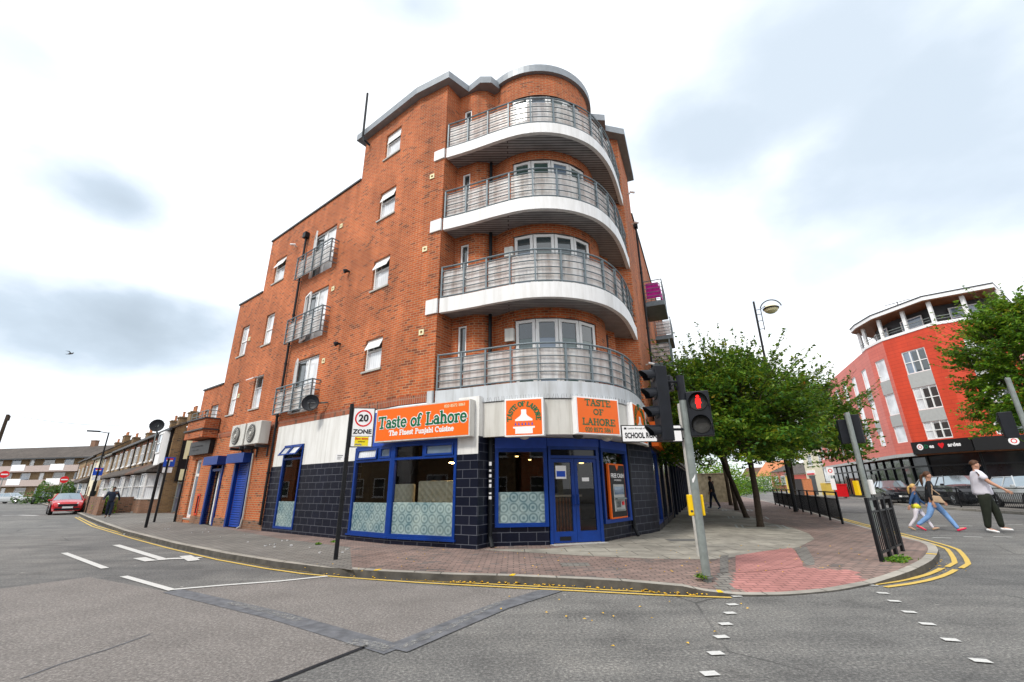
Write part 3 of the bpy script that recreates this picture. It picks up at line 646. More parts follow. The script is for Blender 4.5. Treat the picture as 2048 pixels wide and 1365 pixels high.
# kerb marks, manholes, leaves, litter
mb = MB()
for px, py, ln in [(778, 1143, .2), (1047, 1151, .25), (1424, 1172, .2)]:
    z = .125 if px < 1300 else .07
    p = gnd(px, py, z)[:2]; i = int(np.argmin([np.linalg.norm(p-k) for k in K])); d = K[i+1]-K[i-1]; d /= np.linalg.norm(d); q = np.array([-d[1], d[0]])
    zz = zk[i]
    a = K[i]+q*0; mb.add([(*(a-d*.05), zz+.004), (*(a+d*.03), zz+.004), (*(a+d*.03+q*.15), zz+.005), (*(a-d*.03+q*.15), zz+.005)], [(0, 1, 2, 3)])
i = int(np.argmin([np.linalg.norm(k-np.array([8.15, 9.32])) for k in K])); d = K[i+1]-K[i-1]; d /= np.linalg.norm(d); q = np.array([-d[1], d[0]]); a = K[i]
mb.add([(*(a-d*.06), .125), (*(a+d*.06), .125), (*(a+d*.06+q*.15), .126), (*(a-d*.06+q*.15), .126)], [(0, 1, 2, 3)])
tag(mb.build('kerb_mark', 'yellow_box'), 'short yellow loading dashes painted on the kerb', 'road marking', kind='structure')
for (x, y, s_, lb) in [(1365, 1081, (.75, .45), 'dark rectangular inspection cover in the grey slabs'), (1150, 1130, (.5, .35), 'small cover in the block paving')]:
    g_ = gnd(x, y); mb = MB(); mb.box((g_[0], g_[1], .122), (s_[0], s_[1], .012)); mb.box((g_[0], g_[1], .13), (s_[0]*.85, s_[1]*.8, .006))
    tag(mb.build('manhole_cover', 'stain' if y < 1100 else 'block_grey', loc=(g_[0], g_[1], .12)), lb, 'manhole cover')
mb = MB()
def leafs(px, py, spread, n, z, s0=.03):
    c = gnd(px, py, z)
    for _ in range(n):
        x = c[0]+random.gauss(0, spread); y = c[1]+random.gauss(0, spread*.5); a = random.random()*6.3; s_ = s0*random.uniform(.6, 1.3); zz = z+.012+random.random()*.01
        mb.add([(x+s_*math.cos(a), y+s_*math.sin(a), zz), (x+s_*.6*math.cos(a+1.6), y+s_*.6*math.sin(a+1.6), zz+.008), (x-s_*math.cos(a), y-s_*math.sin(a), zz), (x+s_*.6*math.cos(a-1.6), y+s_*.6*math.sin(a-1.6), zz+.006)], [(0, 1, 2, 3)])
for i in range(len(K)-1):
    if -3.5 < K[i][0] < 2.6 and K[i][1] < 9:
        for _ in range(int((22 if K[i][0] > -1.5 else 8)*min(1, np.linalg.norm(K[i+1]-K[i])))+1):
            x, y = K[i]+np.array([random.gauss(0, .4), 0]); j = min(len(K)-1, i+1)
            t = random.random(); P_ = K[i]*(1-t)+K[j]*t; d = K[j]-K[i]; d = d/max(1e-6, np.linalg.norm(d)); P_ = P_-np.array([-d[1], d[0]])*abs(random.gauss(.03, .05))
            a = random.random()*6.3; s_ = random.uniform(.012, .03); zz = .016+random.random()*.02
            mb.add([(P_[0]+s_*math.cos(a+b_), P_[1]+s_*math.sin(a+b_), zz+.008*(k % 2)) for k, b_ in enumerate((0, 1.6, 3.14, 4.7))], [(0, 1, 2, 3)])
for i in range(260):
    px, py = random.uniform(600, 1720), random.uniform(1088, 1150); leafs(px, py, .2, 1, .12, .02) if random.random() < .35 else None
for i in range(40): leafs(random.uniform(900, 1500), random.uniform(1185, 1300), .1, 1, 0., .02) if random.random() < .4 else None
for i in range(40): leafs(random.uniform(1800, 1900), random.uniform(1120, 1150), .25, 1, 0., .025)
tag(mb.build('fallen_leaves', 'leaf_yellow'), 'scattered yellow autumn leaves along kerb and footway', 'leaves', kind='stuff')
mb = MB()
for i in range(26):
    px = random.choice([random.uniform(330, 760), random.uniform(280, 640)]); py = 1035+(px-300)*.14+random.uniform(8, 26) if px < 700 else random.uniform(1100, 1120)
    c = gnd(px, py); s_ = random.uniform(.015, .045); mb.box((c[0], c[1], .135), (s_*1.6, s_, .02), 0, random.random()*3)
for px, py in [(405, 1096), (415, 1098), (533, 1122), (590, 1131), (610, 1140), (620, 1142), (385, 1092), (250, 1070), (272, 1072)]:
    c = gnd(px, py, 0); mb.box((c[0], c[1], .025), (.09, .05, .03), 0, random.random()*3)
tag(mb.build('litter', 'litter'), 'scraps of pale litter on the side street footway and gutter', 'litter', kind='stuff')

# ================================================================== the corner apartment building
BLD = thing('corner_apartment_building', 'red brick corner apartment building with stacked curved balconies above a tiled shopfront', 'building', (B0[0], B0[1], 0))
def wall_grid(mb, F, u0, u1, z0, z1, holes, n=0., depth=.16, mat=0, rmat=0):
    us = sorted({u0, u1, *[h[0] for h in holes if u0 < h[0] < u1], *[h[1] for h in holes if u0 < h[1] < u1]})
    zs = sorted({z0, z1, *[h[2] for h in holes if z0 < h[2] < z1], *[h[3] for h in holes if z0 < h[3] < z1]})
    for a, b_ in zip(us, us[1:]):
        for c, d in zip(zs, zs[1:]):
            um, zm = (a+b_)/2, (c+d)/2
            if any(h[0] < um < h[1] and h[2] < zm < h[3] for h in holes): continue
            mb.quad(F, a, b_, c, d, n, mat)
    for h in holes:
        if h[1] <= u0 or h[0] >= u1 or h[3] <= z0 or h[2] >= z1: continue
        a, b_, c, d = h[:4]
        for q in ([(a, c, 0), (a, d, 0), (a, d, 1), (a, c, 1)], [(b_, c, 0), (b_, d, 0), (b_, d, 1), (b_, c, 1)], [(a, d, 0), (b_, d, 0), (b_, d, 1), (a, d, 1)], [(a, c, 0), (b_, c, 0), (b_, c, 1), (a, c, 1)]):
            mb.add([F.p(x, z, n-k*depth) for x, z, k in q], [(0, 1, 2, 3)], rmat)
def window(F, a, b_, c, d, parent, pn='pane_bright', fr='upvc', n=-.12, t=.055, rails=(), mull=(), vent=0, sill=True, name='window', splits=None, ventside=1):
    """frame with optional horizontal rails (z) and mullions (u); vent > 0 swings the top light outwards"""
    mb = MB(); dn = .07
    for x0, x1, z0, z1 in [(a, a+t, c, d), (b_-t, b_, c, d), (a+t, b_-t, c, c+t), (a+t, b_-t, d-t, d)]: mb.fb(F, x0, x1, z0, z1, n-.02, n+dn-.02)
    for r_ in rails: mb.fb(F, a+t, b_-t, r_-t*.5, r_+t*.5, n-.018, n+dn-.025)
    for m_ in mull: mb.fb(F, m_-t*.6, m_+t*.6, c+t, d-t, n-.016, n+dn-.022)
    w_ = mb.build(name, fr, parent)
    top_ = rails[-1] if (vent and rails) else d
    mb = MB(); mb.quad(F, a+t*.5, b_-t*.5, c+t*.5, (top_ if vent else d-t*.5), n+.012); mb.build('pane', pn, w_)
    if vent:
        zb = top_; h = d-zb-t*.5; o_ = vent*h; mb = MB(); z2 = d-t*.5-math.sqrt(max(0, h*h-o_*o_))
        q = [F.p(a+t, d-t*.5, n+.03), F.p(b_-t, d-t*.5, n+.03), F.p(b_-t, z2, n+.03+o_), F.p(a+t, z2, n+.03+o_)]
        q2 = [(x, y, z+.035) for x, y, z in q]; mb.hexa(q+q2); v_ = mb.build('vent_sash', fr, w_)
        mb = MB(); mb.quad(F, a+t, b_-t, zb, d-t, n-.03); mb.build('pane', 'pane_dark', w_)
    if sill:
        mb = MB(); mb.fb(F, a-.06, b_+.06, c-.06, c-.005, -.02, .045); mb.build('sill', 'concrete_post', w_)
    return w_
Z1 = 3.45
hL = dict(w1=(1.0, 1.86, 4.86, 5.88), w2=(1.0, 1.86, 7.6, 8.7), w3=(1.0, 1.88, 10.3, 11.43), w4=(1.0, 1.86, 12.9, 14.02),
          d2=(4.62, 6.3, 4.0, 6.0), d3=(4.62, 6.3, 6.7, 8.7), d4=(4.62, 6.3, 9.42, 11.35),
          v2b=(8.8, 9.6, 4.56, 5.95), v3b=(8.78, 9.54, 7.28, 8.68), v4=(8.6, 9.6, 10.2, 11.4), v2a=(11.15, 11.86, 4.55, 5.97), v3a=(11.2, 11.97, 7.23, 8.68),
          lb=(13.0, 13.85, 4.3, 5.2), lb2=(14.0, 14.5, 4.3, 5.05))
H = list(hL.values())
mb = MB()
wall_grid(mb, FL, 0, 3.24, 3.8, 14.60, H)
wall_grid(mb, FL, 3.24, 10.42, 3.8, 12.7, H)
wall_grid(mb, FL, 10.42, 12.85, 3.8, 10.05, H)
wall_grid(mb, FL, 12.85, 15.2, 3.8, 6.1, H)
mb.quad(FM, 0, UPU, 3.8, 14.60)
# end walls of the steps
def endwall(F, u, z0, z1, n0=-8., n1=0.): mb.add([F.p(u, z0, n0), F.p(u, z0, n1), F.p(u, z1, n1), F.p(u, z1, n0)], [(0, 1, 2, 3)])
endwall(FL, 3.24, 12.7, 14.60); endwall(FL, 10.42, 10.05, 12.7); endwall(FL, 12.85, 6.1, 10.05); endwall(FL, 15.2, 0, 6.1)
# recess walls beside and beyond the drum
cU = FM.p(UPU, 0)[:2]
left_poly = [cU, (-1.76, 11.98), (-1.10, 11.68), (-.78, 11.70), (-.52, 11.86), dpt(-46)]
right_poly = [dpt(88), (3.32, 13.35), (3.42, 13.84), (R0[0], R0[1])]
narrow = []
def polywall(mb, P, z0, z1, holes={}):
    for i, (a, c) in enumerate(zip(P, P[1:])):
        a = np.array(a); c = np.array(c); d = c-a; l = np.linalg.norm(d); F = Frame(a, d, (d[1], -d[0])); wall_grid(mb, F, 0, l, z0, z1, holes.get(i, []), depth=.1)
        yield F, l
LV = [(3.88, 6.12), (6.55, 8.83), (9.2, 11.5), (11.86, 14.60)]
nw = [(.22, .50, z0+.55, min(z1-.25, z0+2.0)) for z0, z1 in LV]
fr_ = list(polywall(mb, left_poly, 3.45, 14.60, {1: nw}))
list(polywall(mb, right_poly, 3.45, 14.60))
# drum: facets with the window band left open
PH = list(np.linspace(-46, 88, 24)); BAY = (-29, 48)
def near(v): return min(PH, key=lambda p: abs(p-v))
b0_, b1_ = near(BAY[0]), near(BAY[1])
DWIN = [(3.95, 5.86), (6.62, 8.55), (9.27, 11.22), (11.92, 13.85)]
for a, c in zip(PH, PH[1:]):
    pa, pc = dpt(a), dpt(c)
    zs = [3.45]+[z for w_ in DWIN for z in w_]+[14.88]
    inside = a >= b0_-.01 and c <= b1_+.01
    segs = [(zs[i], zs[i+1]) for i in range(0, len(zs), 2)] if inside else [(3.45, 14.76)]
    for z0, z1 in segs: mb.add([(*pa, z0), (*pc, z0), (*pc, z1), (*pa, z1)], [(0, 1, 2, 3)])
for ph in (b0_, b1_):
    for z0, z1 in DWIN:
        mb.add([(*dpt(ph), z0), (*dpt(ph, DR_-.14), z0), (*dpt(ph, DR_-.14), z1), (*dpt(ph), z1)], [(0, 1, 2, 3)])
# right-hand street wall
hR = [(3.7, 4.9, z, z+2.0) for z in (6.6, 9.25)]+[(8.5, 9.7, z, z+2.0) for z in (6.6, 9.25)]+[(3.9, 4.8, 4.6, 5.9)]+[(u_, u_+1., z, z+1.3) for u_ in (12.5, 16, 19.5, 23) for z in (4.6, 7.4, 10.1)]
wall_grid(mb, FR, 0, 2.5, 3.4, 14.60, [])
wall_grid(mb, FR, 2.5, 27, 3.4, 12.7, hR)
mb.add([FR.p(2.5, 12.7, -6), FR.p(2.5, 12.7, 0), FR.p(2.5, 14.60, 0), FR.p(2.5, 14.60, -6)], [(0, 1, 2, 3)])
mb.build('brick_wall', 'brick_red', BLD)
# lower brick (side street ground floor)
mb = MB(); hG = [(13.55, 14.3, .32, 2.78), (11.0, 12.1, .12, 2.45), (8.6, 9.8, .12, 2.45)]
wall_grid(mb, FL, 6.78, 15.2, .0, 3.6, hG, n=.02, depth=.2)
mb.add([FL.p(6.78, 0, .02), FL.p(6.78, 0, -.3), FL.p(6.78, 3.6, -.3), FL.p(6.78, 3.6, .02)], [(0, 1, 2, 3)])
mb.build('lower_brick_wall', 'brick_orange', BLD)
mb = MB(); mb.fb(FL, -.02, 15.22, 3.6, 3.82, -.06, .035); mb.hexa([FM.p(-.0, 3.6, -.06), FM.p(UPU, 3.6, -.06), FM.p(UPU, 3.6, .036), FM.p(-.0, 3.6, .036), FM.p(-.0, 3.821, -.06), FM.p(UPU, 3.821, -.06), FM.p(UPU, 3.821, .036), FM.p(-.0, 3.821, .036)])
mb.build('soldier_course', 'brick_soldier', BLD)
mb = MB()
for u0, u1 in ((6.8, 8.55), (9.85, 10.95), (12.15, 13.5), (14.35, 15.2)): mb = MB(); mb.fb(FL, u0, u1, 0, .42, .02, .05); mb.build('plinth', 'brick_garden', BLD)
# flat roofs, copings and the grey oversailing eaves
mb = MB()
for u0, u1, z in ((3.24, 10.45, 12.7), (10.42, 12.9, 10.05), (12.85, 15.25, 6.1)):
    mb.fb(FL, u0+.003, u1, z, z+.07, -.35, .05); mb.fb(FL, u0+.003, u1, z-.12, z-.06, -8, -.35)
mb.fb(FR, 2.503, 27, 12.7, 12.77, -.35, .05)
mb.build('parapet_coping', 'dark_grey', BLD)
ev = [FL.p(3.55, 0, .24)[:2], FL.p(-.0, 0, .24)[:2], FM.p(.0, 0, .24)[:2], FM.p(UPU+.2, 0, .24)[:2], (-1.42, 11.72), (-1.0, 11.36), (-.62, 11.36), (-.35, 11.62)]
ev2 = [(3.05, 12.98), (3.62, 13.05), (3.74, 13.55), (R0[0]+.22, R0[1]-.30), FR.p(2.75, 0, .26)[:2]]
back = [FR.p(2.75, 0, -6)[:2], FL.p(3.6, 0, -8)[:2]]
mb = MB(); mb.prism([*ev, (-.3, 12.4), (2.4, 13.9), *ev2, *back], 14.60, 14.88)
mb.build('roof', 'roof_grey', BLD)
mb = MB(); PD = np.linspace(-62, 92, 30)
ring = [dpt(p, DR_+.13) for p in PD]; mb.prism(ring+[(1.9, 15.0), (0, 15.0)], 14.765, 15.06)
mb.build('drum_roof', 'roof_grey', BLD)
# windows on the side street
for k in ('w1', 'w2', 'w3', 'w4'):
    a, b_, c, d = hL[k]; window(FL, a, b_, c, d, BLD, rails=(c+.62*(d-c),), vent={'w1': .42, 'w2': .42, 'w3': .3, 'w4': .18}[k])
for k in ('v2a', 'v3a', 'v3b'): a, b_, c, d = hL[k]; window(FL, a, b_, c, d, BLD, rails=(c+.5*(d-c),))
a, b_, c, d = hL['v2b']; window(FL, a, b_, c, d, BLD, rails=(c+.62*(d-c),), vent=.9)
a, b_, c, d = hL['v4']; window(FL, a, b_, c, d, BLD, rails=(c+.6*(d-c),), vent=.4)
for k in ('lb', 'lb2'): a, b_, c, d = hL[k]; window(FL, a, b_, c, d, BLD, rails=(), sill=False, pn='pane_bright' if k == 'lb' else 'pane_dark')
# french windows with Juliet balconies
for i, k in enumerate(('d2', 'd3', 'd4')):
    a, b_, c, d = hL[k]; w_ = window(FL, a, b_, c, d, BLD, rails=(c+.9,), mull=(a+.78,), sill=False, name='french_window', pn='pane_bright')
    mb = MB(); z0 = c+.02   # one leaf standing open
    o0 = np.array(FL.p(b_-.06, 0, -.03)[:2]); dd = FL.d*(-.9)+FL.n*.36 if i != 1 else FL.d*(-.9)+FL.n*.2
    F2 = Frame(o0, dd, FL.n); 
    for x0, x1, za, zb in ((0, .06, z0, d-.06), (.62, .68, z0, d-.06), (.06, .62, z0, z0+.07), (.06, .62, d-.13, d-.06)): mb.fb(F2, x0, x1, za, zb, 0, .05)
    lf = mb.build('door_leaf', 'upvc', w_); 
    mb = MB(); mb.quad(FL, b_-.62, b_-.1, c+.06, d-.06, -.095); mb.build('pane', 'pane_dark', w_)
    # balcony: u 4.25..6.85
    j = MB(); zb = {0: 4.0, 1: 6.7, 2: 9.44}[i]; u0, u1 = 4.3, 6.82; out_ = .30
    path = [FL.p(u0, 0, 0)[:2], FL.p(u0, 0, out_)[:2], FL.p(u1, 0, out_)[:2], FL.p(u1, 0, 0)[:2]]
    for zz, r_ in ((.98, .026), (.85, .016), (.64, .016), (.43, .016), (.22, .016), (.03, .02)):
        j.tube([(*p, zb+zz) for p in path], r_, 6)
    for q in range(5):
        u_ = u0+(u1-u0)*q/4; j.fb(FL, u_-.02, u_+.02, zb, zb+.98, out_-.035, out_+.01)
    jb = j.build('juliet_balcony', 'rail_grey', BLD)
    mb = MB()
    for q in range(4): mb.fb(FL, u0+(u1-u0)*q/4+.04, u0+(u1-u0)*(q+1)/4-.04, zb+.05, zb+.83, out_-.07, out_-.055)
    mb.build('infill_panel', 'balcony_panel' if i < 2 else 'balcony_panel', jb)
# narrow windows in the recess, one per floor
F_, l_ = fr_[1]
for z in nw: window(F_, z[0], z[1], z[2], z[3], BLD, rails=((z[2]+.35),), sill=False, pn='pane_dark', n=-.08, t=.05)
# small door/window panels on the right part of the recess and grey heads
for z0, z1 in LV[:3]:
    Fp = Frame(dpt(78), np.array(dpt(92))-np.array(dpt(78)), (1, -.2)); 
    mb = MB(); mb.fb(Fp, .0, .34, z0, z1-.25, -.02, .05); mb.build('side_door', 'blue_panel' if False else 'dark_grey', BLD)
# the curved window bands
edges = [b0_+.3, -10.5, 8.5, 27.5, b1_-.3]
for li, (z0, z1) in enumerate(DWIN):
    for bi in range(4):
        a, c = edges[bi], edges[bi+1]; pa, pc = np.array(dpt(a, DR_-.06)), np.array(dpt(c, DR_-.06)); d = pc-pa; l = np.linalg.norm(d)
        F = Frame(pa, d, (d[1], -d[0])); door = bi == 2
        w_ = window(F, .01, l-.01, z0+.01, z1-.01, BLD, pn=['pane_green', 'pane_blue', 'pane_green'][(bi+li) % 3], rails=() if door else (z0+.95,), sill=False, n=-.03, t=.085, name='balcony_door' if door else 'bay_window')
        if li < 2:
            mb = MB(); mb.quad(F, .08, l-.08, z1-.55, z1-.09, -.012); mb.build('blind', 'pane_dark', w_)
# balconies --------------------------------------------------------
OUT = [(-2.05, 11.41), (-1.6, 11.24), (-1.13, 11.05), (-.72, 10.86), (-.35, 10.70), (.1, 10.52), (.5, 10.42), (.95, 10.38), (1.4, 10.42), (1.82, 10.54), (2.2, 10.72), (2.53, 10.94), (2.82, 11.22), (3.12, 11.6), (3.38, 12.02), (3.62, 12.5), (3.85, 13.02), (4.08, 13.6), (4.33, 14.18)]
def smooth(P, it=2):
    P = [np.array(p, float) for p in P]
    for _ in range(it):
        Q = [P[0]]
        for a, c in zip(P, P[1:]): Q += [a*.75+c*.25, a*.25+c*.75]
        Q.append(P[-1]); P = Q
    return P
OS = smooth(OUT, 1)
OSa = np.array(OS); sa = np.r_[0, np.cumsum(np.linalg.norm(np.diff(OSa, axis=0), axis=1))]; LTOT = sa[-1]
def along(P, s_): P = np.array(P); return np.array([np.interp(s_, sa, P[:, 0]), np.interp(s_, sa, P[:, 1])])
SL = [(3.46, 3.88), (6.12, 6.56), (8.82, 9.22), (11.50, 11.87)]
innerpts = [(3.5, 14.3), (2.0, 13.5), (0., 12.6), (-1.75, 12.2)]
for i, (z0, z1) in enumerate(SL):
    mb = MB(); mb.ribbon(OS, z0, z1, .12)
    # the stub that laps on to the side wall
    mb.fb(FM, .78 if i else 1.0, UPU+.01, z0, z1, -.02, .05)
    bal = mb.build('balcony', 'white_fascia' if i else 'silver_fascia', BLD)
    ins = offset(OS, .115)
    mb = MB(); mb.prism([tuple(p) for p in ins]+innerpts, z0+.05, z0+.09); mb.build('soffit', 'soffit_board', bal)
    mb = MB(); mb.prism([tuple(p) for p in ins]+innerpts, z1-.12, z1-.03); mb.build('deck', 'dark_grey', bal)
    RO = offset(OS, .035); mb = MB()
    for hh, r_ in ((.99, .026), (.865, .016), (.66, .016), (.455, .016), (.255, .016), (.055, .02)):
        mb.tube([(p[0], p[1], z1+hh) for p in RO], r_, 6)
    npst = 13
    for q in range(npst):
        s_ = .02+(LTOT-.06)*q/(npst-1); p = along(RO, s_); p2 = along(RO, min(LTOT, s_+.05))-along(RO, max(0, s_-.05)); p2 /= np.linalg.norm(p2)
        F = Frame(p, p2, (p2[1], -p2[0])); mb.fb(F, -.022, .022, z1-.02, z1+.99, -.012, .014); mb.fb(F, -.008, .008, z1-.02, z1+.99, -.06, -.012)
    # return rail to the wall on the left
    rl = mb.build('railing', 'rail_grey', bal)
    mb = MB(); RP = offset(OS, .085)
    for q in range(npst-1):
        s0 = .02+(LTOT-.06)*q/(npst-1)+.03; s1 = .02+(LTOT-.06)*(q+1)/(npst-1)-.03
        mb.ribbon([along(RP, s0+(s1-s0)*k/4) for k in range(5)], z1+.06, z1+.865, .008)
    mb.build('infill_panel', 'balcony_panel', bal)
# balconies on the right-hand street
for u0, z0, nm in ((3.55, 8.85, 'magenta cloth'), (3.55, 6.15, ''), (8.4, 8.85, '')):
    u1 = u0+1.95; o_ = .85; mb = MB(); mb.fb(FR, u0, u1, z0-.14, z0+.06, .01, o_); b_ = mb.build('side_balcony', 'rail_grey', BLD)
    mb = MB(); path = [FR.p(u0+.03, 0, .0)[:2], FR.p(u0+.03, 0, o_-.03)[:2], FR.p(u1-.03, 0, o_-.03)[:2], FR.p(u1-.03, 0, 0)[:2]]
    for hh in (1.0, .82, .64, .46, .28, .12): mb.tube([(*p, z0+.05+hh) for p in path], .014 if hh < 1 else .022, 6)
    for p in path+[FR.p((u0+u1)/2, 0, o_-.03)[:2]]: mb.tube([(*p, z0), (*p, z0+1.05)], .02, 6)
    mb.build('railing', 'rail_grey', b_)
    if z0 < 7 or u0 > 8:
        mb = MB(); mb.fb(FR, u0+.06, u0+.07, z0+.12, z0+.85, .08, o_-.08); mb.fb(FR, u0+.08, u1-.08, z0+.12, z0+.85, o_-.07, o_-.06); mb.build('infill_panel', 'balcony_panel', b_)
mb = MB(); rr = np.linspace(0, 1, 9)
for i in range(8):
    x0, x1 = 3.75+1.4*rr[i], 3.75+1.4*rr[i+1]; n0, n1 = .72+.04*math.sin(i*2.), .72+.04*math.sin((i+1)*2.)
    mb.add([FR.p(x0, 9.1, n0), FR.p(x1, 9.1, n1), FR.p(x1, 9.82, n1-.03), FR.p(x0, 9.82, n0-.03)], [(0, 1, 2, 3)])
mb.add([FR.p(3.64, 9.1, .15), FR.p(3.66, 9.1, .7), FR.p(3.66, 9.82, .68), FR.p(3.64, 9.82, .15)], [(0, 1, 2, 3)])
tag(mb.build('magenta_cloth', 'magenta', loc=(FR.p(4.4, 9.0, .7))), 'magenta cloth hung over the railing of the side balcony', 'cloth')
for h in hR[:4]: window(FR, *h, BLD, rails=(), mull=((h[0]+h[1])/2,), sill=False, pn='pane_blue')
for h in hR[4:]: window(FR, *h, BLD, rails=(h[2]+.7,), pn='pane_blue')
# pipes
def pipe(parent, pts, r=.045, mat='pipe_black', name='drainpipe', brackets=()):
    mb = MB(); mb.tube(pts, r, 8)
    for p in brackets: mb.lathe((p[0], p[1], p[2]-.03), (0, 0, 1), [(0, r*1.35), (.06, r*1.35)], 8)
    return mb.build(name, mat, parent, smooth=False)
pp_ = [FL.p(6.86, z, .09) for z in (11.5, 8, 5, .3)]; pipe(BLD, pp_, brackets=[FL.p(6.86, z, .09) for z in (2, 4, 6, 8, 10)]); 
mb = MB(); mb.fb(FL, 6.74, 6.98, 11.5, 11.75, .02, .2); mb.build('hopper', 'pipe_black', BLD)
pipe(BLD, [FR.p(2.85, z, .1) for z in (12.2, 9, 3.45)], brackets=[FR.p(2.85, z, .1) for z in (5, 7.5, 10)]); mb = MB(); mb.fb(FR, 2.74, 2.96, 12.2, 12.42, .02, .18); mb.build('hopper', 'pipe_black', BLD)
pipe(BLD, [(-.62, 11.68, 3.9), (-.62, 11.68, 11.5)], .05)
pipe(BLD, [(-.56, 11.10, 2.6), (-.56, 11.10, .35), (-.50, 10.98, .13)], .05)
pipe(BLD, [(3.36, 13.2, 2.6), (3.36, 13.2, .35), (3.42, 13.08, .13)], .045)
pipe(BLD, [FL.p(2.85, 14.1, .06), FL.p(2.9, 14.22, .28), FL.p(2.95, 14.4, .34), FL.p(3.0, 16.6, .34)], .045, name='flue')
pipe(BLD, [FL.p(8.35, 2.75, .08), FL.p(8.3, .5, .08), FL.p(8.35, .2, .1), FL.p(8.5, .13, .14)], .028, 'grey_panel', 'waste_pipe')
pipe(BLD, [FL.p(15.1, 3., .1), FL.p(15.1, .13, .1)], .04)
for F, u_, z_ in [(FL, 4.27, 11.08), (FL, 4.26, 8.41), (FL, 4.26, 5.66), (FM, .72, 10.95), (FM, .60, 8.33), (FM, .66, 5.63), (FL, 10.93, 7.9), (FL, 10.9, 5.3)]:
    mb = MB(); s_ = .085; 
    for x0, x1, y0, y1 in ((-s_, s_, s_*.45, s_), (-s_, s_, -s_, -s_*.45), (-s_, -s_*.45, -s_*.45, s_*.45), (s_*.45, s_, -s_*.45, s_*.45)): mb.fb(F, u_+x0, u_+x1, z_+y0, z_+y1, .002, .03)
    mb.build('air_vent', 'sign_cream', BLD)
# tiled base of the shop
mb = MB(); TZ = 2.2
wL = (4.72, 6.0, .24, 2.88); wLw = (.04, 1.72, .29, 2.55); wM = (.0, 2.02, .29, 2.55)
wall_grid(mb, FL, 1.72, 6.78, 0, TZ, [wL], n=.05, depth=.12); wall_grid(mb, FL, 0, 1.72, 0, .29, [], n=.05); mb.add([FL.p(6.78, 0, .05), FL.p(6.78, TZ, .05), FL.p(6.78, TZ, -.1), FL.p(6.78, 0, -.1)], [(0, 1, 2, 3)])
wall_grid(mb, FM, 0, 2.02, 0, .29, [], n=.05); wall_grid(mb, FM, 2.02, UC, 0, TZ, [], n=.05)
mb.add([FM.p(2.02, 0, .05), FM.p(2.02, TZ, .05), FM.p(2.02, TZ, -.2), FM.p(2.02, 0, -.2)], [(0, 1, 2, 3)]); mb.add([FL.p(1.72, 0, .05), FL.p(1.72, TZ, .05), FL.p(1.72, TZ, -.2), FL.p(1.72, 0, -.2)], [(0, 1, 2, 3)])
mb.build('tiled_wall', 'tile_navy', BLD); mb = MB()
Cc = FM.p(UC, 0, .05)[:2]
SP = [Cc, (-.56, 11.22), (-.46, 11.24)]     # return of the corner pier into the recess
mb = MB(); [mb.add([(*a, 0), (*c, 0), (*c, 2.62), (*a, 2.62)], [(0, 1, 2, 3)]) for a, c in zip(SP, SP[1:])]; mb.build('tiled_wall', 'tile_navy', BLD)
S0 = np.array((-.46, 11.24)); S1 = np.array((.84, 11.37)); D0 = np.array((.86, 11.43)); D1 = np.array((2.22, 11.86)); A0 = np.array((2.28, 11.95)); A1 = np.array((3.30, 13.24))
for a, c in ((S0, S1), (A0, A1)): mb = MB(); mb.add([(*a, 0), (*c, 0), (*c, .53), (*a, .53)], [(0, 1, 2, 3)]); mb.build('tiled_wall', 'tile_navy', BLD)
for a, c in ((S1, D0), (D1, A0)): mb = MB(); mb.add([(*a, 0), (*c, 0), (*c, 2.62), (*a, 2.62)], [(0, 1, 2, 3)]); mb.build('tiled_wall', 'tile_navy', BLD)
mb = MB()
PR = [A1, (3.42, 13.30), (4.18, 14.12), FR.p(.45, 0, -.02)[:2]]
for a, c in zip(PR, PR[1:]): mb.add([(*a, 0), (*c, 0), (*c, 2.62), (*a, 2.62)], [(0, 1, 2, 3)])
mb.build('tiled_wall', 'tile_navy', BLD)
mb = MB()
wall_grid(mb, FL, 1.72, 6.74, TZ, 3.6, [wL], n=.03, depth=.1); mb.add([FL.p(6.74, TZ, .03), FL.p(6.74, 3.6, .03), FL.p(6.74, 3.6, -.02), FL.p(6.74, TZ, -.02)], [(0, 1, 2, 3)])
mb.build('white_render', 'render_white', BLD); mb = MB(); wall_grid(mb, FM, 2.02, UC, TZ, 3.6, [], n=.035); mb.add([FM.p(UC, TZ, .035), FM.p(UC, 3.6, .035), FM.p(UC, 3.6, -.3), FM.p(UC, TZ, -.3)], [(0, 1, 2, 3)])
mb.build('white_render', 'render_white', BLD)
mb = MB(); wall_grid(mb, FL, 0, 1.72, 2.55, 3.5, [], n=.03); wall_grid(mb, FM, 0, 2.02, 2.55, 3.5, [], n=.031); mb.build('blue_panel', 'blue_panel', BLD)
# curved cream fascia and soffit over the entrance
mb = MB(); FO = offset(OS, .03); sel = [p for p in FO if p[0] > -.95]; mb.ribbon([np.array((-.98, 10.93))]+sel, 2.60, 3.44, .10)
for p in [sel[3], sel[9], sel[15]]: pass
fas = mb.build('fascia', 'cream_fascia', BLD)
mb = MB(); mb.prism([tuple(p) for p in offset([np.array((-.98, 10.93))]+sel, .10)]+[(4.1, 14.8), (3.0, 13.7), (1.8, 12.2), (0, 11.6), (-.8, 11.5)], 2.64, 2.66); mb.build('ceiling', 'cream_fascia', BLD)
for (x, y) in [(.28, 10.95), (2.45, 11.6), (1.6, 10.95)]:
    mb = MB(); mb.lathe((x, y, 2.64), (0, 0, -1), [(0, .13), (.04, .13), (.08, .09), (.1, .02)], 14); mb.build('ceiling_light', 'cream_fascia' if x != 1.6 else 'dark_grey', BLD)
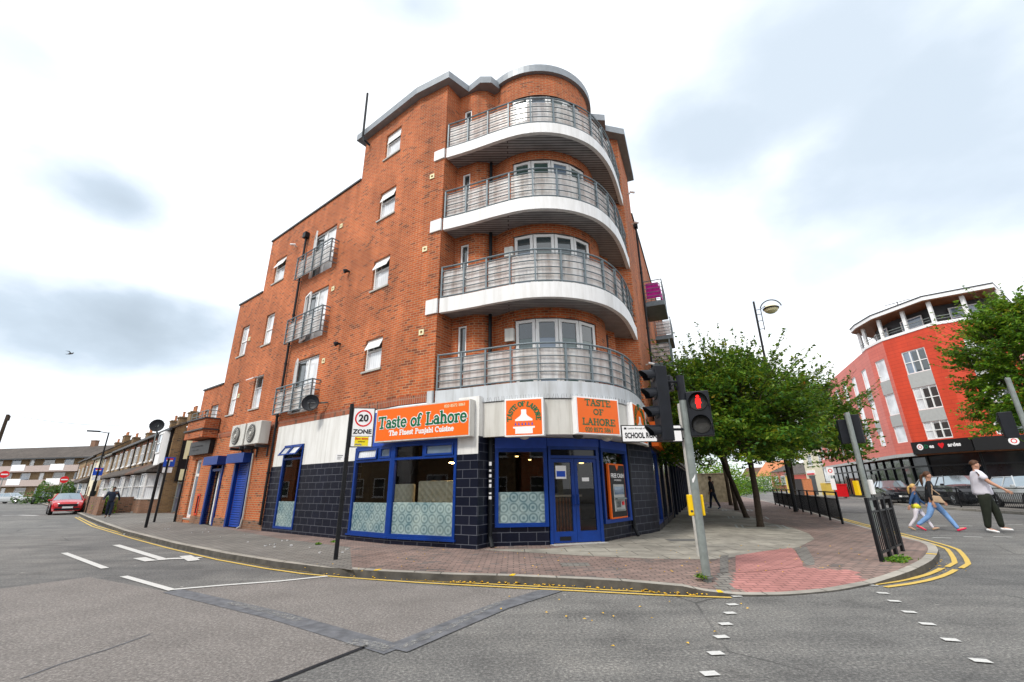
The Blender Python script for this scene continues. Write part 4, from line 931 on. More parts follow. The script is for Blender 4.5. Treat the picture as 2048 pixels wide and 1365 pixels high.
# ================================================================== shopfront glazing
def glazed(F, a, b_, c, d, parent, n=-.06, t=.07, rails=(), mull=(), film=None, name='shop_window', fr='blue_paint', lights=(), gl='shop_glass', dn=.09):
    mb = MB()
    for x0, x1, z0, z1 in [(a, a+t, c, d), (b_-t, b_, c, d), (a+t, b_-t, c, c+t), (a+t, b_-t, d-t, d)]: mb.fb(F, x0, x1, z0, z1, n, n+dn)
    for r_ in rails: mb.fb(F, a+t, b_-t, r_-.03, r_+.03, n+.003, n+dn-.004)
    for m_, z0, z1 in mull: mb.fb(F, m_-.035, m_+.035, z0, z1, n+.005, n+dn-.006)
    w_ = mb.build(name, fr, parent)
    mb = MB(); mb.quad(F, a+t*.5, b_-t*.5, c+t*.5, d-t*.5, n+.03); mb.build('pane', gl, w_)
    if film: mb = MB(); mb.quad(F, a+t, b_-t, c+t, film, n+.036); mb.build('frosted_film', 'frosted_film', w_)
    for (x0, x1, z0, z1, o_) in lights:      # opening lights
        mb = MB(); h = z1-z0; dz = h-math.sqrt(h*h-o_*o_)
        def q(u, z): k = (z1-z)/h; return F.p(u, z+dz*k, n+.06+o_*k)
        for u0, u1, za, zb in ((x0, x0+.05, z0, z1), (x1-.05, x1, z0, z1), (x0+.05, x1-.05, z0, z0+.05), (x0+.05, x1-.05, z1-.05, z1)):
            p = [q(u0, za), q(u1, za), q(u1, zb), q(u0, zb)]; p2 = [(x+F.n[0]*.04, y+F.n[1]*.04, z+.01) for x, y, z in p]; mb.hexa(p+p2)
        v_ = mb.build('opening_light', fr, w_)
        mb = MB(); mb.add([q(x0+.04, z0+.04), q(x1-.04, z0+.04), q(x1-.04, z1-.04), q(x0+.04, z1-.04)], [(0, 1, 2, 3)]); 
        mb.build('pane', 'pane_bright' if o_ > .02 else 'pane_blue', w_)
    return w_
a, b_, c, d = wL; w_ = glazed(FL, a, b_, c, d, BLD, n=-.02, rails=(2.42,), film=1.07, lights=[(a+.06, (a+b_)/2, 2.46, 2.84, .22), ((a+b_)/2+.03, b_-.06, 2.46, 2.84, .22)])
a, b_, c, d = wLw; glazed(FL, a, b_, c, d, BLD, n=-.02, rails=(2.17,), film=1.08, mull=[(.62, 2.2, 2.5)], lights=[(.68, 1.60, 2.2, 2.49, .03), (.10, .56, 2.2, 2.49, .0)])
a, b_, c, d = wM; glazed(FM, a, b_, c, d, BLD, n=-.02, rails=(2.17,), film=1.10, mull=[(1.0, 2.2, 2.5)], lights=[(1.05, 1.93, 2.2, 2.49, .01)])
mb = MB(); mb.fb(FM, -.045, .06, .29, 2.55, -.015, .075); mb.build('corner_mullion', 'blue_paint', BLD)
mb = MB(); mb.fb(FM, 0, 2.05, .25, .29, 0, .10); mb.fb(FL, .0, 1.78, .25, .288, 0, .098); mb.build('sill', 'blue_paint', BLD)
v = S1-S0; FS = Frame(S0, v, (v[1], -v[0])); LS = np.linalg.norm(v)
glazed(FS, 0, LS, .53, 2.36, BLD, n=-.03, t=.09, film=1.32)
v = D1-D0; FD = Frame(D0, v, (v[1], -v[0])); LD = np.linalg.norm(v)
v = A1-A0; FA = Frame(A0, v, (v[1], -v[0])); LA = np.linalg.norm(v)
glazed(FA, .0, LA-.1, .53, 2.40, BLD, n=-.03, t=.09)
mb = MB(); mb.fb(FS, 0, LS, 2.36, 2.62, -.03, .06); mb.fb(FA, 0, LA, 2.40, 2.62, -.03, .06); mb.fb(FD, -.02, LD+.02, 2.42, 2.62, -.03, .065); mb.fb(FA, LA-.1, LA, .53, 2.4, -.03, .06)
mb.build('fascia_board', 'blue_panel', BLD)
# double door
mb = MB(); t = .075
for x0, x1, z0, z1 in [(0, t, .13, 2.42), (LD-t, LD, .13, 2.42), (t, LD-t, 2.34, 2.42), (t, LD-t, 2.12, 2.19)]: mb.fb(FD, x0, x1, z0, z1, -.04, .06)
dr = mb.build('shop_doorway', 'blue_paint', BLD)
mb = MB(); mb.quad(FD, t, LD-t, 2.19, 2.34, -.01); mb.build('pane', 'shop_dark', dr)
mid = LD/2
for s_, (x0, x1) in enumerate(((t, mid-.004), (mid+.004, LD-t))):
    mb = MB(); st = .085
    for a, b_, c, d in [(x0, x0+st, .15, 2.11), (x1-st, x1, .15, 2.11), (x0+st, x1-st, .15, .40), (x0+st, x1-st, 2.02, 2.11)]: mb.fb(FD, a, b_, c, d, -.02, .035)
    hx = x1-.04 if s_ == 0 else x0+.04
    dd_ = mb.build('shop_door', 'blue_paint', BLD)
    mb = MB(); mb.fb(FD, hx-.045, hx+.045, .98, 1.26, .036, .06); mb.tube([FD.p(hx, 1.0, .06), FD.p(hx, 1.02, .10), FD.p(hx, 1.22, .10), FD.p(hx, 1.24, .06)], .014, 6); mb.build('door_handle', 'blue_paint', dd_)
    mb = MB(); mb.quad(FD, x0+st*.9, x1-st*.9, .38, 2.04, .005); mb.build('pane', 'shop_glass', dd_)
    if s_ == 0: mb = MB(); mb.fb(FD, x0+.17, x1-.17, .20, .29, .035, .045); mb.build('letter_plate', 'black_paint', dd_)
mb = MB(); mb.prism([tuple(D0+FD.n*.25), tuple(D1+FD.n*.25), tuple(D1-FD.n*.1), tuple(D0-FD.n*.1)], .0, .135); mb.build('doorstep', 'concrete_post', BLD)
t_ = thing('notice', 'white and blue notice stuck inside the left shop door glass', 'notice', FD.p(.38, 1.7, .01))
mb = MB(); mb.fb(FD, .21, .50, 1.62, 1.94, .0075, .0095); mb.build('paper', 'sign_white', t_); mb = MB(); mb.fb(FD, .235, .475, 1.67, 1.81, .010, .0115); mb.build('print', 'sign_blue', t_)
mb = MB(); mb.fb(FD, .93, 1.13, 1.56, 1.65, .0075, .0095); tag(mb.build('notice', 'sign_white', loc=FD.p(1.0, 1.6, .01)), 'small white notice on the right shop door glass', 'notice')
mb = MB()
for z_, h_, w_ in ((1.98, .09, .03), (1.82, .05, .025), (1.70, .07, .03), (1.58, .05, .03), (1.47, .08, .028), (1.30, .04, .03), (1.20, .07, .032)): mb.box((-.56, 11.045, z_), (w_*2, .006, h_))
tag(mb.build('sticker_strip', 'sign_white', loc=(-.56, 11.04, 1.2)), 'column of torn white stickers on the drainpipe left of the entrance window', 'stickers')
# cash machine panel
cm = thing('cash_machine', 'black cash machine panel with orange border beside the shop door', 'cash machine', FA.p(.6, .7, .02))
mb = MB(); mb.fb(FA, .30, 1.26, .62, 2.02, .012, .09); mb.build('surround', 'sign_orange', cm, bevel=.02)
mb = MB(); mb.fb(FA, .345, 1.215, .665, 1.975, .02, .099); mb.build('panel', 'sign_black', cm)
mb = MB(); mb.add([FA.p(.66, 2.0, .102), FA.p(.90, 2.0, .102), FA.p(.78, 1.83, .102)], [(0, 1, 2)]); mb.build('notch', 'sign_orange', cm)
bfont('FREE CASH', .155, FA, .78, 1.70, .1015, 'sign_white', cm, bold=.003, sx=1.05)
bfont('WITHDRAWALS', .062, FA, .78, 1.585, .1015, 'sign_white', cm, sx=.95)
mb = MB(); mb.fb(FA, .47, 1.1, .80, 1.48, .099, .112); fc = mb.build('fascia_plate', 'grey_panel', cm, bevel=.01)
mb = MB(); mb.fb(FA, .5, 1.07, 1.22, 1.42, .1125, .118); mb.build('screen', 'pane_blue', fc)
mb = MB(); mb.hexa([FA.p(.5, 1.10, .11), FA.p(1.07, 1.10, .11), FA.p(1.07, 1.10, .20), FA.p(.5, 1.10, .20), FA.p(.5, 1.15, .11), FA.p(1.07, 1.15, .11), FA.p(1.07, 1.13, .19), FA.p(.5, 1.13, .19)]); mb.fb(FA, .56, .80, .90, 1.06, .1125, .135); mb.fb(FA, .55, 1.05, .82, .85, .1125, .15); mb.build('card_slot', 'steel_grey', fc)
mb = MB()
for i in range(3):
    for j in range(4): mb.fb(FA, .585+.07*i, .63+.07*i, .915+.034*j, .94+.034*j, .1355, .142)
mb.build('keypad', 'dark_grey', fc)
mb = MB(); mb.fb(FA, .9, 1.02, .95, 1.04, .1125, .13); mb.build('reader', 'sign_red', fc)
# right-hand street ground floor: blue window, dark panels, orange signboard
for u0, u1, zc in ((.5, 2.0, .3), (2.3, 3.8, .3), (4.2, 6.2, .3)): glazed(FR, u0, u1, zc, 2.55, BLD, n=-.12, t=.08, fr='blue_paint' if u0 < 1 else 'cloth_navy', gl='shop_dark')
mb = MB()
for u0, u1 in ((2.0, 2.3), (3.8, 4.2), (6.2, 6.7)): mb.fb(FR, u0, u1, 0, 2.6, -.4, -.02)
mb.fb(FR, .45, 6.5, 0, .3, -.4, -.03); mb.fb(FR, .45, 27, 2.55, 2.9, -.4, -.01)
mb.build('tiled_pier', 'tile_navy', BLD)
mb = MB(); 
for k in range(9): u0 = 6.9+k*2.2; mb.fb(FR, u0, u0+.45, 0, 2.6, -.5, .0)
mb.fb(FR, 6.7, 27, 0, 2.56, -.9, -.45)
mb.build('shop_pillar', 'cloth_navy', BLD)
# blue roller shutter, doors in the side street
mb = MB(); z = .14
while z < 2.42:
    mb.fb(FL, 8.66, 9.74, z, z+.062, -.10, -.06); z += .085
sh = mb.build('roller_shutter', 'blue_panel', BLD)
mb = MB(); mb.fb(FL, 8.66, 9.74, .13, 2.44, -.13, -.10); mb.build('shutter_back', 'cloth_navy', sh)
mb = MB(); mb.fb(FL, 8.52, 8.66, .1, 2.46, -.05, .07); mb.fb(FL, 9.74, 9.88, .1, 2.46, -.05, .07); mb.build('shutter_guide', 'blue_paint', sh)
mb = MB(); mb.fb(FL, 8.45, 10.0, 2.43, 2.78, .021, .36); mb.build('shutter_box', 'blue_paint', sh)
mb = MB(); mb.fb(FL, 10.95, 11.05, .1, 2.46, -.12, .08); mb.fb(FL, 12.1, 12.25, .1, 2.46, -.12, .08); mb.fb(FL, 11.05, 12.1, 2.2, 2.3, -.12, .05); df = mb.build('side_door', 'blue_paint', BLD)
mb = MB(); mb.fb(FL, 10.85, 12.35, 2.44, 2.78, .021, .36); mb.build('shutter_box', 'blue_paint', df)
mb = MB(); mb.fb(FL, 11.1, 11.6, .14, 2.2, -.16, -.11); mb.build('door_leaf', 'wood_brown', df); mb = MB(); mb.fb(FL, 11.62, 11.72, .14, 2.2, -.15, -.10); mb.fb(FL, 11.1, 11.72, .13, .2, -.155, -.1); mb.build('white_jamb', 'upvc', df)
mb = MB(); mb.fb(FL, 11.73, 12.08, .14, 2.2, -.17, -.16); mb.fb(FL, 11.1, 12.08, 2.3, 2.44, -.17, -.16); mb.build('pane', 'shop_dark', df)
window(FL, 13.55, 14.3, .32, 2.78, BLD, rails=(2.1,), n=-.13, t=.12, name='tall_white_window', pn='pane_blue')
mb = MB(); mb.fb(FL, 12.85, 12.92, .45, 1.3, .022, .05); mb.fb(FL, 13.1, 13.17, .45, 1.3, .022, .05); mb.fb(FL, 12.92, 13.1, 1.22, 1.3, .022, .05); mb.fb(FL, 12.92, 13.1, .45, .53, .022, .05); pf = mb.build('red_box_frame', 'red_cladding', BLD)
mb = MB(); mb.fb(FL, 12.92, 13.1, .53, 1.22, .022, .03); mb.build('recess', 'sign_black', pf)
# brick balcony over the side street shop
mb = MB(); mb.fb(FL, 12.3, 14.45, 3.62, 3.98, .04, .62); mb.fb(FL, 12.35, 14.4, 3.98, 4.42, .40, .60); mb.fb(FL, 12.35, 12.55, 3.98, 4.42, .04, .40); sb = mb.build('brick_balcony', 'brick_red', BLD)
mb = MB(); mb.fb(FL, 12.32, 14.43, 4.42, 4.48, .04, .66); mb.fb(FL, 12.25, 14.5, 3.94, 4.0, .04, .68); mb.build('coping', 'dark_grey', sb)
mb = MB()
for zz in (4.62, 4.80): mb.tube([FL.p(12.45, zz, .05), FL.p(12.45, zz, .52), FL.p(14.35, zz, .52)], .018, 6)
for u_ in (12.45, 13.1, 13.75, 14.35): mb.tube([FL.p(u_, 4.45, .52), FL.p(u_, 4.8, .52)], .018, 6)
mb.build('handrail', 'steel_grey', sb)
ss = thing('shop_sign', 'black sign board under the brick balcony of the side street shop', 'sign', FL.p(14, 3.2, .1))
mb = MB(); mb.fb(FL, 12.45, 14.75, 2.97, 3.55, .03, .22); mb.build('board', 'sign_black', ss)
mb = MB()
for (a, b_, z0, z1) in ((13.2, 14.8, 3.30, 3.36), (13.6, 14.4, 3.14, 3.2)):
    x = a
    while x < b_-.05: w0 = random.uniform(.05, .12); mb.fb(FL, x, min(x+w0, b_), z0, z1, .221, .226); x += w0+.05
mb.build('lettering', 'dark_grey', ss)
# ================================================================== air conditioners, dishes, cameras
def ac(u0, label):
    r_ = thing('air_conditioner', label, 'air conditioner', FL.p(u0+.6, 3.0, .2), group=None)
    mb = MB(); mb.fb(FL, u0, u0+1.18, 3.02, 3.84, .14, .50); mb.build('casing', 'cream_fascia', r_, bevel=.02)
    o = FL.p(u0+.68, 3.42, .50); nn = (*FL.n, 0); mb = MB(); mb.lathe(o, nn, [(0, .33), (.03, .33), (.031, .28)], 22); g_ = mb.build('fan_grille', 'lens_dark', r_)
    mb = MB()
    for k in (.26, .2, .14, .08): mb.tube([(o[0]+FL.d[0]*k*math.cos(a)+FL.n[0]*.04, o[1]+FL.d[1]*k*math.cos(a)+FL.n[1]*.04, o[2]+k*math.sin(a)) for a in np.linspace(0, 6.283, 20)], .009, 4)
    mb.lathe((o[0]+FL.n[0]*.03, o[1]+FL.n[1]*.03, o[2]), nn, [(0, .07), (.025, .05)], 12); mb.build('fan_guard', 'cream_fascia', g_)
    mb = MB(); 
    for x in (u0+.15, u0+1.0): mb = MB(); mb.fb(FL, x, x+.05, 2.9, 3.0, .03, .5); mb.fb(FL, x, x+.05, 2.6, 2.9, .03, .07); mb.build('bracket', 'dark_grey', r_)
ac(7.12, 'cream air conditioner on the brick wall, the one nearer the drainpipe'); ac(8.42, 'cream air conditioner on the brick wall, the one above the blue roller shutter')
def dish(name, label, c, nrm, r, arm_to, mat='dark_grey'):
    t_ = thing(name, label, 'satellite dish', arm_to); n_ = Vector(nrm).normalized()
    mb = MB(); mb.lathe(Vector(c), n_, [(-.02, r*.15), (0, r*.5), (.04, r*.85), (.07, r), (.075, r*.98), (.05, r*.84), (.012, r*.5), (-.0, .01)], 22); mb.build('reflector', mat, t_, smooth=False)
    mb = MB(); mb.tube([c, arm_to], .025, 6); mb.build('arm', 'dark_grey', t_)
    mb = MB(); e_ = Vector(c)+n_*r*.8-Vector((0, 0, r*.25)); mb.tube([Vector(c)-Vector((0, 0, r*.8)), e_], .012, 5); mb.lathe(e_-n_*.05, n_, [(0, .03), (.1, .03)], 8); mb.build('receiver', 'dark_grey', t_)
dish('satellite_dish', 'dark round satellite dish beside the lowest Juliet balcony', FL.p(3.95, 4.08, .42), (.15, -.95, .12), .27, FL.p(3.6, 4.12, .03), 'black_plastic')
for i, (u_, z_) in enumerate([(3.32, 8.8), (3.34, 6.08)]):
    t_ = thing('wall_floodlight', 'small dark wall light right of the %s Juliet balcony' % ('topmost' if i == 0 else 'middle'), 'wall light', FL.p(u_, z_, .02))
    mb = MB(); mb.fb(FL, u_-.03, u_+.03, z_-.03, z_+.03, .0, .10); mb.build('bracket', 'black_plastic', t_)
    mb = MB(); mb.lathe(FL.p(u_, z_+.02, .08), (FL.n[0]*.8+FL.d[0]*.4, FL.n[1]*.8+FL.d[1]*.4, -.45), [(0, .05), (.05, .07), (.13, .085), (.14, .07)], 12); mb.build('lamp_head', 'black_plastic', t_)
for F, u_, z_, lb in [(FL, 7.75, 11.45, 'white security camera near the top of the long drainpipe'), (FL, 15.55, 4.35, 'white security camera on the brick balcony end'), (FR, 1.7, 13.2, 'small white camera high under the right eave'), (FR, 2.0, 11.9, 'small white lamp on the right corner wall below the eave'), (FR, 1.35, 5.6, 'white wall lamp beside the lowest curved balcony, main road side')]:
    t_ = thing('security_camera', lb, 'camera' if 'camera' in lb else 'wall lamp', F.p(u_, z_, .02))
    mb = MB(); mb.fb(F, u_-.02, u_+.02, z_-.02, z_+.02, .01, .12); mb.build('arm', 'cream_fascia', t_)
    mb = MB(); mb.lathe(F.p(u_-.08, z_+.03, .12), (F.d[0]*.4+F.n[0], F.d[1]*.4+F.n[1], -.25), [(0, .045), (.2, .045), (.21, .035)], 10); mb.build('housing', 'sign_white', t_)
mb = MB(); mb.fb(Frame((-.03, 11.50), (1, -.35), (-.35, -1)), -.14, .12, 5.25, 5.62, .0, .12)
tag(mb.build('meter_box', 'cream_fascia', loc=(-.03, 11.4, 5.25)), 'small white box on the brick left of the lowest curved window', 'box')
mb = MB(); mb.fb(Frame((-.03, 11.50), (1, -.35), (-.35, -1)), -.14, .12, 7.9, 8.2, .0, .12)
tag(mb.build('meter_box', 'cream_fascia', loc=(-.03, 11.4, 7.9)), 'small white box on the brick left of the second curved window', 'box')
# ================================================================== shop signs
def zat(p2, px, py): r_ = ray(px, py); return CAMH+np.linalg.norm(np.array(p2[:2]))/np.linalg.norm(r_[:2])*r_[2]
def oncurve(P, px, py):
    r_ = ray(px, py)[:2]; r_ = r_/np.linalg.norm(r_)
    for a, c in zip(P, P[1:]):
        d = c-a; A = np.array([[r_[0], -d[0]], [r_[1], -d[1]]]); 
        if abs(np.linalg.det(A)) < 1e-9: continue
        t, k = np.linalg.solve(A, a)
        if 0 <= k <= 1: return r_*t
    return None
sg = thing('shop_sign', 'long orange fascia sign with green lettering above the side street window', 'sign', FM.p(1, 2.6, .1))
sg_u0, sg_u1 = -.52, 2.52
mb = MB(); mb.fb(FM, sg_u0, sg_u1, 2.60, 3.50, .05, .27); mb.build('case', 'cream_fascia', sg, bevel=.008)
mb = MB(); mb.fb(FM, sg_u0+.035, sg_u1-.035, 2.635, 3.465, .27, .274); mb.build('face', 'sign_orange', sg)
serif('Taste of Lahore', FM, -.42, 2.44, 2.965, .30, .2755, 'sign_white', sg, wid=.20, extra=.13)
serif('Taste of Lahore', FM, -.42, 2.44, 2.965, .30, .283, 'sign_green', sg, wid=.20)
serif('The Finest Punjabi Cuisine'.replace('The', 'The'), FM, -.02, 2.06, 2.76, .125, .2755, 'sign_white', sg, wid=.2, extra=.05)
bfont('020 8572 5861', .10, FM, 2.07, 3.375, .277, 'sign_cream', sg, bold=.0015, sx=1.05)
SCv = offset(OS, .03-.16)   # face of the boxes standing off the fascia
def fsign(px0, py0, px1, py1, yt, yb, label):
    a = oncurve(SCv, px0, py0); c = oncurve(SCv, px1, py1); d = c-a; l = np.linalg.norm(d); F = Frame(a, d, (d[1], -d[0]))
    pxm = (px0+px1)/2; z1 = zat((a+c)/2, pxm, yt); z0 = zat((a+c)/2, pxm, yb)
    t_ = thing('shop_sign', label, 'sign', F.p(l/2, z0, 0)); mb = MB(); mb.fb(F, 0, l, z0, z1, -.2, .0); mb.build('case', 'sign_white', t_, bevel=.006)
    mb = MB(); mb.fb(F, .04, l-.04, z0+.035, z1-.035, 0, .004); mb.build('face', 'sign_orange', t_)
    return t_, F, l, z0, z1
def oven(t_, F, l, z0, z1):
    k = l/.9; c = l/2; n = .0055; zz = lambda f: z0+f*(z1-z0)
    mb = MB()
    def pl(pts): mb.add([F.p(c+x*k, zz(y), n) for x, y in pts], [tuple(range(len(pts)))])
    pl([(-.06, .70), (.06, .70), (.06, .58), (.09, .53), (.20, .44), (.20, .40), (-.20, .40), (-.20, .44), (-.09, .53), (-.06, .58)])
    pl([(-.25, .255), (.25, .255), (.25, .215), (.20, .2), (-.20, .2), (-.25, .215)]); pl([(-.20, .2), (.20, .2), (.20, .07), (-.20, .07)])
    mb.build('emblem', 'sign_white', t_)
    mb = MB()
    for i in range(6):
        x = c+(-.19+.076*i)*k; mb.add([F.p(x-.02*k, zz(.29), n), F.p(x+.02*k, zz(.29), n), F.p(x, zz(.375), n)], [(0, 1, 2)])
    mb.build('flames', 'sign_blue', t_)
    r_ = .285*k
    serif('TASTE OF LAHORE', F, 0, 1.0, 0, .105*k, n, 'sign_green', t_, wid=.24, arc=(c, zz(.46), r_, 196))
s2 = fsign(1009, 836, 1087, 836, 797, 873, 'square orange sign with white oven emblem left of the lettered square one'); oven(*s2)
s3 = fsign(1153, 836, 1239, 836, 796, 870, 'square orange sign with stacked green words above the cash machine')
t_, F, l, z0, z1 = s3; h_ = z1-z0
serif('TASTE', F, l*.20, l*.80, z0+h_*.77, h_*.17, .006, 'sign_green', t_, wid=.22); serif('OF', F, l*.38, l*.62, z0+h_*.53, h_*.15, .006, 'sign_green', t_, wid=.22)
serif('LAHORE', F, l*.12, l*.88, z0+h_*.25, h_*.17, .006, 'sign_green', t_, wid=.22); bfont('020 8572 5861', h_*.165, F, l*.5, z0+h_*.12, .006, 'sign_green', t_, bold=.002, sx=.92)
s4 = fsign(1268, 850, 1292, 852, 812, 887, 'orange sign with oven emblem at the right-hand bend of the fascia'); oven(*s4)
s5 = thing('shop_sign', 'long orange sign board along the main road side of the shop', 'sign', FR.p(3, 2.6, .1)); mb = MB(); mb.fb(FR, .35, 8.2, 2.64, 3.42, .02, .22); mb.build('case', 'sign_orange', s5)
mb = MB(); mb.fb(FR, 8.25, 27, 2.64, 3.38, .02, .15); mb.build('fascia_board', 'dark_grey', BLD)
# bird spikes above signs
mb = MB()
for i in range(90):
    p = along(offset(OS, -.04), .15+(LTOT-2.4)*i/90); mb.tube([(p[0], p[1], 3.44), (p[0]+random.uniform(-.03, .03), p[1]-.03, 3.55)], .003, 3)
tag(mb.build('bird_spikes', 'black_plastic', loc=(0, 10.5, 3.44)), 'row of thin bird spikes on top of the curved fascia', 'bird spikes')
# ================================================================== restaurant interior
mb = MB(); I = lambda F, u, n: tuple(F.p(u, 0, n)[:2])
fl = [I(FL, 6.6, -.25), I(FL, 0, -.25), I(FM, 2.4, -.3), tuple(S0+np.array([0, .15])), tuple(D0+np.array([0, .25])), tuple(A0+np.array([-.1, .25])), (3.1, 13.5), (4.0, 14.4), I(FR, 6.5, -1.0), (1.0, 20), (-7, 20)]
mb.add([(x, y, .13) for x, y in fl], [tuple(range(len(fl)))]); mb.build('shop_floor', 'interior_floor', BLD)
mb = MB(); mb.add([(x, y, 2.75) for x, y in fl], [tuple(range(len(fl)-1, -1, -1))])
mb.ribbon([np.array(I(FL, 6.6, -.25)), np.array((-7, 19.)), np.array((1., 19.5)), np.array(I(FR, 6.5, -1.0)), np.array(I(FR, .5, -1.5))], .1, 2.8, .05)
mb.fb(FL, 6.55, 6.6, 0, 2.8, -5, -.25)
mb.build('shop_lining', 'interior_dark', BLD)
def booth(F, u0, u1, n, h, label, thick=.12):
    t_ = thing('booth_seat', label, 'booth seat', F.p((u0+u1)/2, .13, n)); mb = MB(); mb.fb(F, u0, u1, .13, h, n-thick, n); mb.build('backrest', 'quilt', t_, bevel=.04)
    mb = MB(); mb.fb(F, u0, u1, .13, .58, n-.6, n-thick-.003); mb.build('seat', 'cream_quilt', t_, bevel=.03)
booth(FM, .22, 1.62, -.75, 1.62, 'cream quilted booth back behind the wide shop window'); booth(FL, .1, 1.2, -.75, 1.55, 'cream quilted booth back behind the narrow pane of the corner window')
mb = MB(); mb.fb(FM, 1.97, 2.05, .13, 1.72, -.5, -.2); tag(mb.build('booth_seat', 'cream_quilt', loc=FM.p(2, .13, -.3), bevel=.02), 'edge of a cream booth beside the tiled corner pier', 'booth seat')
for i, (p, z, r_, lb) in enumerate([(FM.p(1.62, 0, -1.2), 2.15, .22, 'wide lit pendant lamp behind the corner window'), (FM.p(.2, 0, -2.4), 2.18, .15, 'small lit pendant lamp deeper behind the corner window'), ((.1, 12.4, 0), 2.25, .06, 'tiny lit bulb behind the window left of the door'), ((.45, 12.3, 0), 2.15, .05, 'second tiny lit bulb behind the window left of the door'), ((1.25, 13.2, 0), 2.15, .09, 'dark pendant lamp behind the left door leaf'), ((2.0, 13.3, 0), 2.1, .09, 'warm pendant lamp behind the right door leaf')]):
    t_ = thing('pendant_lamp', lb, 'lamp', (p[0], p[1], z)); mb = MB(); mb.lathe((p[0], p[1], z), (0, 0, 1), [(0, r_), (.04, r_*.9), (.1, r_*.3), (.16, .015)], 14); mb.build('lamp_shade', 'black_plastic', t_)
    mb = MB(); mb.lathe((p[0], p[1], z-.03), (0, 0, 1), [(0, r_*.5), (.012, r_*.8), (.028, r_*.8)], 12); mb.build('bulb', 'lamp_small' if i > 1 else 'lamp_warm', t_)
    mb = MB(); mb.tube([(p[0], p[1], z+.16), (p[0], p[1], 2.74)], .006, 4); mb.build('cord', 'black_plastic', t_)
t_ = thing('counter', 'dark slatted wooden counter inside behind the shop doors', 'counter', (1.9, 14.2, .13)); mb = MB(); mb.fb(FD, -.3, 1.9, .13, 1.15, -2.6, -2.2); mb.build('front', 'dark_wood', t_)
mb = MB(); mb.fb(FD, -.35, 1.95, 1.151, 1.2, -2.65, -2.12); mb.build('worktop', 'cream_fascia', t_)
mb = MB()
for k in range(22): mb.fb(FD, -.28+k*.1, -.23+k*.1, .15, 1.12, -2.2, -2.17)
mb.build('slats', 'wood_brown', t_)
# ================================================================== street furniture
def pole(name, label, cat, base, h, r, mat, cap=True):
    t_ = thing(name, label, cat, (base[0], base[1], .12)); mb = MB(); mb.lathe((base[0], base[1], .0), (0, 0, 1), [(0, r), (h+.12, r), (h+.13, r*.5)], 14); mb.build('pole', mat, t_, smooth=False); return t_
def head(parent, c, faced, n_l, size=.11, visor=.20, pitch=.30, bodyw=.30, bodyd=.16, box='black_plastic', lit=None, backboard=0, z0=None):
    """signal head: body, round lenses with hoods; faced = direction the lights point"""
    f = np.array(faced[:2], float); f /= np.linalg.norm(f); s_ = np.array([f[1], -f[0]]); F = Frame(c[:2], s_, f)
    hh = pitch*n_l; mb = MB(); mb.fb(F, -bodyw/2, bodyw/2, c[2]-hh/2, c[2]+hh/2, -bodyd/2, bodyd/2)
    if backboard: mb.fb(F, -backboard/2, backboard/2, c[2]-hh/2-.08, c[2]+hh/2+.08, -.012, .012)
    b_ = mb.build('signal_housing', box, parent, bevel=.012)
    for i in range(n_l):
        zc = c[2]+hh/2-pitch*(i+.5); o = np.array(F.p(0, zc, bodyd/2)); mb = MB(); mb.lathe(o+np.array([*f, 0])*.001, (*f, 0), [(0, size), (.012, size*.96), (.022, size*.6)], 18); mb.build('lens', 'lens_dark', b_)
        mb = MB(); n_ = 14; vs = []
        for k in range(n_+1):
            an = rad(-25+230*k/n_); l_ = visor*(.55+.45*max(0, math.sin(an))); cx_, cz_ = math.cos(an)*size*1.12, math.sin(an)*size*1.12
            vs += [F.p(cx_, zc+cz_, bodyd/2-.005), F.p(cx_*.93, zc+cz_*.98-.015, bodyd/2+l_)]
        mb.add(vs, [(2*k, 2*k+1, 2*k+3, 2*k+2) for k in range(n_)]); h_ = mb.build('hood', box, b_); sm = h_.modifiers.new('s', 'SOLIDIFY'); sm.thickness = .006
    return b_, F
# main signal pole at the corner
gp = gnd(1414, 1157)[:2]
T1 = pole('traffic_signal', 'grey traffic signal pole with red man and side facing hooded head on the corner', 'traffic signal', gp, 3.05, .062, 'steel_grey')
mb = MB(); mb.lathe((*gp, .12), (0, 0, 1), [(0, .09), (.02, .09), (.03, .066), (.04, .064)], 14); mb.build('base_collar', 'stain', T1)
mb = MB(); mb.lathe((*gp, 2.78), (0, 0, 1), [(0, .066), (.42, .066), (.43, .03)], 12); mb.build('cap_sleeve', 'black_plastic', T1)
hc = gp+np.array([-.37, -.02])
head(T1, (hc[0], hc[1], 2.73), (-1, -.10), 4, size=.10, visor=.23, pitch=.31, bodyw=.26, bodyd=.20)
head(T1, (gp[0]-.12, gp[1]+.22, 3.12), (-.75, .5), 1, size=.10, visor=.22, pitch=.26, bodyw=.2, bodyd=.12)
mb = MB()
for zz in (2.30, 3.10): mb.tube([(hc[0]+.05, hc[1], zz), (gp[0], gp[1], zz)], .022, 6)
mb.tube([(gp[0]-.05, gp[1], 2.95), (gp[0]-.12, gp[1]-.02, 3.06), (gp[0]-.2, gp[1], 3.0), (gp[0]-.26, gp[1], 2.85)], .014, 6); mb.build('bracket', 'black_plastic', T1)
pc = gp+np.array([.225, -.06]); fdir = np.array([-.42, -1.])
b_, FP = head(T1, (pc[0], pc[1], 2.545), fdir, 2, size=.145, visor=.13, pitch=.365, bodyw=.35, bodyd=.16)
mb = MB(); zc = 2.545+.365*.5; nn = .108
def fl_(pts, m=mb): m.add([FP.p(x, zc+z, nn) for x, z in pts], [tuple(range(len(pts)))])
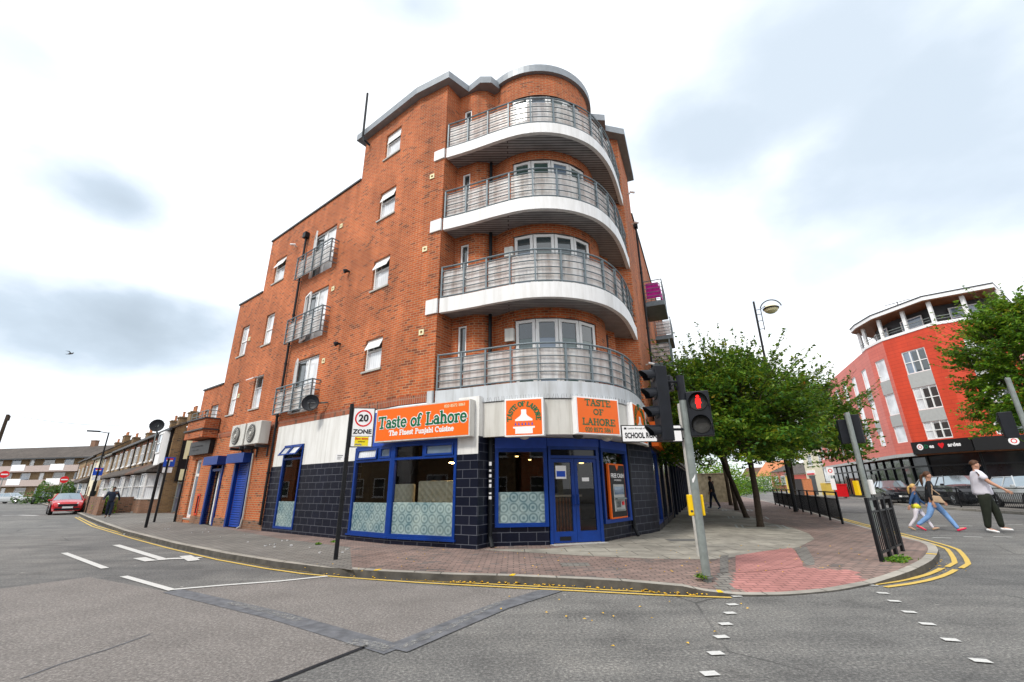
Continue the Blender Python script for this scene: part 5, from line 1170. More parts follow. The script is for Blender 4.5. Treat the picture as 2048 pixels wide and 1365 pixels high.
fl_([(.025*math.cos(a), .085+.025*math.sin(a)) for a in np.linspace(0, 6.28, 10)[:-1]]); fl_([(-.035, .055), (.035, .055), (.045, -.03), (.028, -.03), (.028, -.105), (.004, -.105), (0, -.05), (-.004, -.105), (-.028, -.105), (-.028, -.03), (-.045, -.03)])
mb.build('red_man', 'red_man', T1)
mb = MB(); mb.tube([(gp[0], gp[1], 2.5), (pc[0], pc[1], 2.5)], .02, 6); mb.build('bracket', 'black_plastic', T1)
for dx, dy in ((-.085, .05), (.085, .05)):
    mb = MB(); mb.box((gp[0]+dx, gp[1]+dy, 1.135), (.075, .10, .31), 0, -.2); pb = mb.build('push_button_box', 'yellow_box', T1, bevel=.012)
    mb = MB(); mb.lathe((gp[0]+dx*1.3, gp[1]+dy-.1, 1.05), (-.2, -1, 0), [(0, .02), (.015, .018)], 10); mb.build('button', 'dark_grey', pb)
mb = MB(); F_ = Frame((gp[0]-.02, gp[1]-.058), (1, 0), (0, -1)); mb.add([F_.p(x, z, .008) for x, z in [(-.03, 1.52), (.0, 1.55), (.03, 1.60), (.03, 1.56), (.01, 1.51), (-.01, 1.47), (-.03, 1.47)]], [tuple(range(7))]); mb.build('sticker', 'sign_white', T1)
# street name plate on its pale post
np0 = gnd(1399, 1113)[:2]
T2 = pole('street_name_sign', 'black framed white street name plate on a pale slim post behind the signal', 'street sign', np0, 2.98, .045, 'concrete_post')
Fn = Frame((np0[0]-1.32, np0[1]-.12), (1, .02), (.02, -1)); mb = MB(); mb.fb(Fn, -.02, 1.26, 2.29, 2.645, -.012, .012); pl_ = mb.build('plate_frame', 'sign_black', T2)
mb = MB(); mb.fb(Fn, .0, 1.24, 2.31, 2.625, .012, .016); mb.build('plate', 'sign_white', pl_)
bfont('SCHOOL ROAD', .155, Fn, .05, 2.425, .018, 'sign_black', T2, align='LEFT', bold=.005, sx=.66)
bfont('London Borough of', .045, Fn, .12, 2.575, .018, 'sign_black', T2, align='LEFT'); mb = MB(); mb.fb(Fn, .04, .09, 2.555, 2.595, .016, .02); mb.build('crest', 'sign_black', T2)
mb = MB()
for zz in (2.36, 2.57): mb.fb(Fn, 1.22, 1.40, zz-.015, zz+.015, -.03, -.012)
mb.build('clamp', 'sign_black', T2)
# 20 zone sign
zp = gnd(671, 1120)[:2]
T3 = pole('speed_zone_sign', 'white 20 zone sign with red ring on a tall black post at the kerb', 'road sign', zp, 3.06, .042, 'black_paint')
Fz = Frame(zp+np.array([.05, -.02]), (1, .16), (.16, -1)); mb = MB(); mb.fb(Fz, 0, .46, 2.26, 3.10, -.02, .01); pl_ = mb.build('backing_plate', 'dark_grey', T3)
mb = MB(); mb.fb(Fz, .02, .44, 2.28, 3.08, .01, .015); mb.build('plate', 'sign_white', pl_); mb = MB(); mb.fb(Fz, .02, .44, 2.488, 2.497, .0155, .018); mb.build('divider', 'sign_black', pl_)
def ring_(F, u, z, r0, r1, n, mat, parent, name='ring'):
    mb = MB(); k = 28; vs = [F.p(u+r_*math.cos(6.2832*i/k), z+r_*math.sin(6.2832*i/k), n) for r_ in (r0, r1) for i in range(k)]
    mb.add(vs, [(i, (i+1) % k, k+(i+1) % k, k+i) for i in range(k)]); return mb.build(name, mat, parent)
def disc_(F, u, z, r_, n, mat, parent, name='disc'): mb = MB(); k = 28; mb.add([F.p(u+r_*math.cos(6.2832*i/k), z+r_*math.sin(6.2832*i/k), n) for i in range(k)], [tuple(range(k))]); return mb.build(name, mat, parent)
ring_(Fz, .23, 2.87, .148, .18, .0175, 'sign_red', T3)
bfont('20', .205, Fz, .23, 2.87, .018, 'sign_black', T3, bold=.006); bfont('ZONE', .125, Fz, .23, 2.585, .018, 'sign_black', T3, bold=.004, sx=1.1)
mb = MB(); mb.fb(Fz, .09, .37, 2.29, 2.48, .0155, .018); mb.build('yellow_panel', 'sign_yellow', T3); bfont('Slow down', .06, Fz, .23, 2.44, .020, 'sign_red', T3, bold=.002); bfont('children', .045, Fz, .23, 2.38, .020, 'sign_black', T3); bfont('playing', .05, Fz, .17, 2.325, .020, 'sign_blue', T3)
mb = MB(); mb.fb(Frame(zp+np.array([-.20, -.06]), (1, .1), (.1, -1)), 0, .17, 1.99, 2.12, -.01, .005); npz = mb.build('parking_plate', 'sign_white', T3)
mb = MB()
for i in range(3): mb.fb(Frame(zp+np.array([-.20, -.06]), (1, .1), (.1, -1)), .03, .14-.02*i, 2.09-.035*i, 2.10-.035*i, .0055, .008)
mb.build('small_print', 'sign_black', npz)
# no through road signs and side street posts
def tsign(F, u, z, s_, parent):
    mb = MB(); mb.fb(F, u-s_/2, u+s_/2, z-s_/2, z+s_/2, -.012, .01); b_ = mb.build('sign_plate', 'sign_blue', parent)
    mb = MB(); mb.fb(F, u-s_*.07, u+s_*.07, z-s_*.42, z+s_*.2, .0105, .015); mb.fb(F, u-s_*.28, u+s_*.28, z+s_*.06, z+s_*.2, .0102, .014); mb.build('symbol', 'sign_white', parent)
    mb = MB(); mb.fb(F, u-s_*.3, u+s_*.3, z+s_*.205, z+s_*.38, .0102, .015); mb.build('red_bar', 'sign_red', parent)
    mb = MB(); mb.fb(F, u-s_*.45, u+s_*.4, z-s_*1.15, z-s_*.6, -.012, .01); mb.build('sub_plate', 'sign_white', parent)
q1 = gnd(291, 1056)[:2]; pole('bollard_post', 'bare black post leaning nearest the kerb in the side street', 'post', q1, 2.36, .05, 'black_paint')
q2 = gnd(308, 1045)[:2]; T5 = pole('no_through_road_sign', 'blue no through road sign on black post beside the bare black post', 'road sign', q2, 2.75, .045, 'black_paint')
tsign(Frame(q2, (.8, .6), (.6, -.8)), .05, 2.72, .42, T5)
q3 = gnd(173, 1026)[:2]; T6 = pole('street_lamp', 'dark street lamp with blue no through road sign in front of the terraces', 'street lamp', q3, 2.0, .09, 'black_paint')
mb = MB(); mb.tube([(q3[0], q3[1], 2.0), (q3[0], q3[1], 5.4)], [.055, .04], 8); mb.build('column', 'black_paint', T6)
lv = np.array([-.77, -.64]); mb = MB(); mb.tube([(q3[0], q3[1], 5.35), (q3[0]+lv[0]*.5, q3[1]+lv[1]*.5, 5.42)], .03, 6); mb.box((q3[0]+lv[0]*.8, q3[1]+lv[1]*.8, 5.43), (.7, .22, .09), 0, .69); mb.build('lantern', 'black_paint', T6, bevel=.02)
tsign(Frame(q3, (.8, .6), (.6, -.8)), .0, 2.75, .50, T6)
mb = MB(); mb.box((q3[0]+.05, q3[1], 1.05), (.2, .2, .9)); mb.build('service_box', 'black_paint', T6)
def no_entry(px, dep, z, lb, r_=.35, h=0):
    d = ray(px, HZ); p = (d[:2]/d[1]*dep); F = Frame(p, (.8, .6), (.6, -.8)); t_ = thing('no_entry_sign', lb, 'road sign', (p[0], p[1], .12))
    mb = MB(); mb.tube([(p[0], p[1], .0), (p[0], p[1], z+r_)], .04, 8); mb.build('pole', 'steel_grey', t_); 
    mb = MB(); o = F.p(0, z, .045); mb.lathe(o, (*F.n, 0), [(0, r_), (.02, r_)], 22); mb.build('disc', 'sign_red', t_); mb = MB(); mb.fb(F, -r_*.72, r_*.72, z-r_*.17, z+r_*.17, .066, .075); mb.build('bar', 'sign_white', t_)
no_entry(124, 50, 2.75, 'red round no entry sign in front of the green bush', .36); no_entry(0, 56, 3.6, 'red round no entry sign at the far left edge', .42)
# telegraph pole with wire
tp = ray(-36, HZ); tp = tp[:2]/tp[1]*36; t_ = thing('telegraph_pole', 'dark telegraph pole top at the left edge carrying a thin wire', 'telegraph pole', (tp[0], tp[1], 0))
zt_ = CAMH+np.linalg.norm(tp)/np.linalg.norm(ray(20, 830)[:2])*ray(20, 830)[2]
mb = MB(); mb.lathe((tp[0], tp[1], 0), (0, 0, 1), [(0, .15), (zt_, .11), (zt_+.02, .05)], 10); mb.lathe((tp[0]+.1, tp[1], zt_-.5), (0, 0, 1), [(0, .12), (.4, .12)], 8); mb.build('pole', 'bark', t_)
HC = gnd(312, 1027)[:2]; dT = vpdir(30); nT = np.array([-dT[1], dT[0]]); nT = nT if nT@(-HC) > 0 else -nT
FT = Frame(HC, dT, nT)
e_ = FT.p(3, 6.2, -1.); mb = MB(); mb.tube([(tp[0]*(1-k)+e_[0]*k, tp[1]*(1-k)+e_[1]*k, zt_*(1-k)+e_[2]*k-math.sin(k*math.pi)*.5) for k in np.linspace(0, 1, 14)], .012, 4); mb.build('wire', 'dark_grey', t_)
# tall lamp with disc head
lp = gnd(1592, 1024)[:2]; T7 = pole('street_lamp', 'tall black street lamp with round disc lantern rising above the trees', 'street lamp', lp, 4.2, .10, 'black_paint')
mb = MB(); mb.tube([(*lp, 4.2), (*lp, 11.75)], [.075, .055], 10); mb.build('column', 'black_paint', T7)
px_ = np.array([.85, -.52]); mb = MB()   # bracket ladder and ring
L2 = lambda u, z: (lp[0]+px_[0]*u, lp[1]+px_[1]*u, z)
mb.tube([L2(.28, 9.9), L2(.28, 11.2), L2(.55, 11.35)], .022, 6)
for zz in (10.0, 10.5, 10.9, 11.2): mb.tube([L2(0, zz), L2(.28, zz)], .018, 6)
mb.tube([L2(.80+.54*math.cos(a), 11.12+.54*math.sin(a)) for a in np.linspace(2.9, .15, 16)], .03, 6); mb.build('bracket_ring', 'black_paint', T7)
mb = MB(); o = L2(.80, 11.08); mb.lathe(o, (0, 0, 1), [(-.26, .05), (-.22, .18), (-.13, .31), (0, .38)], 20); mb.build('bowl', 'sign_cream', T7)
mb = MB(); mb.lathe(o, (0, 0, 1), [(0, .41), (.06, .43), (.10, .38)], 20); mb.build('lantern_ring', 'black_paint', T7); mb = MB(); mb.lathe(o, (0, 0, 1), [(.10, .36), (.2, .28), (.26, .15), (.28, .04)], 20); mb.build('canopy', 'sign_cream', T7)
lp2 = ray(1738, HZ); lp2 = lp2[:2]/lp2[1]*30; T8 = pole('street_lamp', 'slim black lamp column in front of the pink wall', 'street lamp', lp2, 5.4, .06, 'black_paint')
# second signal behind the curved guard rail
g2 = gnd(1756, 1072)[:2]; T9 = pole('traffic_signal', 'leaning grey traffic signal seen from behind under the cherry crown', 'traffic signal', g2, 3.25, .068, 'steel_grey')
head(T9, (g2[0]+.22, g2[1]+.14, 2.93), (.75, .7), 2, size=.17, visor=.2, pitch=.40, bodyw=.34, bodyd=.2); head(T9, (g2[0]-.08, g2[1]+.2, 2.86), (.3, .95), 2, size=.11, visor=.2, pitch=.34, bodyw=.22, bodyd=.14)
mb = MB(); mb.box((g2[0]-.22, g2[1]+.03, 1.32), (.09, .12, .38), 0, .3); mb.build('push_button_box', 'yellow_box', T9, bevel=.01); mb = MB(); mb.box((g2[0]+.18, g2[1]+.05, 1.34), (.11, .12, .38), 0, .3); mb.build('control_box', 'sign_white', T9, bevel=.01)
T10p = ray(2098, HZ); T10p = T10p[:2]/T10p[1]*9.5; T10 = pole('traffic_signal', 'grey signal pole with dark head cut by the right edge', 'traffic signal', T10p, 3.5, .048, 'steel_grey'); head(T10, (T10p[0]-.12, T10p[1]+.22, 2.62), (.6, .8), 2, size=.11, pitch=.28, bodyw=.22)
# guard rails
def guard(name, label, pts, group=None, spacing=2.0, z=.12, hgt=1.06):
    P = [np.array(p, float) for p in pts]; arr = np.array(P); s_ = np.r_[0, np.cumsum(np.linalg.norm(np.diff(arr, axis=0), axis=1))]; n_ = max(1, int(round(s_[-1]/spacing)))
    at = lambda q: np.array([np.interp(q, s_, arr[:, 0]), np.interp(q, s_, arr[:, 1])])
    t_ = thing(name, label, 'guard rail', (*P[0], z), group=group)
    for i in range(n_+1): mb = MB(); p = at(s_[-1]*i/n_); mb.box((p[0], p[1], z+hgt/2-.05), (.055, .055, hgt+.1), 0, .4); mb.build('post', 'black_paint', t_)
    for i in range(n_):
        a, c = at(s_[-1]*i/n_), at(s_[-1]*(i+1)/n_); d = c-a; l = np.linalg.norm(d); F = Frame(a, d, (d[1], -d[0])); mb = MB()
        mb.fb(F, .03, l-.03, z+hgt-.05, z+hgt-.005, -.02, .02); mb.fb(F, .03, l-.03, z+hgt-.26, z+hgt-.23, -.014, .014); mb.fb(F, .03, l-.03, z+.12, z+.155, -.014, .014)
        k = int(l/.11)
        for j in range(1, k): u = l*j/k; mb.fb(F, u-.008, u+.008, z+.155, z+hgt-.26, -.008, .008)
        mb.build('panel', 'black_paint', t_)
    return t_
gk = offset([k for k in K if k[0] > 11 and k[1] > 14], .38)
guard('guard_rail', 'long black pedestrian guard rail along the main road kerb beyond the trees', [gnd(1686, 1049)[:2], gk[1], gk[2]+np.array([0, .0]), gk[3]])
guard('guard_rail', 'short curved black guard rail on the nose of the corner kerb', [gnd(1764.5, 1124)[:2], (7.05, 9.03), (7.55, 9.50), gnd(1806, 1103)[:2]], spacing=.62)
gf = offset([np.array(p) for p in [(29.6, 38.2), (27.6, 34.4), (26.3, 31.8), (24.9, 26.8), (23.9, 21.8), (23.6, 14)]], .45)
guard('guard_rail', 'black guard rail on the far side of the main road before the parked cars', gf, spacing=2.4)
for px, dep, z0, z1, w_, mt, lb in [(1690, 52, .12, 1.2, .5, 'black_paint', 'black litter bin beside the red box')]:
    d = ray(px, HZ); p = d[:2]/d[1]*dep; mb = MB(); mb.lathe((p[0], p[1], z0), (0, 0, 1), [(0, .22), (.9, .26), (.95, .3), (1.1, .2)], 12); tag(mb.build('litter_bin', mt, loc=(p[0], p[1], .12)), lb, 'litter bin')
# ================================================================== trees
def leaf_mesh(name, centers, size, mat, parent, flat=.5, rng=RNG):
    n = len(centers); C_ = np.asarray(centers); a = rng.normal(size=(n, 3)); a[:, 2] *= flat; a /= np.linalg.norm(a, axis=1)[:, None]
    up = rng.normal(size=(n, 3))*.5; up[:, 2] += 1; b_ = np.cross(a, up); b_ /= np.linalg.norm(b_, axis=1)[:, None]+1e-9
    s_ = size*rng.uniform(.6, 1.35, n)[:, None]
    V = np.empty((n, 4, 3)); V[:, 0] = C_-a*s_; V[:, 1] = C_+b_*s_*.5; V[:, 2] = C_+a*s_; V[:, 3] = C_-b_*s_*.5
    me = bpy.data.meshes.new(name); me.vertices.add(4*n); me.vertices.foreach_set('co', V.ravel()); me.loops.add(4*n); me.loops.foreach_set('vertex_index', np.arange(4*n)); me.polygons.add(n); me.polygons.foreach_set('loop_start', np.arange(0, 4*n, 4)); me.polygons.foreach_set('loop_total', np.full(n, 4)); me.update(calc_edges=True)
    me.materials.append(MATS[mat]); o = bpy.data.objects.new(name, me); COL.objects.link(o)
    if parent is not None: o.parent = parent; ROOTLOC[o.name] = ROOTLOC[parent.name]
    return o
def tree(label, base, lean, fork, cc, rx, ry, rz_, nspray, per, leaf, mat, r0=.12, cat='tree', name='tree', spray=1.1, low=-.3, seed=1, upb=.35, group=None, jitter=.10, skirt=True, shoots=110):
    rng = np.random.default_rng(seed); base = np.array(base, float); cc = np.array(cc, float)
    t_ = thing(name, label, cat, (*base[:2], .12), group=group); f = np.array([base[0]+lean[0], base[1]+lean[1], fork])
    mb = MB(); b3 = np.array([base[0], base[1], .0]); mid_ = (b3+f)/2+np.array([.04, .03, 0]); mb.tube([b3, b3*.9+f*.1, mid_, f], [r0*1.35, r0*1.05, r0*.95, r0*.8], 9)
    limbs = []; 
    for i in range(14):
        an = i*2.4+rng.uniform(-.3, .3); el = rng.uniform(.15, 1.2); R_ = rng.uniform(.55, .8)
        e3 = cc+np.array([rx*math.cos(an)*math.cos(el)*R_, ry*math.sin(an)*math.cos(el)*R_, rz_*math.sin(el)*R_]); s3 = f+np.array([0, 0, rng.uniform(-.1, .9)])
        m3 = s3*.5+e3*.5+np.array([0, 0, -.12*rz_]); pts = [s3, m3, e3]; mb.tube(pts, [r0*.5, r0*.3, r0*.1], 6); limbs.append(pts)
    Ls = []; tw = MB()
    for i in range(nspray):
        # a twig starts inside the crown and shoots outwards
        v = rng.normal(size=3); v /= np.linalg.norm(v); v[2] = abs(v[2]) if v[2] < low else v[2]
        R_ = rng.uniform(.25, .92)**.6; s3 = cc+v*np.array([rx, ry, rz_])*R_*.84
        if s3[2] < cc[2]+low*rz_*1.2: s3[2] = cc[2]+low*rz_*rng.uniform(.7, 1.2)
        d = v*np.array([1, 1, .6])+np.array([0, 0, upb])+rng.normal(size=3)*.3; d /= np.linalg.norm(d); l = spray*rng.uniform(.5, 1.3)
        k = per if isinstance(per, int) else 30; tt = rng.uniform(0, 1, k); side = rng.normal(size=(k, 3))*(jitter*(1.25-tt[:, None]))
        side[:, 2] *= .6
        Ls.append(s3+d*l*tt[:, None]+side+np.array([0, 0, 1])*(-.12*tt*(tt-1))[:, None])
        if i % 3 == 0:
            e3 = s3+d*l; lm = limbs[rng.integers(len(limbs))]; tw.tube([s3-d*.3, (s3+e3)/2, e3], [.012, .009, .004], 3, caps=False)
    for i in range(nspray//3 if skirt else 0):   # low spreading boughs that close the underside
        an = rng.uniform(0, 6.283); R_ = rng.uniform(.05, 1)**.5*.86; s3 = np.array([cc[0]+rx*R_*math.cos(an), cc[1]+ry*R_*math.sin(an), fork+.25+.38*math.sin(an*3+seed)+rng.uniform(-.1, .9)])
        d = np.array([math.cos(an), math.sin(an), .05])+rng.normal(size=3)*.4; d[2] *= .4; d /= np.linalg.norm(d); l = spray*rng.uniform(.5, 1.1); tt = rng.uniform(0, 1, per)
        Ls.append(s3+d*l*tt[:, None]+rng.normal(size=(per, 3))*np.array([.12, .12, .06]))
    mb.build('trunk', 'bark', t_, smooth=True)
    for i in range(shoots):   # long thin leading shoots that break the outline
        v = rng.normal(size=3); v /= np.linalg.norm(v); v[2] = abs(v[2])*.9+.12; s3 = cc+v*np.array([rx, ry, rz_])*rng.uniform(.78, .95)
        d = v*np.array([1, 1, .5])+np.array([0, 0, .55])+rng.normal(size=3)*.12; d /= np.linalg.norm(d); l = spray*rng.uniform(.9, 1.7); tt = rng.uniform(0, 1, 26)
        Ls.append(s3+d*l*tt[:, None]+rng.normal(size=(26, 3))*.045*(1.4-tt[:, None])); tw.tube([s3-d*.4, s3+d*l], [.01, .004], 3, caps=False)
    A_ = np.concatenate(Ls); q_ = np.sin(2.3*A_[:, 0]+seed)*np.sin(2.7*A_[:, 1]+1.)*np.sin(3.3*A_[:, 2]+seed*2)+.35*np.sin(5.9*A_[:, 0]+2)*np.sin(6.3*A_[:, 1])*np.sin(7.1*A_[:, 2]); A_ = A_[q_ < .24]; Ls = [A_]
    o = leaf_mesh('crown', np.concatenate(Ls)-np.array(ROOTLOC[t_.name]), leaf, mat, t_, rng=rng); tw.build('twigs', 'bark', t_); return t_
tb = [gnd(1521, 1054)[:2], gnd(1495, 1036)[:2], gnd(1474, 1021)[:2], gnd(1462, 1011)[:2]]
tree('cherry tree with dark green and yellowing crown, trunk nearest the signal pole', tb[0], (.04, .0), 2.35, (tb[0][0]-.35, tb[0][1]+.4, 3.95), 3.05, 2.95, 2.05, 1300, 44, .068, 'leaf_cherry', .105, name='cherry_tree', low=-.75, seed=3, upb=.42, spray=1.05)
tree('cherry tree whose slim trunk leans left behind the nearest one', tb[1], (-.75, .0), 2.7, (tb[1][0]-.9, tb[1][1]+.2, 4.25), 3.2, 3.0, 2.2, 850, 40, .08, 'leaf_cherry', .10, name='cherry_tree', low=-.65, seed=5)
tree('cherry tree with crown reaching towards the red building', (15.2, 25.2), (.2, .0), 2.8, (16.2, 24.8, 4.5), 3.3, 3.0, 2.6, 750, 38, .09, 'leaf_cherry', .10, name='cherry_tree', low=-.7, seed=8)
tree('young street tree third in the row, thin upright trunk', tb[2], (-.2, 0), 3.0, (tb[2][0]-.3, tb[2][1], 5.0), 2.9, 2.7, 2.6, 330, 34, .08, 'leaf_cherry', .11, name='cherry_tree', seed=11, low=-.4)
tree('street tree farthest in the row against the tan wall', tb[3], (-.1, 0), 3.1, (tb[3][0]-.2, tb[3][1], 5.4), 3.0, 2.8, 2.8, 260, 34, .09, 'leaf_cherry', .12, name='cherry_tree', seed=12, low=-.4)
d = ray(2180, HZ); rt = d[:2]/d[1]*16.5
tree('bright green leafy tree cut by the right edge of the view', rt, (0, 0), 3.3, (rt[0]-.1, rt[1], 5.7), 2.45, 2.5, 3.2, 1100, 46, .072, 'leaf_green', .13, name='broadleaf_tree', seed=21, low=-.62, upb=.45, spray=.8)
for i, p in enumerate(tb[:3]):
    mb = MB(); s_ = .75
    for k in range(2):
        r_ = s_-k*.18; F = Frame(p, dR, nR)
        for a in ((-r_, r_, -r_, -r_+.06), (-r_, r_, r_-.06, r_), (-r_, -r_+.06, -r_+.06, r_-.06), (r_-.06, r_, -r_+.06, r_-.06)):
            vs = [F.p(a[0], .126+k*.002, a[2]), F.p(a[1], .126+k*.002, a[2]), F.p(a[1], .126+k*.002, a[3]), F.p(a[0], .126+k*.002, a[3])]; mb.add(vs, [(0, 1, 2, 3)])
    tag(mb.build('tree_grille', 'steel_grey', loc=(p[0], p[1], .12)), ['square metal tree grille round the nearest cherry trunk', 'square metal tree grille under the leaning trunk', 'square metal tree grille under the third trunk'][i], 'tree grille')
def bush(label, c, r_, n, leaf, mat='leaf_hedge', name='bush', seed=1):
    rng = np.random.default_rng(seed); t_ = thing(name, label, 'bush', (c[0], c[1], .12)); v = rng.normal(size=(n, 3)); v /= np.linalg.norm(v, axis=1)[:, None]; v *= (rng.uniform(.35, 1, n)**.5)[:, None]; v[:, 2] = np.abs(v[:, 2])
    v *= (1+.18*np.sin(v[:, :1]*9+v[:, 1:2]*7)); mb = MB()
    for k in range(5): a = k*1.26; mb.tube([(c[0], c[1], .0), (c[0]+r_[0]*.5*math.cos(a), c[1]+r_[1]*.5*math.sin(a), r_[2]*.7)], [.05, .02], 5)
    mb.build('stems', 'bark', t_); leaf_mesh('foliage', v*np.array(r_), leaf, mat, t_, rng=rng); return t_
def at_dep(px, dep): d = ray(px, HZ); return d[:2]/d[1]*dep
c = at_dep(122, 62); bush('dark green bush behind the red car at the street end', c, (4.4, 3, 2.7), 3500, .17, seed=31)
c = at_dep(262, 31); bush('small yellow green shrub over the front garden wall', (FT.p(2.6, 0, 2.2)[:2]), (.6, .6, 1.45), 500, .07, 'leaf_green', seed=32)
for px, dep, r_, lb, mt, sd in [(1415, 62, (5, 4, 5.2), 'green tree mass behind the tan wall', 'leaf_green', 33), (1455, 74, (5, 4, 4.6), 'mid green garden tree right of the tan wall', 'leaf_green', 35), (1540, 112, (7, 5, 4.2), 'distant bright bush before the orange roof', 'leaf_green', 37)]:
    bush(lb, at_dep(px, dep), r_, 3500, .2, mt, seed=sd)
bush('low brown green hedge at the bend of the main road', at_dep(1487, 96), (7, 4, 2.2), 2500, .2, seed=36)
for px, py, s_ in [(1796, 1125, .12), (1787, 1122, .1), (1808, 1119, .09), (1405, 1157, .08), (636, 1090, .05), (668, 1085, .05)]:
    c = gnd(px, py); rng = np.random.default_rng(px); v = rng.normal(size=(120, 3))*np.array([s_, s_, s_*.4])*.6; v[:, 2] = np.abs(v[:, 2]); o = leaf_mesh('weed_tuft', v, .03, 'leaf_green', None, rng=rng); o.location = (c[0], c[1], .13)
    tag(o, {1796: 'largest weed tuft by the pale corner kerb', 1787: 'weed tuft left of the largest one at the corner kerb', 1808: 'small weed tuft right of the largest one at the corner kerb', 1405: 'weeds at the foot of the signal pole', 636: 'tiny weed at the foot of the tiles, left one', 668: 'tiny weed at the foot of the tiles, right one'}[px], 'weeds', kind='stuff')
# ================================================================== terraced houses up the side street
def win_simple(F, a, b_, z0, z1, parent, n=.0, fr='upvc', pn='pane_dark', rail=True, name='window', sill='upvc'):
    t = .07; mb = MB()
    for x0, x1, y0, y1 in [(a, a+t, z0, z1), (b_-t, b_, z0, z1), (a+t, b_-t, z0, z0+t), (a+t, b_-t, z1-t, z1)]+([(a+t, b_-t, (z0+z1)/2-.03, (z0+z1)/2+.03)] if rail else []): mb.fb(F, x0, x1, y0, y1, n, n+.06)
    w_ = mb.build(name, fr, parent); mb = MB(); mb.quad(F, a+t, b_-t, z0+t, z1-t, n+.015); mb.build('pane', pn, w_)
    if sill: mb = MB(); mb.fb(F, a-.06, b_+.06, z0-.1, z0-.005, n-.02, n+.12); mb.build('sill', sill, w_)
    return w_
def chimney(parent, F, u, n, z0, z1, w_, pots, mat='brick_london'):
    mb = MB(); mb.fb(F, u-w_/2, u+w_/2, z0, z1, n-.35, n+.35); mb.fb(F, u-w_/2-.07, u+w_/2+.07, z1, z1+.14, n-.42, n+.42); c_ = mb.build('chimney', mat, parent)
    for k in range(pots):
        uu = u+(k-(pots-1)/2)*w_/max(1, pots)*.95; mb = MB(); mb.lathe(F.p(uu, z1+.14, n), (0, 0, 1), [(0, .13), (.1, .11), (.45, .10), (.48, .13), (.55, .12)], 10); mb.build('chimney_pot', 'chimney_pot', c_)
def house(F, u0, u1, wall, eave, label, depth=7.5, ridge=2.1, bay=1, pots=2, door=True, ch=True, chw=1.0, upper=2, pipe_=True, lean='roof_tile', bayfr='upvc', trim='brick_soldier', gable=False, chu=None):
    r_ = thing('terraced_house', label, 'house', F.p((u0+u1)/2, 0, 0)); w_ = u1-u0; mb = MB()
    mb.fb(F, u0, u1, 0, eave, -depth, 0); mb.add([F.p(u0, eave, 0), F.p(u0, eave, -depth), F.p(u0, eave+ridge, -depth/2)], [(0, 1, 2)]); mb.add([F.p(u1, eave, 0), F.p(u1, eave, -depth), F.p(u1, eave+ridge, -depth/2)], [(0, 1, 2)])
    mb.build('wall', wall, r_)
    mb = MB(); o_ = .25; g = .12 if gable else 0; e2 = eave-.0
    for s_ in (0, 1):
        n0 = o_ if s_ == 0 else -depth-o_; zf = eave-.10
        p = [F.p(u0-g, zf, n0), F.p(u1, zf, n0), F.p(u1, eave+ridge+.02, -depth/2), F.p(u0-g, eave+ridge+.02, -depth/2)]; p2 = [(x, y, z+.12) for x, y, z in p]
        if s_ == 0: mb.hexa([p[0], p[1], p[2], p[3]]+[p2[0], p2[1], p2[2], p2[3]])
        else: mb.hexa([p[1], p[0], p[3], p[2]]+[p2[1], p2[0], p2[3], p2[2]])
    mb.build('roof', 'roof_tile', r_)
    mb = MB(); mb.fb(F, u0-g, u1, eave-.18, eave-.02, .20, .34); mb.build('gutter', 'dark_grey', r_)
    if pipe_: mb = MB(); mb.tube([F.p(u1-.08, eave-.1, .08), F.p(u1-.08, .15, .08)], .045, 6); mb.build('drainpipe', 'black_paint', r_)
    # upper windows
    for k in range(upper):
        uc = u0+w_*(k+.5)/upper; 
        for du in ((-.36, .36) if w_/upper > 2.4 else (0,)): win_simple(F, uc+du-.3, uc+du+.3, 3.6, 5.0, r_, n=.01, pn=['pane_dark', 'pane_dark', 'pane_blue'][(k+int(u0)) % 3])
        mb = MB(); mb.fb(F, uc-.8, uc+.8, 5.03, 5.2, .005, .04); mb.build('lintel', trim, r_)
    # ground floor bay with lean-to roof
    ub = u0+w_*.36 if bay else None
    if bay:
        bw_ = w_*.27; mb = MB(); P = [F.p(ub-bw_, 0, 0)[:2], F.p(ub-bw_*.65, 0, .8)[:2], F.p(ub+bw_*.65, 0, .8)[:2], F.p(ub+bw_, 0, 0)[:2]]; mb.prism(P, .0, .95); mb.build('bay_base', 'brick_garden', r_)
        for a, c in zip(P, P[1:]):
            a, c = np.array(a), np.array(c); d = c-a; l = np.linalg.norm(d); n_ = np.array([d[1], -d[0]]); n_ = n_ if n_@F.n > 0 else -n_
            if n_@F.n < .01: n_ = F.n
            Fb = Frame(a, d, n_); kk = 2 if l > 1.2 else 1
            for j in range(kk): win_simple(Fb, l*j/kk, l*(j+1)/kk, .95, 2.55, r_, n=-.03, fr=bayfr, pn=['pane_bright', 'pane_blue'][j % 2], name='bay_window', sill=None)
        mb = MB(); mb.prism([F.p(ub-bw_*.95, 0, -.1)[:2], F.p(ub-bw_*.6, 0, .74)[:2], F.p(ub+bw_*.6, 0, .74)[:2], F.p(ub+bw_*.95, 0, -.1)[:2]], .9, 2.6); mb.build('bay_core', 'interior_dark', r_)
    if bay:
        mb = MB(); mb.hexa([F.p(u0, 2.62, 0), F.p(u1, 2.62, 0), F.p(u1, 2.62, 1.0), F.p(u0, 2.62, 1.0), F.p(u0, 3.35, 0.01), F.p(u1, 3.35, .01), F.p(u1, 2.72, 1.0), F.p(u0, 2.72, 1.0)]); mb.build('porch_roof', lean, r_)
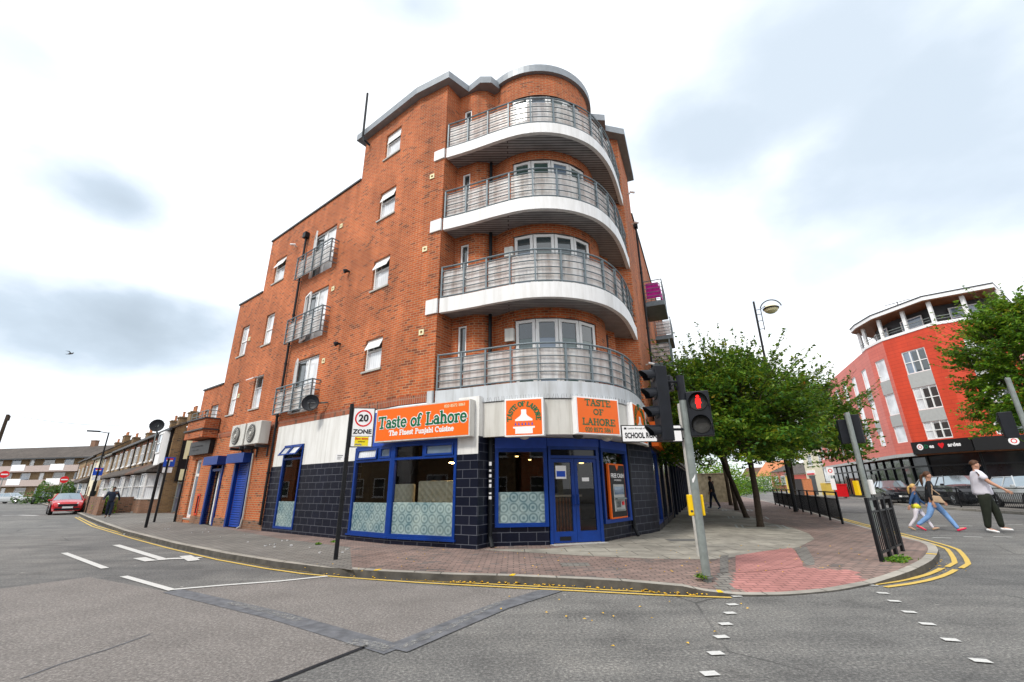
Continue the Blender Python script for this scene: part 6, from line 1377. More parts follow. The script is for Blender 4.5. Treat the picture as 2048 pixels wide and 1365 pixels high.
    if door:
        ud = u0+w_*.80; mb = MB(); mb.fb(F, ud-.42, ud+.42, .15, 2.1, .0, .05); dd_ = mb.build('door', bayfr if bay else 'wood_brown', r_)
        mb = MB(); mb.fb(F, ud-.25, ud+.25, 1.1, 1.95, .051, .06); mb.build('door_glass', 'pane_dark', dd_)
    if ch: chimney(r_, F, (chu if chu is not None else u1-.1), -depth/2+.3, eave+ridge-.9, eave+ridge+.75, chw, pots)
    return r_
house(FT, 0, 4.6, 'brick_london', 5.45, 'end terrace house of dark stock brick beside the alley with white upper bay', bay=1, pots=4, chw=1.9, upper=1, gable=True, chu=-.0+.7)
house(FT, 4.6, 8.6, 'brick_london', 5.45, 'second terraced house from the alley, brown brick with white ground floor bay', bay=1, ch=False, lean='roof_tile_red')
house(FT, 8.6, 14.1, 'brick_yellow', 5.45, 'third terraced house from the alley, white bays under a dark porch roof', pots=2, chw=1.3, chu=13.2)
house(FT, 14.1, 20.3, 'brick_yellow', 5.45, 'fourth terraced house from the alley, dark canopy and red brick trim', pots=1, chw=1.0, chu=17.5, trim='brick_orange')
house(FT, 20.3, 26.5, 'render_white' if False else 'brick_yellow', 5.45, 'fifth terraced house from the alley, white painted ground floor', pots=1, chw=.9, chu=20.9)
house(FT, 26.5, 36, 'brick_yellow', 5.3, 'yellow brick terraced house beyond the roof step', pots=2, chw=1.4, bay=0, chu=33.8)
house(FT, 36, 45.5, 'render_cream', 5.6, 'cream rendered terraced house in the middle of the row', pots=2, chw=1.4, bay=0, chu=44)
house(FT, 45.5, 56, 'brick_london', 6.1, 'darker brick terraced house towards the far end of the row', pots=3, chw=2.2, chu=53.5, ridge=2.6)
house(FT, 56, 68, 'brick_yellow', 6.2, 'farthest terraced house next to the balcony flats', pots=2, chw=1.6, chu=62)
# white two storey bay on the end house, sign board on its gable, big dish
eh = bpy.data.objects['terraced_house']
mb = MB(); mb.hexa([FT.p(.5, 3.0, 0), FT.p(2.3, 3.0, 0), FT.p(2.1, 3.0, .42), FT.p(.7, 3.0, .42), FT.p(.5, 5.25, 0), FT.p(2.3, 5.25, 0), FT.p(2.1, 5.25, .42), FT.p(.7, 5.25, .42)]); ub_ = mb.build('upper_bay', 'sign_white', eh)
win_simple(FT, .8, 2.0, 3.85, 5.15, eh, n=.422, pn='pane_blue', sill=None)
mb = MB(); mb.fb(FT, .28, .4, 2.7, 5.3, 0, .16); mb.build('drainpipe', 'black_paint', eh)
FG = Frame(HC, -nT, -dT)     # gable wall facing the alley: u runs back from the street
gs = thing('sign_board', 'dark board with cream emblem and arrow panels on the end house gable', 'sign', FG.p(1.6, 2.6, .05))
mb = MB(); mb.fb(FG, .55, 3.3, 2.05, 4.95, .02, .08); mb.build('board', 'black_paint', gs)
mb = MB(); mb.fb(FG, .75, 3.2, 3.45, 4.85, .08, .09); mb.build('emblem_panel', 'sign_cream', gs); mb = MB(); mb.fb(FG, .75, 3.2, 2.1, 2.8, .08, .09); mb.build('arrow_panel', 'sign_cream', gs)
for r0, r1 in ((.30, .38), (.17, .23), (.0, .08)): ring_(FG, 1.97, 4.38, r0, r1, .095, 'sign_black', gs, 'emblem')
mb = MB(); mb.add([FG.p(x, z, .095) for x, z in [(2.5, 2.66), (2.56, 2.60), (1.75, 2.24), (1.71, 2.30)]], [(0, 1, 2, 3)]); mb.add([FG.p(x, z, .096) for x, z in [(1.45, 2.16), (1.62, 2.44), (1.83, 2.18)]], [(0, 1, 2)]); mb.build('arrow', 'sign_black', gs)
bfont('020', .30, FG, 2.3, 3.28, .095, 'sign_cream', gs, bold=.004); bfont('8814 30', .30, FG, 1.9, 2.97, .095, 'sign_cream', gs, bold=.004)
mb = MB(); mb.fb(FG, .95, 1.9, 3.75, 3.8, .095, .1); mb.fb(FG, .95, 2.6, 3.6, 3.65, .095, .1); mb.build('small_print', 'render_yellow', gs)
dish('satellite_dish', 'huge dark satellite dish on a pole rising over the end house eave', FT.p(3.2, 5.85, .55), (.45, -.9, .05), .44, FT.p(3.2, 4.0, .1), 'pipe_black')
bpy.data.objects['satellite_dish.001']
mb = MB(); mb.tube([FT.p(3.2, 3.6, .5), FT.p(3.2, 5.9, .48)], .04, 6); mb.build('mast', 'steel_grey', bpy.data.objects['satellite_dish.001'])
# front garden walls, gate, alley cage
P_, Q_ = gnd(225.5, 1029)[:2], gnd(283, 1026.6)[:2]
mb = MB(); mb.ribbon([FT.p(-.2, 0, 2.6)[:2], FT.p(9.6, 0, 2.6)[:2]], .0, 1.15, .22); mb.ribbon([FT.p(3.0, 0, 2.3)[:2], FT.p(3.0, 0, .85)[:2]], 0, 1.1, .2); tag(mb.build('garden_wall', 'brick_garden', loc=FT.p(2, 0, 2.6)), 'dark brick front garden wall before the nearest terraced houses', 'wall')
mb = MB(); mb.ribbon([FT.p(11, 0, 2.6)[:2], FT.p(26, 0, 2.6)[:2]], .0, 1.2, .22); tag(mb.build('garden_wall', 'brick_garden', loc=FT.p(18, 0, 2.6)), 'brown brick garden wall behind the dark street lamp', 'wall')
mb = MB(); mb.ribbon([FT.p(27, 0, 2.6)[:2], FT.p(50, 0, 2.6)[:2]], .0, 1.25, .22); tag(mb.build('garden_wall', 'tan_wall', loc=FT.p(38, 0, 2.6)), 'pale garden wall beside the red car', 'wall')
mb = MB()
for zz in (.25, .55, .85, 1.15): mb.fb(FT, .1, 1.1, zz, zz+.14, 2.62, 2.68)
mb.fb(FT, .02, .1, .1, 1.5, 2.6, 2.7); mb.fb(FT, 1.1, 1.18, .1, 1.5, 2.6, 2.7); tag(mb.build('garden_gate', 'sign_white', loc=FT.p(.5, 0, 2.6)), 'white slatted gate or steps at the end house door', 'gate')
ca = thing('alley_gate', 'pale blue grey metal gate across the alley by the end house', 'gate', FG.p(1.0, 0, .9))
mb = MB()
for k in range(5): mb.fb(FG, .6+k*.32, .66+k*.32, .12, 2.0, .9, .95)
for zz in (.2, 1.0, 1.9): mb.fb(FG, .6, 1.95, zz, zz+.06, .96, .99)
mb.build('bars', 'steel_grey', ca)
mb = MB(); mb.fb(FG, .62, 1.9, .25, 1.85, .86, .88); mb.build('sheet', 'pane_blue', ca)
# flats across the end of the side street
cA, cB = at_dep(-160, 88), at_dep(215, 80); d = cB-cA; FB = Frame(cA, d, (d[1], -d[0])); LB = np.linalg.norm(d)
fb_ = thing('balcony_flats', 'three storey yellow brick flats with pale access balconies closing the side street', 'building', FB.p(LB/2, 0, 0))
mb = MB(); mb.fb(FB, 0, LB, 0, 7.6, -9, -1.2); mb.build('wall', 'brick_yellow', fb_)
mb = MB(); mb.hexa([FB.p(-.5, 7.5, -10), FB.p(LB+.5, 7.5, -10), FB.p(LB+.5, 7.5, .3), FB.p(-.5, 7.5, .3), FB.p(-.5, 10.0, -5.2), FB.p(LB+.5, 10.0, -5.2), FB.p(LB+.5, 10.0, -5.0), FB.p(-.5, 10., -5.)]); mb.build('roof', 'roof_tile', fb_)
for z0 in (2.55, 5.05):
    mb = MB(); mb.fb(FB, 0, LB, z0, z0+.2, -1.2, .1); mb.fb(FB, 0, LB, z0+.2, z0+1.1, 0, .1); g_ = mb.build('access_balcony', 'band_pink', fb_)
    mb = MB()
    for k in range(int(LB/9)): mb.fb(FB, k*9+3, k*9+6.2, z0+.22, z0+1.3, .1, .14)
    mb.build('white_panel', 'sign_white', g_)
k = 0
for z0 in (.3, 2.9, 5.4):
    u = 1.5
    while u < LB-3:
        wd = [2.2, 1.0, 2.6][k % 3]; win_simple(FB, u, u+wd, z0+(.7 if k % 3 != 1 else .1), z0+2.0, fb_, n=-1.19, pn=['pane_blue', 'pane_bright', 'pane_dark'][k % 3], sill=None); u += wd+2.2; k += 1
chimney(fb_, FB, LB*.72, -5, 9.4, 10.9, 1.1, 0, 'brick_garden')
mb = MB(); mb.fb(FB, 0, LB, 7.3, 7.5, .3, .42); mb.build('gutter', 'dark_grey', fb_)
# ================================================================== red building on the right
E1 = np.array([30.21, 33.87]); E2 = np.array([31.01, 30.22]); E0 = np.array([30.57, 36.0]); E3 = E2-vpdir(-262)*3.6; E4 = E3+np.array([.80, .60])*9
E00 = E0+vpdir(1420)*26
def FF(a, c): d = c-a; n = np.array([-d[1], d[0]]); n = n if n@(-a) > 0 else -n; return Frame(a, d, n), float(np.linalg.norm(d))
RB = thing('red_apartment_building', 'faceted red clad apartment building with white roof terrace and black shop front', 'building', (*E1, 0))
cen = np.array([40., 36.])
faces = [('0', E00, E0), ('A', E0, E1), ('B', E1, E2), ('C', E2, E3), ('D', E3, E4)]
HB = {'0': [], 'A': [], 'B': [], 'C': [], 'D': []}
for nm, a, c in faces:
    F, l = FF(a, c); st = []
    if nm == 'A': st = [(.5, 1.75)]
    if nm == 'B': st = [(1.08, 2.75)]
    if nm == 'C': st = [(1.3, 2.7)]
    if nm == '0': st = [(l-1.6-k*3.2-1.3, l-1.6-k*3.2) for k in range(8)]
    hs = [(u0, u1, z0, z1) for u0, u1 in st for z0, z1 in ((4.45, 5.72), (6.6, 8.28), (9.36, 11.12))]; HB[nm] = (F, l, hs, st)
mb = MB(); mbp = MB()
for nm, a, c in faces:
    F, l, hs, st = HB[nm]; m_ = mbp if nm in '0A' else mb; wall_grid(m_, F, 0, l, 3.55 if nm in '0A' else 4.35, 12.45, hs, depth=.15)
mb.build('red_wall', 'red_cladding', RB); mbp.build('pink_wall', 'pink_cladding', RB)
for nm in HB:
    F, l, hs, st = HB[nm]
    for h in hs:
        w_ = win_simple(F, *h, RB, n=-.10, pn=['pane_bright', 'pane_blue'][int(h[2]) % 2 if nm in 'B' else 0], sill=None, rail=nm in 'BC'); 
        if nm in 'BC':
            mb = MB()
            for k in (1, 2): uu = h[0]+(h[1]-h[0])*k/3; mb.fb(F, uu-.04, uu+.04, h[2]+.07, h[3]-.07, -.10, -.03)
            mb.build('mullion', 'upvc', w_)
            mb = MB(); mb.quad(F, h[0]+(h[1]-h[0])*.4, h[1]-.1, h[2]+.1, h[3]-.15, -.082); mb.build('dark_light', 'pane_dark', w_)
    for u0, u1 in st:
        for z0, z1 in ((5.72, 6.6), (8.28, 9.36)): mb = MB(); mb.fb(F, u0, u1, z0+.003, z1-.003, -.05, .012); mb.build('spandrel_panel', 'grey_panel', RB)
# roof terrace
mb = MB()
for nm, a, c in faces:
    F, l = HB[nm][0], HB[nm][1]
    if nm == '0': mb.fb(F, l-1.2, l, 12.45, 12.66, -.25, .05)
    else: mb.fb(F, .0, l, 12.451, 12.66, -.25, .05)
mb.build('parapet_coping', 'sign_white', RB)
def shrink(P, t):
    out_ = []
    for p in P: v = cen-p; out_.append(p+v/np.linalg.norm(v)*t)
    return out_
ES = E0+vpdir(1420)*1.2
ring0 = [ES, E0, E1, E2, E3, E4]; setb = shrink(ring0, 1.5)
mb = MB(); mb.prism([tuple(p) for p in setb]+[(44, 44)], 12.2, 14.3); mb.build('penthouse_wall', 'dark_grey', RB)
rf = shrink(ring0, -.45); mb = MB(); mb.prism([tuple(p) for p in rf]+[(45, 44)], 14.28, 14.34); mb.build('terrace_soffit', 'wood_brown', RB)
mb = MB(); rf2 = shrink(ring0, -.5); mb.prism([tuple(p) for p in rf2]+[(45.2, 44.5)], 14.345, 14.62); mb.build('roof', 'sign_white', RB)
mb = MB(); mb.prism([tuple(p) for p in shrink(ring0, -.55)]+[(45.4, 44.7)], 14.63, 14.7); mb.build('roof_sheet', 'dark_grey', RB)
for p in [ES, E0, E1, E2, (E2+E3)/2, E3, (E1+E2)/2]:
    q = shrink([np.array(p)], -.1)[0]; mb = MB(); mb.box((q[0]+.25, q[1], 13.47), (.22, .22, 1.62), 0, .4); mb.build('column', 'sign_white', RB)
for a, c in ((E0, E1), (E1, E2), (E2, E3), (ES, E0)):
    sa_, sc_ = shrink([a, c], 1.42); F, l = FF(sa_, sc_); w_ = win_simple(F, l*.25, l*.75, 12.3, 13.9, RB, n=.08, fr='sign_white', pn='pane_blue', name='terrace_window', sill=None)
    F, l = FF(a, c); mb = MB(); mb.tube([F.p(.1, 13.1, -.05), F.p(l-.1, 13.1, -.05)], .03, 6); mb.tube([F.p(.1, 12.9, -.05), F.p(l-.1, 12.9, -.05)], .02, 6); mb.build('terrace_rail', 'steel_grey', RB)
mb = MB(); p = (E1[0]+2.5, E1[1]+.3); mb.tube([(p[0], p[1], 14.6), (p[0], p[1], 16.1)], .03, 6); mb.tube([(p[0]-.7, p[1]+.5, 15.9), (p[0]+.7, p[1]-.5, 16.1)], .025, 6); mb.tube([(p[0]-.5, p[1]-.3, 15.8), (p[0]-.2, p[1]+.4, 16.0)], .02, 6); mb.build('aerial', 'dark_grey', RB)
# ground floor: oversailing soffit, black fascia, dark glazing
rs = [E00, E0, E1, E2, E3, E4]; mb = MB(); mb.prism([tuple(p) for p in shrink(rs, .02)]+[(52, 60)], 3.42, 3.54); mb.build('shop_soffit', 'wood_brown', RB)
mb = MB(); F, l = HB['0'][0], HB['0'][1]; mb.fb(F, 0, l, 3.38, 3.62, -.1, .06); F, l = HB['A'][0], HB['A'][1]; mb.fb(F, 0, l, 3.38, 3.62, -.1, .055); mb.build('grey_band', 'grey_panel', RB)
gr_ = shrink(rs, 1.0); mb = MB(); mb.prism([tuple(p) for p in gr_]+[(52, 58)], 0, 3.43); mb.build('shop_glazing', 'shop_dark', RB)
mb = MB(); gm = shrink(rs, .92)
for a, c in zip(gm, gm[1:]):
    F, l = FF(a, c); k = max(1, int(l/1.8))
    for i in range(k+1): mb.fb(F, l*i/k-.06, l*i/k+.06, .1, 3.42, -.05, .03)
    mb.fb(F, 0, l, .1, .35, -.05, .035); mb.fb(F, 0, l, 2.6, 2.72, -.05, .036)
mb.build('shop_frame', 'black_paint', RB)
for i in (1, 4):
    F, l = FF(gm[0], gm[1]); u = 3+i*3.1; mb = MB(); mb.fb(F, u, u+.9, .9, 2.3, .0, .02); mb.build('poster', 'lens_dark', RB)
sb_ = thing('shop_sign', 'black fascia sign with white lettering and red heart on the red building', 'sign', (*E1, 3.9))
for nm in 'BCD': F, l = HB[nm][0], HB[nm][1]; mb = MB(); mb.fb(F, -.03 if nm == 'B' else .0, l+.03, 3.48, 4.36, -.1, .14); mb.build('fascia', 'sign_black', sb_)
F = HB['B'][0]
disc_(F, .55, 3.98, .22, .146, 'sign_white', sb_); ring_(F, .55, 3.98, .09, .13, .150, 'sign_red', sb_)
bfont('D', .36, F, .97, 3.97, .146, 'sign_green', sb_, bold=.012); bfont('es', .36, F, 1.32, 3.97, .146, 'sign_white', sb_, bold=.012); bfont('ardes', .36, F, 2.75, 3.97, .146, 'sign_white', sb_, bold=.012)
mb = MB(); mb.add([F.p(1.95+x, 3.98+z, .147) for x, z in [(0, -.22), (.16, -.02), (.2, .1), (.12, .19), (0, .13), (-.12, .19), (-.2, .1), (-.16, -.02)]], [tuple(range(8))]); mb.build('heart', 'sign_red', sb_)
F = HB['C'][0]; disc_(F, 1.9, 3.98, .25, .146, 'sign_white', sb_); ring_(F, 1.9, 3.98, .10, .15, .150, 'sign_red', sb_); mb = MB(); mb.fb(F, 2.5, 3.2, 3.75, 4.2, .141, .145); mb.build('green_patch', 'sign_green', sb_)
# ================================================================== shops and walls farther up the main road
def block(name, label, px0, d0, px1, d1, h, wall, roof=None, rh=1.2, depth=8, cat='building', extras=()):
    a, c = at_dep(px0, d0), at_dep(px1, d1); F, l = FF(a, c); t_ = thing(name, label, cat, F.p(l/2, 0, 0)); mb = MB(); mb.fb(F, 0, l, 0, h, -depth, 0); mb.build('wall', wall, t_)
    if roof: mb = MB(); mb.hexa([F.p(-.3, h-.05, -depth), F.p(l+.3, h-.05, -depth), F.p(l+.3, h-.05, .3), F.p(-.3, h-.05, .3), F.p(-.3, h+rh, -depth/2-.2), F.p(l+.3, h+rh, -depth/2-.2), F.p(l+.3, h+rh, -depth/2), F.p(-.3, h+rh, -depth/2)]); mb.build('roof', roof, t_)
    else: mb = MB(); mb.fb(F, -.1, l+.1, h, h+.15, -depth, .1); mb.build('coping', 'dark_grey', t_)
    return t_, F, l
t_, F, l = block('corner_shop', 'cream rendered shop with yellow base past the red building', 1618, 66, 1700, 54, 6.0, 'render_cream')
mb = MB(); mb.fb(F, l*.35, l, .1, 1.6, .005, .05); mb.build('yellow_base', 'render_yellow', t_)
mb = MB(); mb.fb(F, l*.08, l*.24, .12, 2.6, .0, .04); mb.build('door', 'dark_grey', t_); mb = MB(); mb.fb(F, l*.05, l*.27, 2.7, 3.3, .0, .1); mb.build('name_board', 'sign_white', t_); mb = MB(); mb.fb(F, l*.05, l*.27, 2.72, 2.95, .1, .12); mb.build('red_stripe', 'sign_red', t_)
win_simple(F, l*.50, l*.72, 1.7, 4.4, t_, n=.01, fr='dark_grey', pn='pane_bright', rail=False)
for k in range(3): win_simple(F, l*(.15+.3*k), l*(.27+.3*k), 4.0, 5.4, t_, n=.01)
t_, F, l = block('garage_block', 'low grey roofed building with red shutter beyond the lamp', 1574, 82, 1620, 72, 3.2, 'render_cream', 'roof_tile', 1.8, 6)
mb = MB(); mb.fb(F, l*.42, l*.95, .9, 3.0, .005, .06); mb.build('red_shutter', 'red_cladding', t_); mb = MB(); mb.fb(F, l*.03, l*.36, .1, 2.9, .005, .06); mb.build('yellow_door', 'render_yellow', t_)
t_, F, l = block('far_house', 'distant house with orange roof seen under the trees', 1518, 150, 1556, 140, 4.2, 'render_white', 'terracotta', 4.5, 8); win_simple(F, l*.3, l*.6, 1.2, 3, t_)
t_, F, l = block('far_house', 'distant pinkish red house left of the garage block', 1546, 118, 1580, 105, 4.5, 'pink_cladding', 'roof_tile', 1.8, 8); win_simple(F, l*.2, l*.45, 1.5, 3.5, t_); win_simple(F, l*.6, l*.85, 1.5, 3.5, t_)
t_, F, l = block('far_house', 'small distant house with brown roof over the bend', 1488, 165, 1520, 160, 4.5, 'render_white', 'roof_tile_red', 3, 8); win_simple(F, l*.3, l*.6, 1.2, 3, t_)
a, c = gnd(1400, 1004)[:2], gnd(1463, 1005)[:2]; F, l = FF(a, c); mb = MB(); mb.fb(F, 0, l, 0, 2.35, -.3, 0); mb.fb(F, -.05, l+.05, 2.35, 2.43, -.35, .05); tag(mb.build('boundary_wall', 'tan_wall', loc=F.p(l/2, 0, 0)), 'pale tan boundary wall behind the walking person', 'wall')
p = at_dep(1680, 50); mb = MB(); mb.box((p[0], p[1], .75), (1.1, .9, 1.2), 0, -.4); mb.box((p[0], p[1], 1.4), (1.2, 1.0, .12), 0, -.4); rb_ = mb.build('red_wheelie_container', 'red_box', loc=(p[0], p[1], .12), bevel=.04); tag(rb_, 'red container box on the far pavement beside the cream shop', 'container')
p = at_dep(1602, 62); mb = MB(); mb.box((p[0], p[1], 1.1), (1.2, .8, 2.0), 0, -.4); mb.box((p[0], p[1], 2.13), (1.28, .88, .06), 0, -.4); tag(mb.build('utility_cabinet', 'dark_grey', loc=(p[0], p[1], .12), bevel=.03), 'dark cabinet standing before the garage block', 'cabinet')
p = at_dep(1616, 61); mb = MB(); mb.box((p[0], p[1], 1.1), (1.0, .8, 2.0), 0, -.4); mb.box((p[0], p[1], 2.13), (1.08, .88, .06), 0, -.4); tag(mb.build('utility_cabinet', 'terracotta', loc=(p[0], p[1], .12), bevel=.03), 'ochre cabinet right of the dark cabinet', 'cabinet')
p = at_dep(1668, 47); t_ = thing('bus_stop_sign', 'slim bus stop style pole with red roundel and pale timetable', 'road sign', (p[0], p[1], .12)); mb = MB(); mb.tube([(p[0], p[1], .1), (p[0], p[1], 3.1)], .05, 8); mb.build('pole', 'steel_grey', t_)
Fb = Frame(p, (.9, -.45), (-.45, -.9)); mb = MB(); mb.fb(Fb, -.3, .3, 2.3, 3.1, .05, .1); mb.build('flag', 'sign_white', t_); ring_(Fb, 0, 2.75, .12, .19, .105, 'sign_red', t_); mb = MB(); mb.fb(Fb, -.2, .2, .9, 2.0, .05, .1); mb.build('timetable', 'sign_white', t_)
# buildings on the near side of the junction, seen only as reflections in the shop glass
def opp(label, F, l, h, wall):
    t_ = thing('opposite_house', label, 'house', F.p(l/2, 0, 0)); mb = MB(); mb.fb(F, 0, l, 0, h, -8, 0); mb.add([F.p(0, h, 0), F.p(l, h, 0), F.p(l/2, h+2.6, 0)], [(0, 1, 2)]); mb.build('wall', wall, t_)
    mb = MB(); mb.add([F.p(-.3, h-.2, .3), F.p(l/2, h+2.7, .3), F.p(l/2, h+2.7, -8), F.p(-.3, h-.2, -8)], [(0, 1, 2, 3)]); mb.add([F.p(l+.3, h-.2, .3), F.p(l/2, h+2.7, .3), F.p(l/2, h+2.7, -8), F.p(l+.3, h-.2, -8)], [(0, 1, 2, 3)]); mb.build('roof', 'roof_tile', t_)
    for k in range(3):
        for z in (.8, 3.9): win_simple(F, l*(k+.25)/3, l*(k+.75)/3, z, z+1.5, t_, n=.01)
FO_ = lambda t: Frame((-13-.795*t, -1.5+.607*t), dL, -nL)
for t, l, h, wl, lb in ((0, 9, 6.5, 'brick_london', 'brown brick house mirrored in the wide pane of the corner window'), (9.5, 9, 6, 'render_white', 'white gabled house mirrored in the narrow pane of the corner window'), (19, 9, 6.8, 'brick_yellow', 'yellow brick house mirrored in the tall slim side window'), (28.5, 9, 6.2, 'brick_london', 'dark brick house mirrored in the far end of the tall slim window'), (38, 12, 6.2, 'brick_orange', 'orange brick house mirrored in the side street windows')): opp(lb, FO_(t), l, h, wl)
for x0, l, h, wl, lb in ((-13, 9, 7, 'brick_yellow', 'yellow house mirrored in the glass left of the shop doors'), (-3.5, 9, 7.5, 'brick_london', 'dark brick house mirrored in the shop doors'), (6, 9, 7, 'brick_orange', 'orange brick house mirrored in the right shop door'), (15.5, 9, 7, 'render_cream', 'cream house mirrored beside the cash machine')): opp(lb, Frame((x0, -15), (1, 0), (0, 1)), l, h, wl)
# ================================================================== cars
def car(label, loc, heading, paint, L=4.3, W=1.78, Hh=1.42, suv=False, plate='sign_white'):
    """heading: plan direction of the bonnet"""
    ang = math.atan2(heading[1], heading[0]); r_ = thing('parked_car', label, 'car', loc, ang)
    w = W/2; k = Hh/1.42; up = .08 if suv else 0
    T = [0, .02, .07, .14, .27, .52, .68, .84, .94, .985, 1.]
    if suv: T = [0, .015, .04, .07, .14, .54, .67, .84, .95, .99, 1.]
    top = [.60, .84, .93, .96, 1.37, 1.42, 1.0, .93, .83, .68, .55]; belt = [.60, .80, .88, .91, .93, .93, .93, .88, .78, .64, .55]
    wb = [.80, .93, .97, .985, 1, 1, 1, .985, .93, .84, .76]; wt = [.68, .80, .82, .80, .70, .70, .82, .80, .76, .70, .64]
    body, glass = MB(), MB(); secs = []
    for i, t in enumerate(T):
        x = (t-.5)*L; b0 = .24+up; pts = [(x, w*wb[i]*.93, b0), (x, w*wb[i]*.995, b0+.16), (x, w*wb[i], (b0+.16+belt[i]*k)/2), (x, w*wb[i]*.985, belt[i]*k+up*.6), (x, w*wt[i], top[i]*k), (x, w*wt[i]*.55, top[i]*k+.025), (x, 0, top[i]*k+.035)]
        secs.append(pts+[(p[0], -p[1], p[2]) for p in pts[-2::-1]])
    n = len(secs[0])
    for i in range(len(secs)-1):
        for j in range(n-1):
            q = [secs[i][j], secs[i][j+1], secs[i+1][j+1], secs[i+1][j]]; jj = min(j, n-2-j)
            g = (jj == 3 and 3 <= i <= 5) or (jj >= 4 and i in (3, 5))
            (glass if g else body).add(q, [(0, 3, 2, 1)])
        body.add([secs[i][0], secs[i+1][0], secs[i+1][-1], secs[i][-1]], [(0, 1, 2, 3)])
    body.add(secs[0], [tuple(range(n))]); body.add(secs[-1], [tuple(range(n-1, -1, -1))])
    bo = body.build('body', paint, r_, world=False, smooth=True)
    bo.data.update(); glass.build('window_glass', 'car_glass', r_, world=False)
    mb = MB()
    for s_ in (1, -1):
        for (xa, za, ya), (xb, zb, yb) in [((T[3], belt[3], wb[3]), (T[4], top[4], wt[4])), ((T[5], top[5], wt[5]), (T[6], belt[6], wb[6])), ((.40, belt[5], 1.), (.40, top[5], wt[5])), ((T[4], top[4], wt[4]), (T[5], top[5], wt[5]))]:
            mb.tube([((xa-.5)*L, s_*w*ya*.985, za*k+up*.5), ((xb-.5)*L, s_*w*yb, zb*k)], .028, 6)
    mb.build('window_pillars', paint, r_, world=False)
    for sx in (-.31, .30):
        for s_ in (1, -1):
            R_ = .33+up*.4; mb = MB(); mb.lathe((sx*L, s_*(w-.20), R_), (0, s_, 0), [(0, R_*.8), (.02, R_), (.20, R_), (.215, R_*.9), (.216, R_*.66)], 20); tw_ = mb.build('wheel', 'rubber', r_, world=False)
            mb = MB(); mb.lathe((sx*L, s_*(w+.0), R_), (0, s_, 0), [(0, R_*.66), (.018, R_*.64), (.018, R_*.52), (.004, R_*.5)], 20); 
            for q in range(5): a = q*1.2566; mb.tube([(sx*L, s_*(w+.018), R_), (sx*L+R_*.6*math.cos(a), s_*(w+.014), R_+R_*.6*math.sin(a))], [.05, .03], 6)
            mb.build('rim', 'alloy', tw_, world=False)
            mb = MB(); mb.add([(sx*L+(R_+.07)*math.cos(a), s_*(w*1.004), R_+(R_+.07)*math.sin(a)) for a in np.linspace(0, math.pi, 14)]+[(sx*L-(R_+.07), s_*w*1.004, .24), (sx*L+(R_+.07), s_*w*1.004, .24)], [tuple(range(16))]); mb.build('wheel_arch', 'rubber', r_, world=False)
    xf = L/2; mb = MB(); mb.box((xf+.0, 0, .60+up), (.06, .95 if not suv else 1.05, .17)); mb.box((xf-.0, 0, .36+up), (.07, 1.25, .12)); mb.build('grille', 'black_plastic', r_, world=False)
    for s_ in (1, -1):
        mb = MB(); zc = .70+up*1.2; mb.hexa([(xf-.30, s_*w*.56, zc-.07), (xf-.02, s_*w*.52, zc-.09), (xf-.14, s_*w*.80, zc-.06), (xf-.42, s_*w*.90, zc-.03), (xf-.36, s_*w*.56, zc+.11), (xf-.10, s_*w*.52, zc+.03), (xf-.22, s_*w*.80, zc+.06), (xf-.48, s_*w*.905, zc+.10)]); mb.build('headlight', 'sign_white', r_, world=False)
        mb = MB(); mb.box((L*.16, s_*(w+.09), .98*k+up*.5), (.12, .17, .12)); mb.build('wing_mirror', paint, r_, world=False, bevel=.02)
        mb = MB(); mb.box((-xf+.06, s_*w*.68, .78+up), (.12, .32, .14)); mb.build('tail_light', 'sign_red', r_, world=False)
    mb = MB(); mb.box((xf+.045, 0, .47+up), (.02, .52, .115)); mb.build('number_plate', plate, r_, world=False)
    return r_
p = gnd(118, 1029, 0)[:2]; car('bright red hatchback facing the camera, parked in the side street', (p[0], p[1]+.3, 0), (-p[0]*1.04, -p[1]*.93), 'paint_red', W=1.62, L=3.6, Hh=1.34)
p = at_dep(30, 66); car('silver white saloon side-on across the end of the side street', (p[0], p[1], 0), (1, .1), 'paint_silver', L=4.5)
p = at_dep(92, 62); car('dark car mostly hidden behind the red hatchback', (p[0], p[1], 0), (.7, -.75), 'paint_black')
p = at_dep(1783, 34.5); car('black saloon with pale headlights behind the woman, parked by the red building', (p[0], p[1], .12), (-.42, -.9), 'paint_black', Hh=1.5, W=1.9)
p = at_dep(1884, 32.5); car('silver car partly behind the black off-road car', (p[0], p[1], .12), (-.30, -.95), 'paint_silver', Hh=1.7, W=1.9)
p = at_dep(1917, 29.2); car('black off-road car with round bright headlamps beside the walking man', (p[0], p[1], .12), (-.35, -.94), 'paint_black', Hh=1.72, W=1.95, suv=True)
p = at_dep(2058, 24.5); car('pale grey car cut off by the right edge', (p[0], p[1], .12), (-.35, -.94), 'paint_silver', Hh=1.6, suv=True)
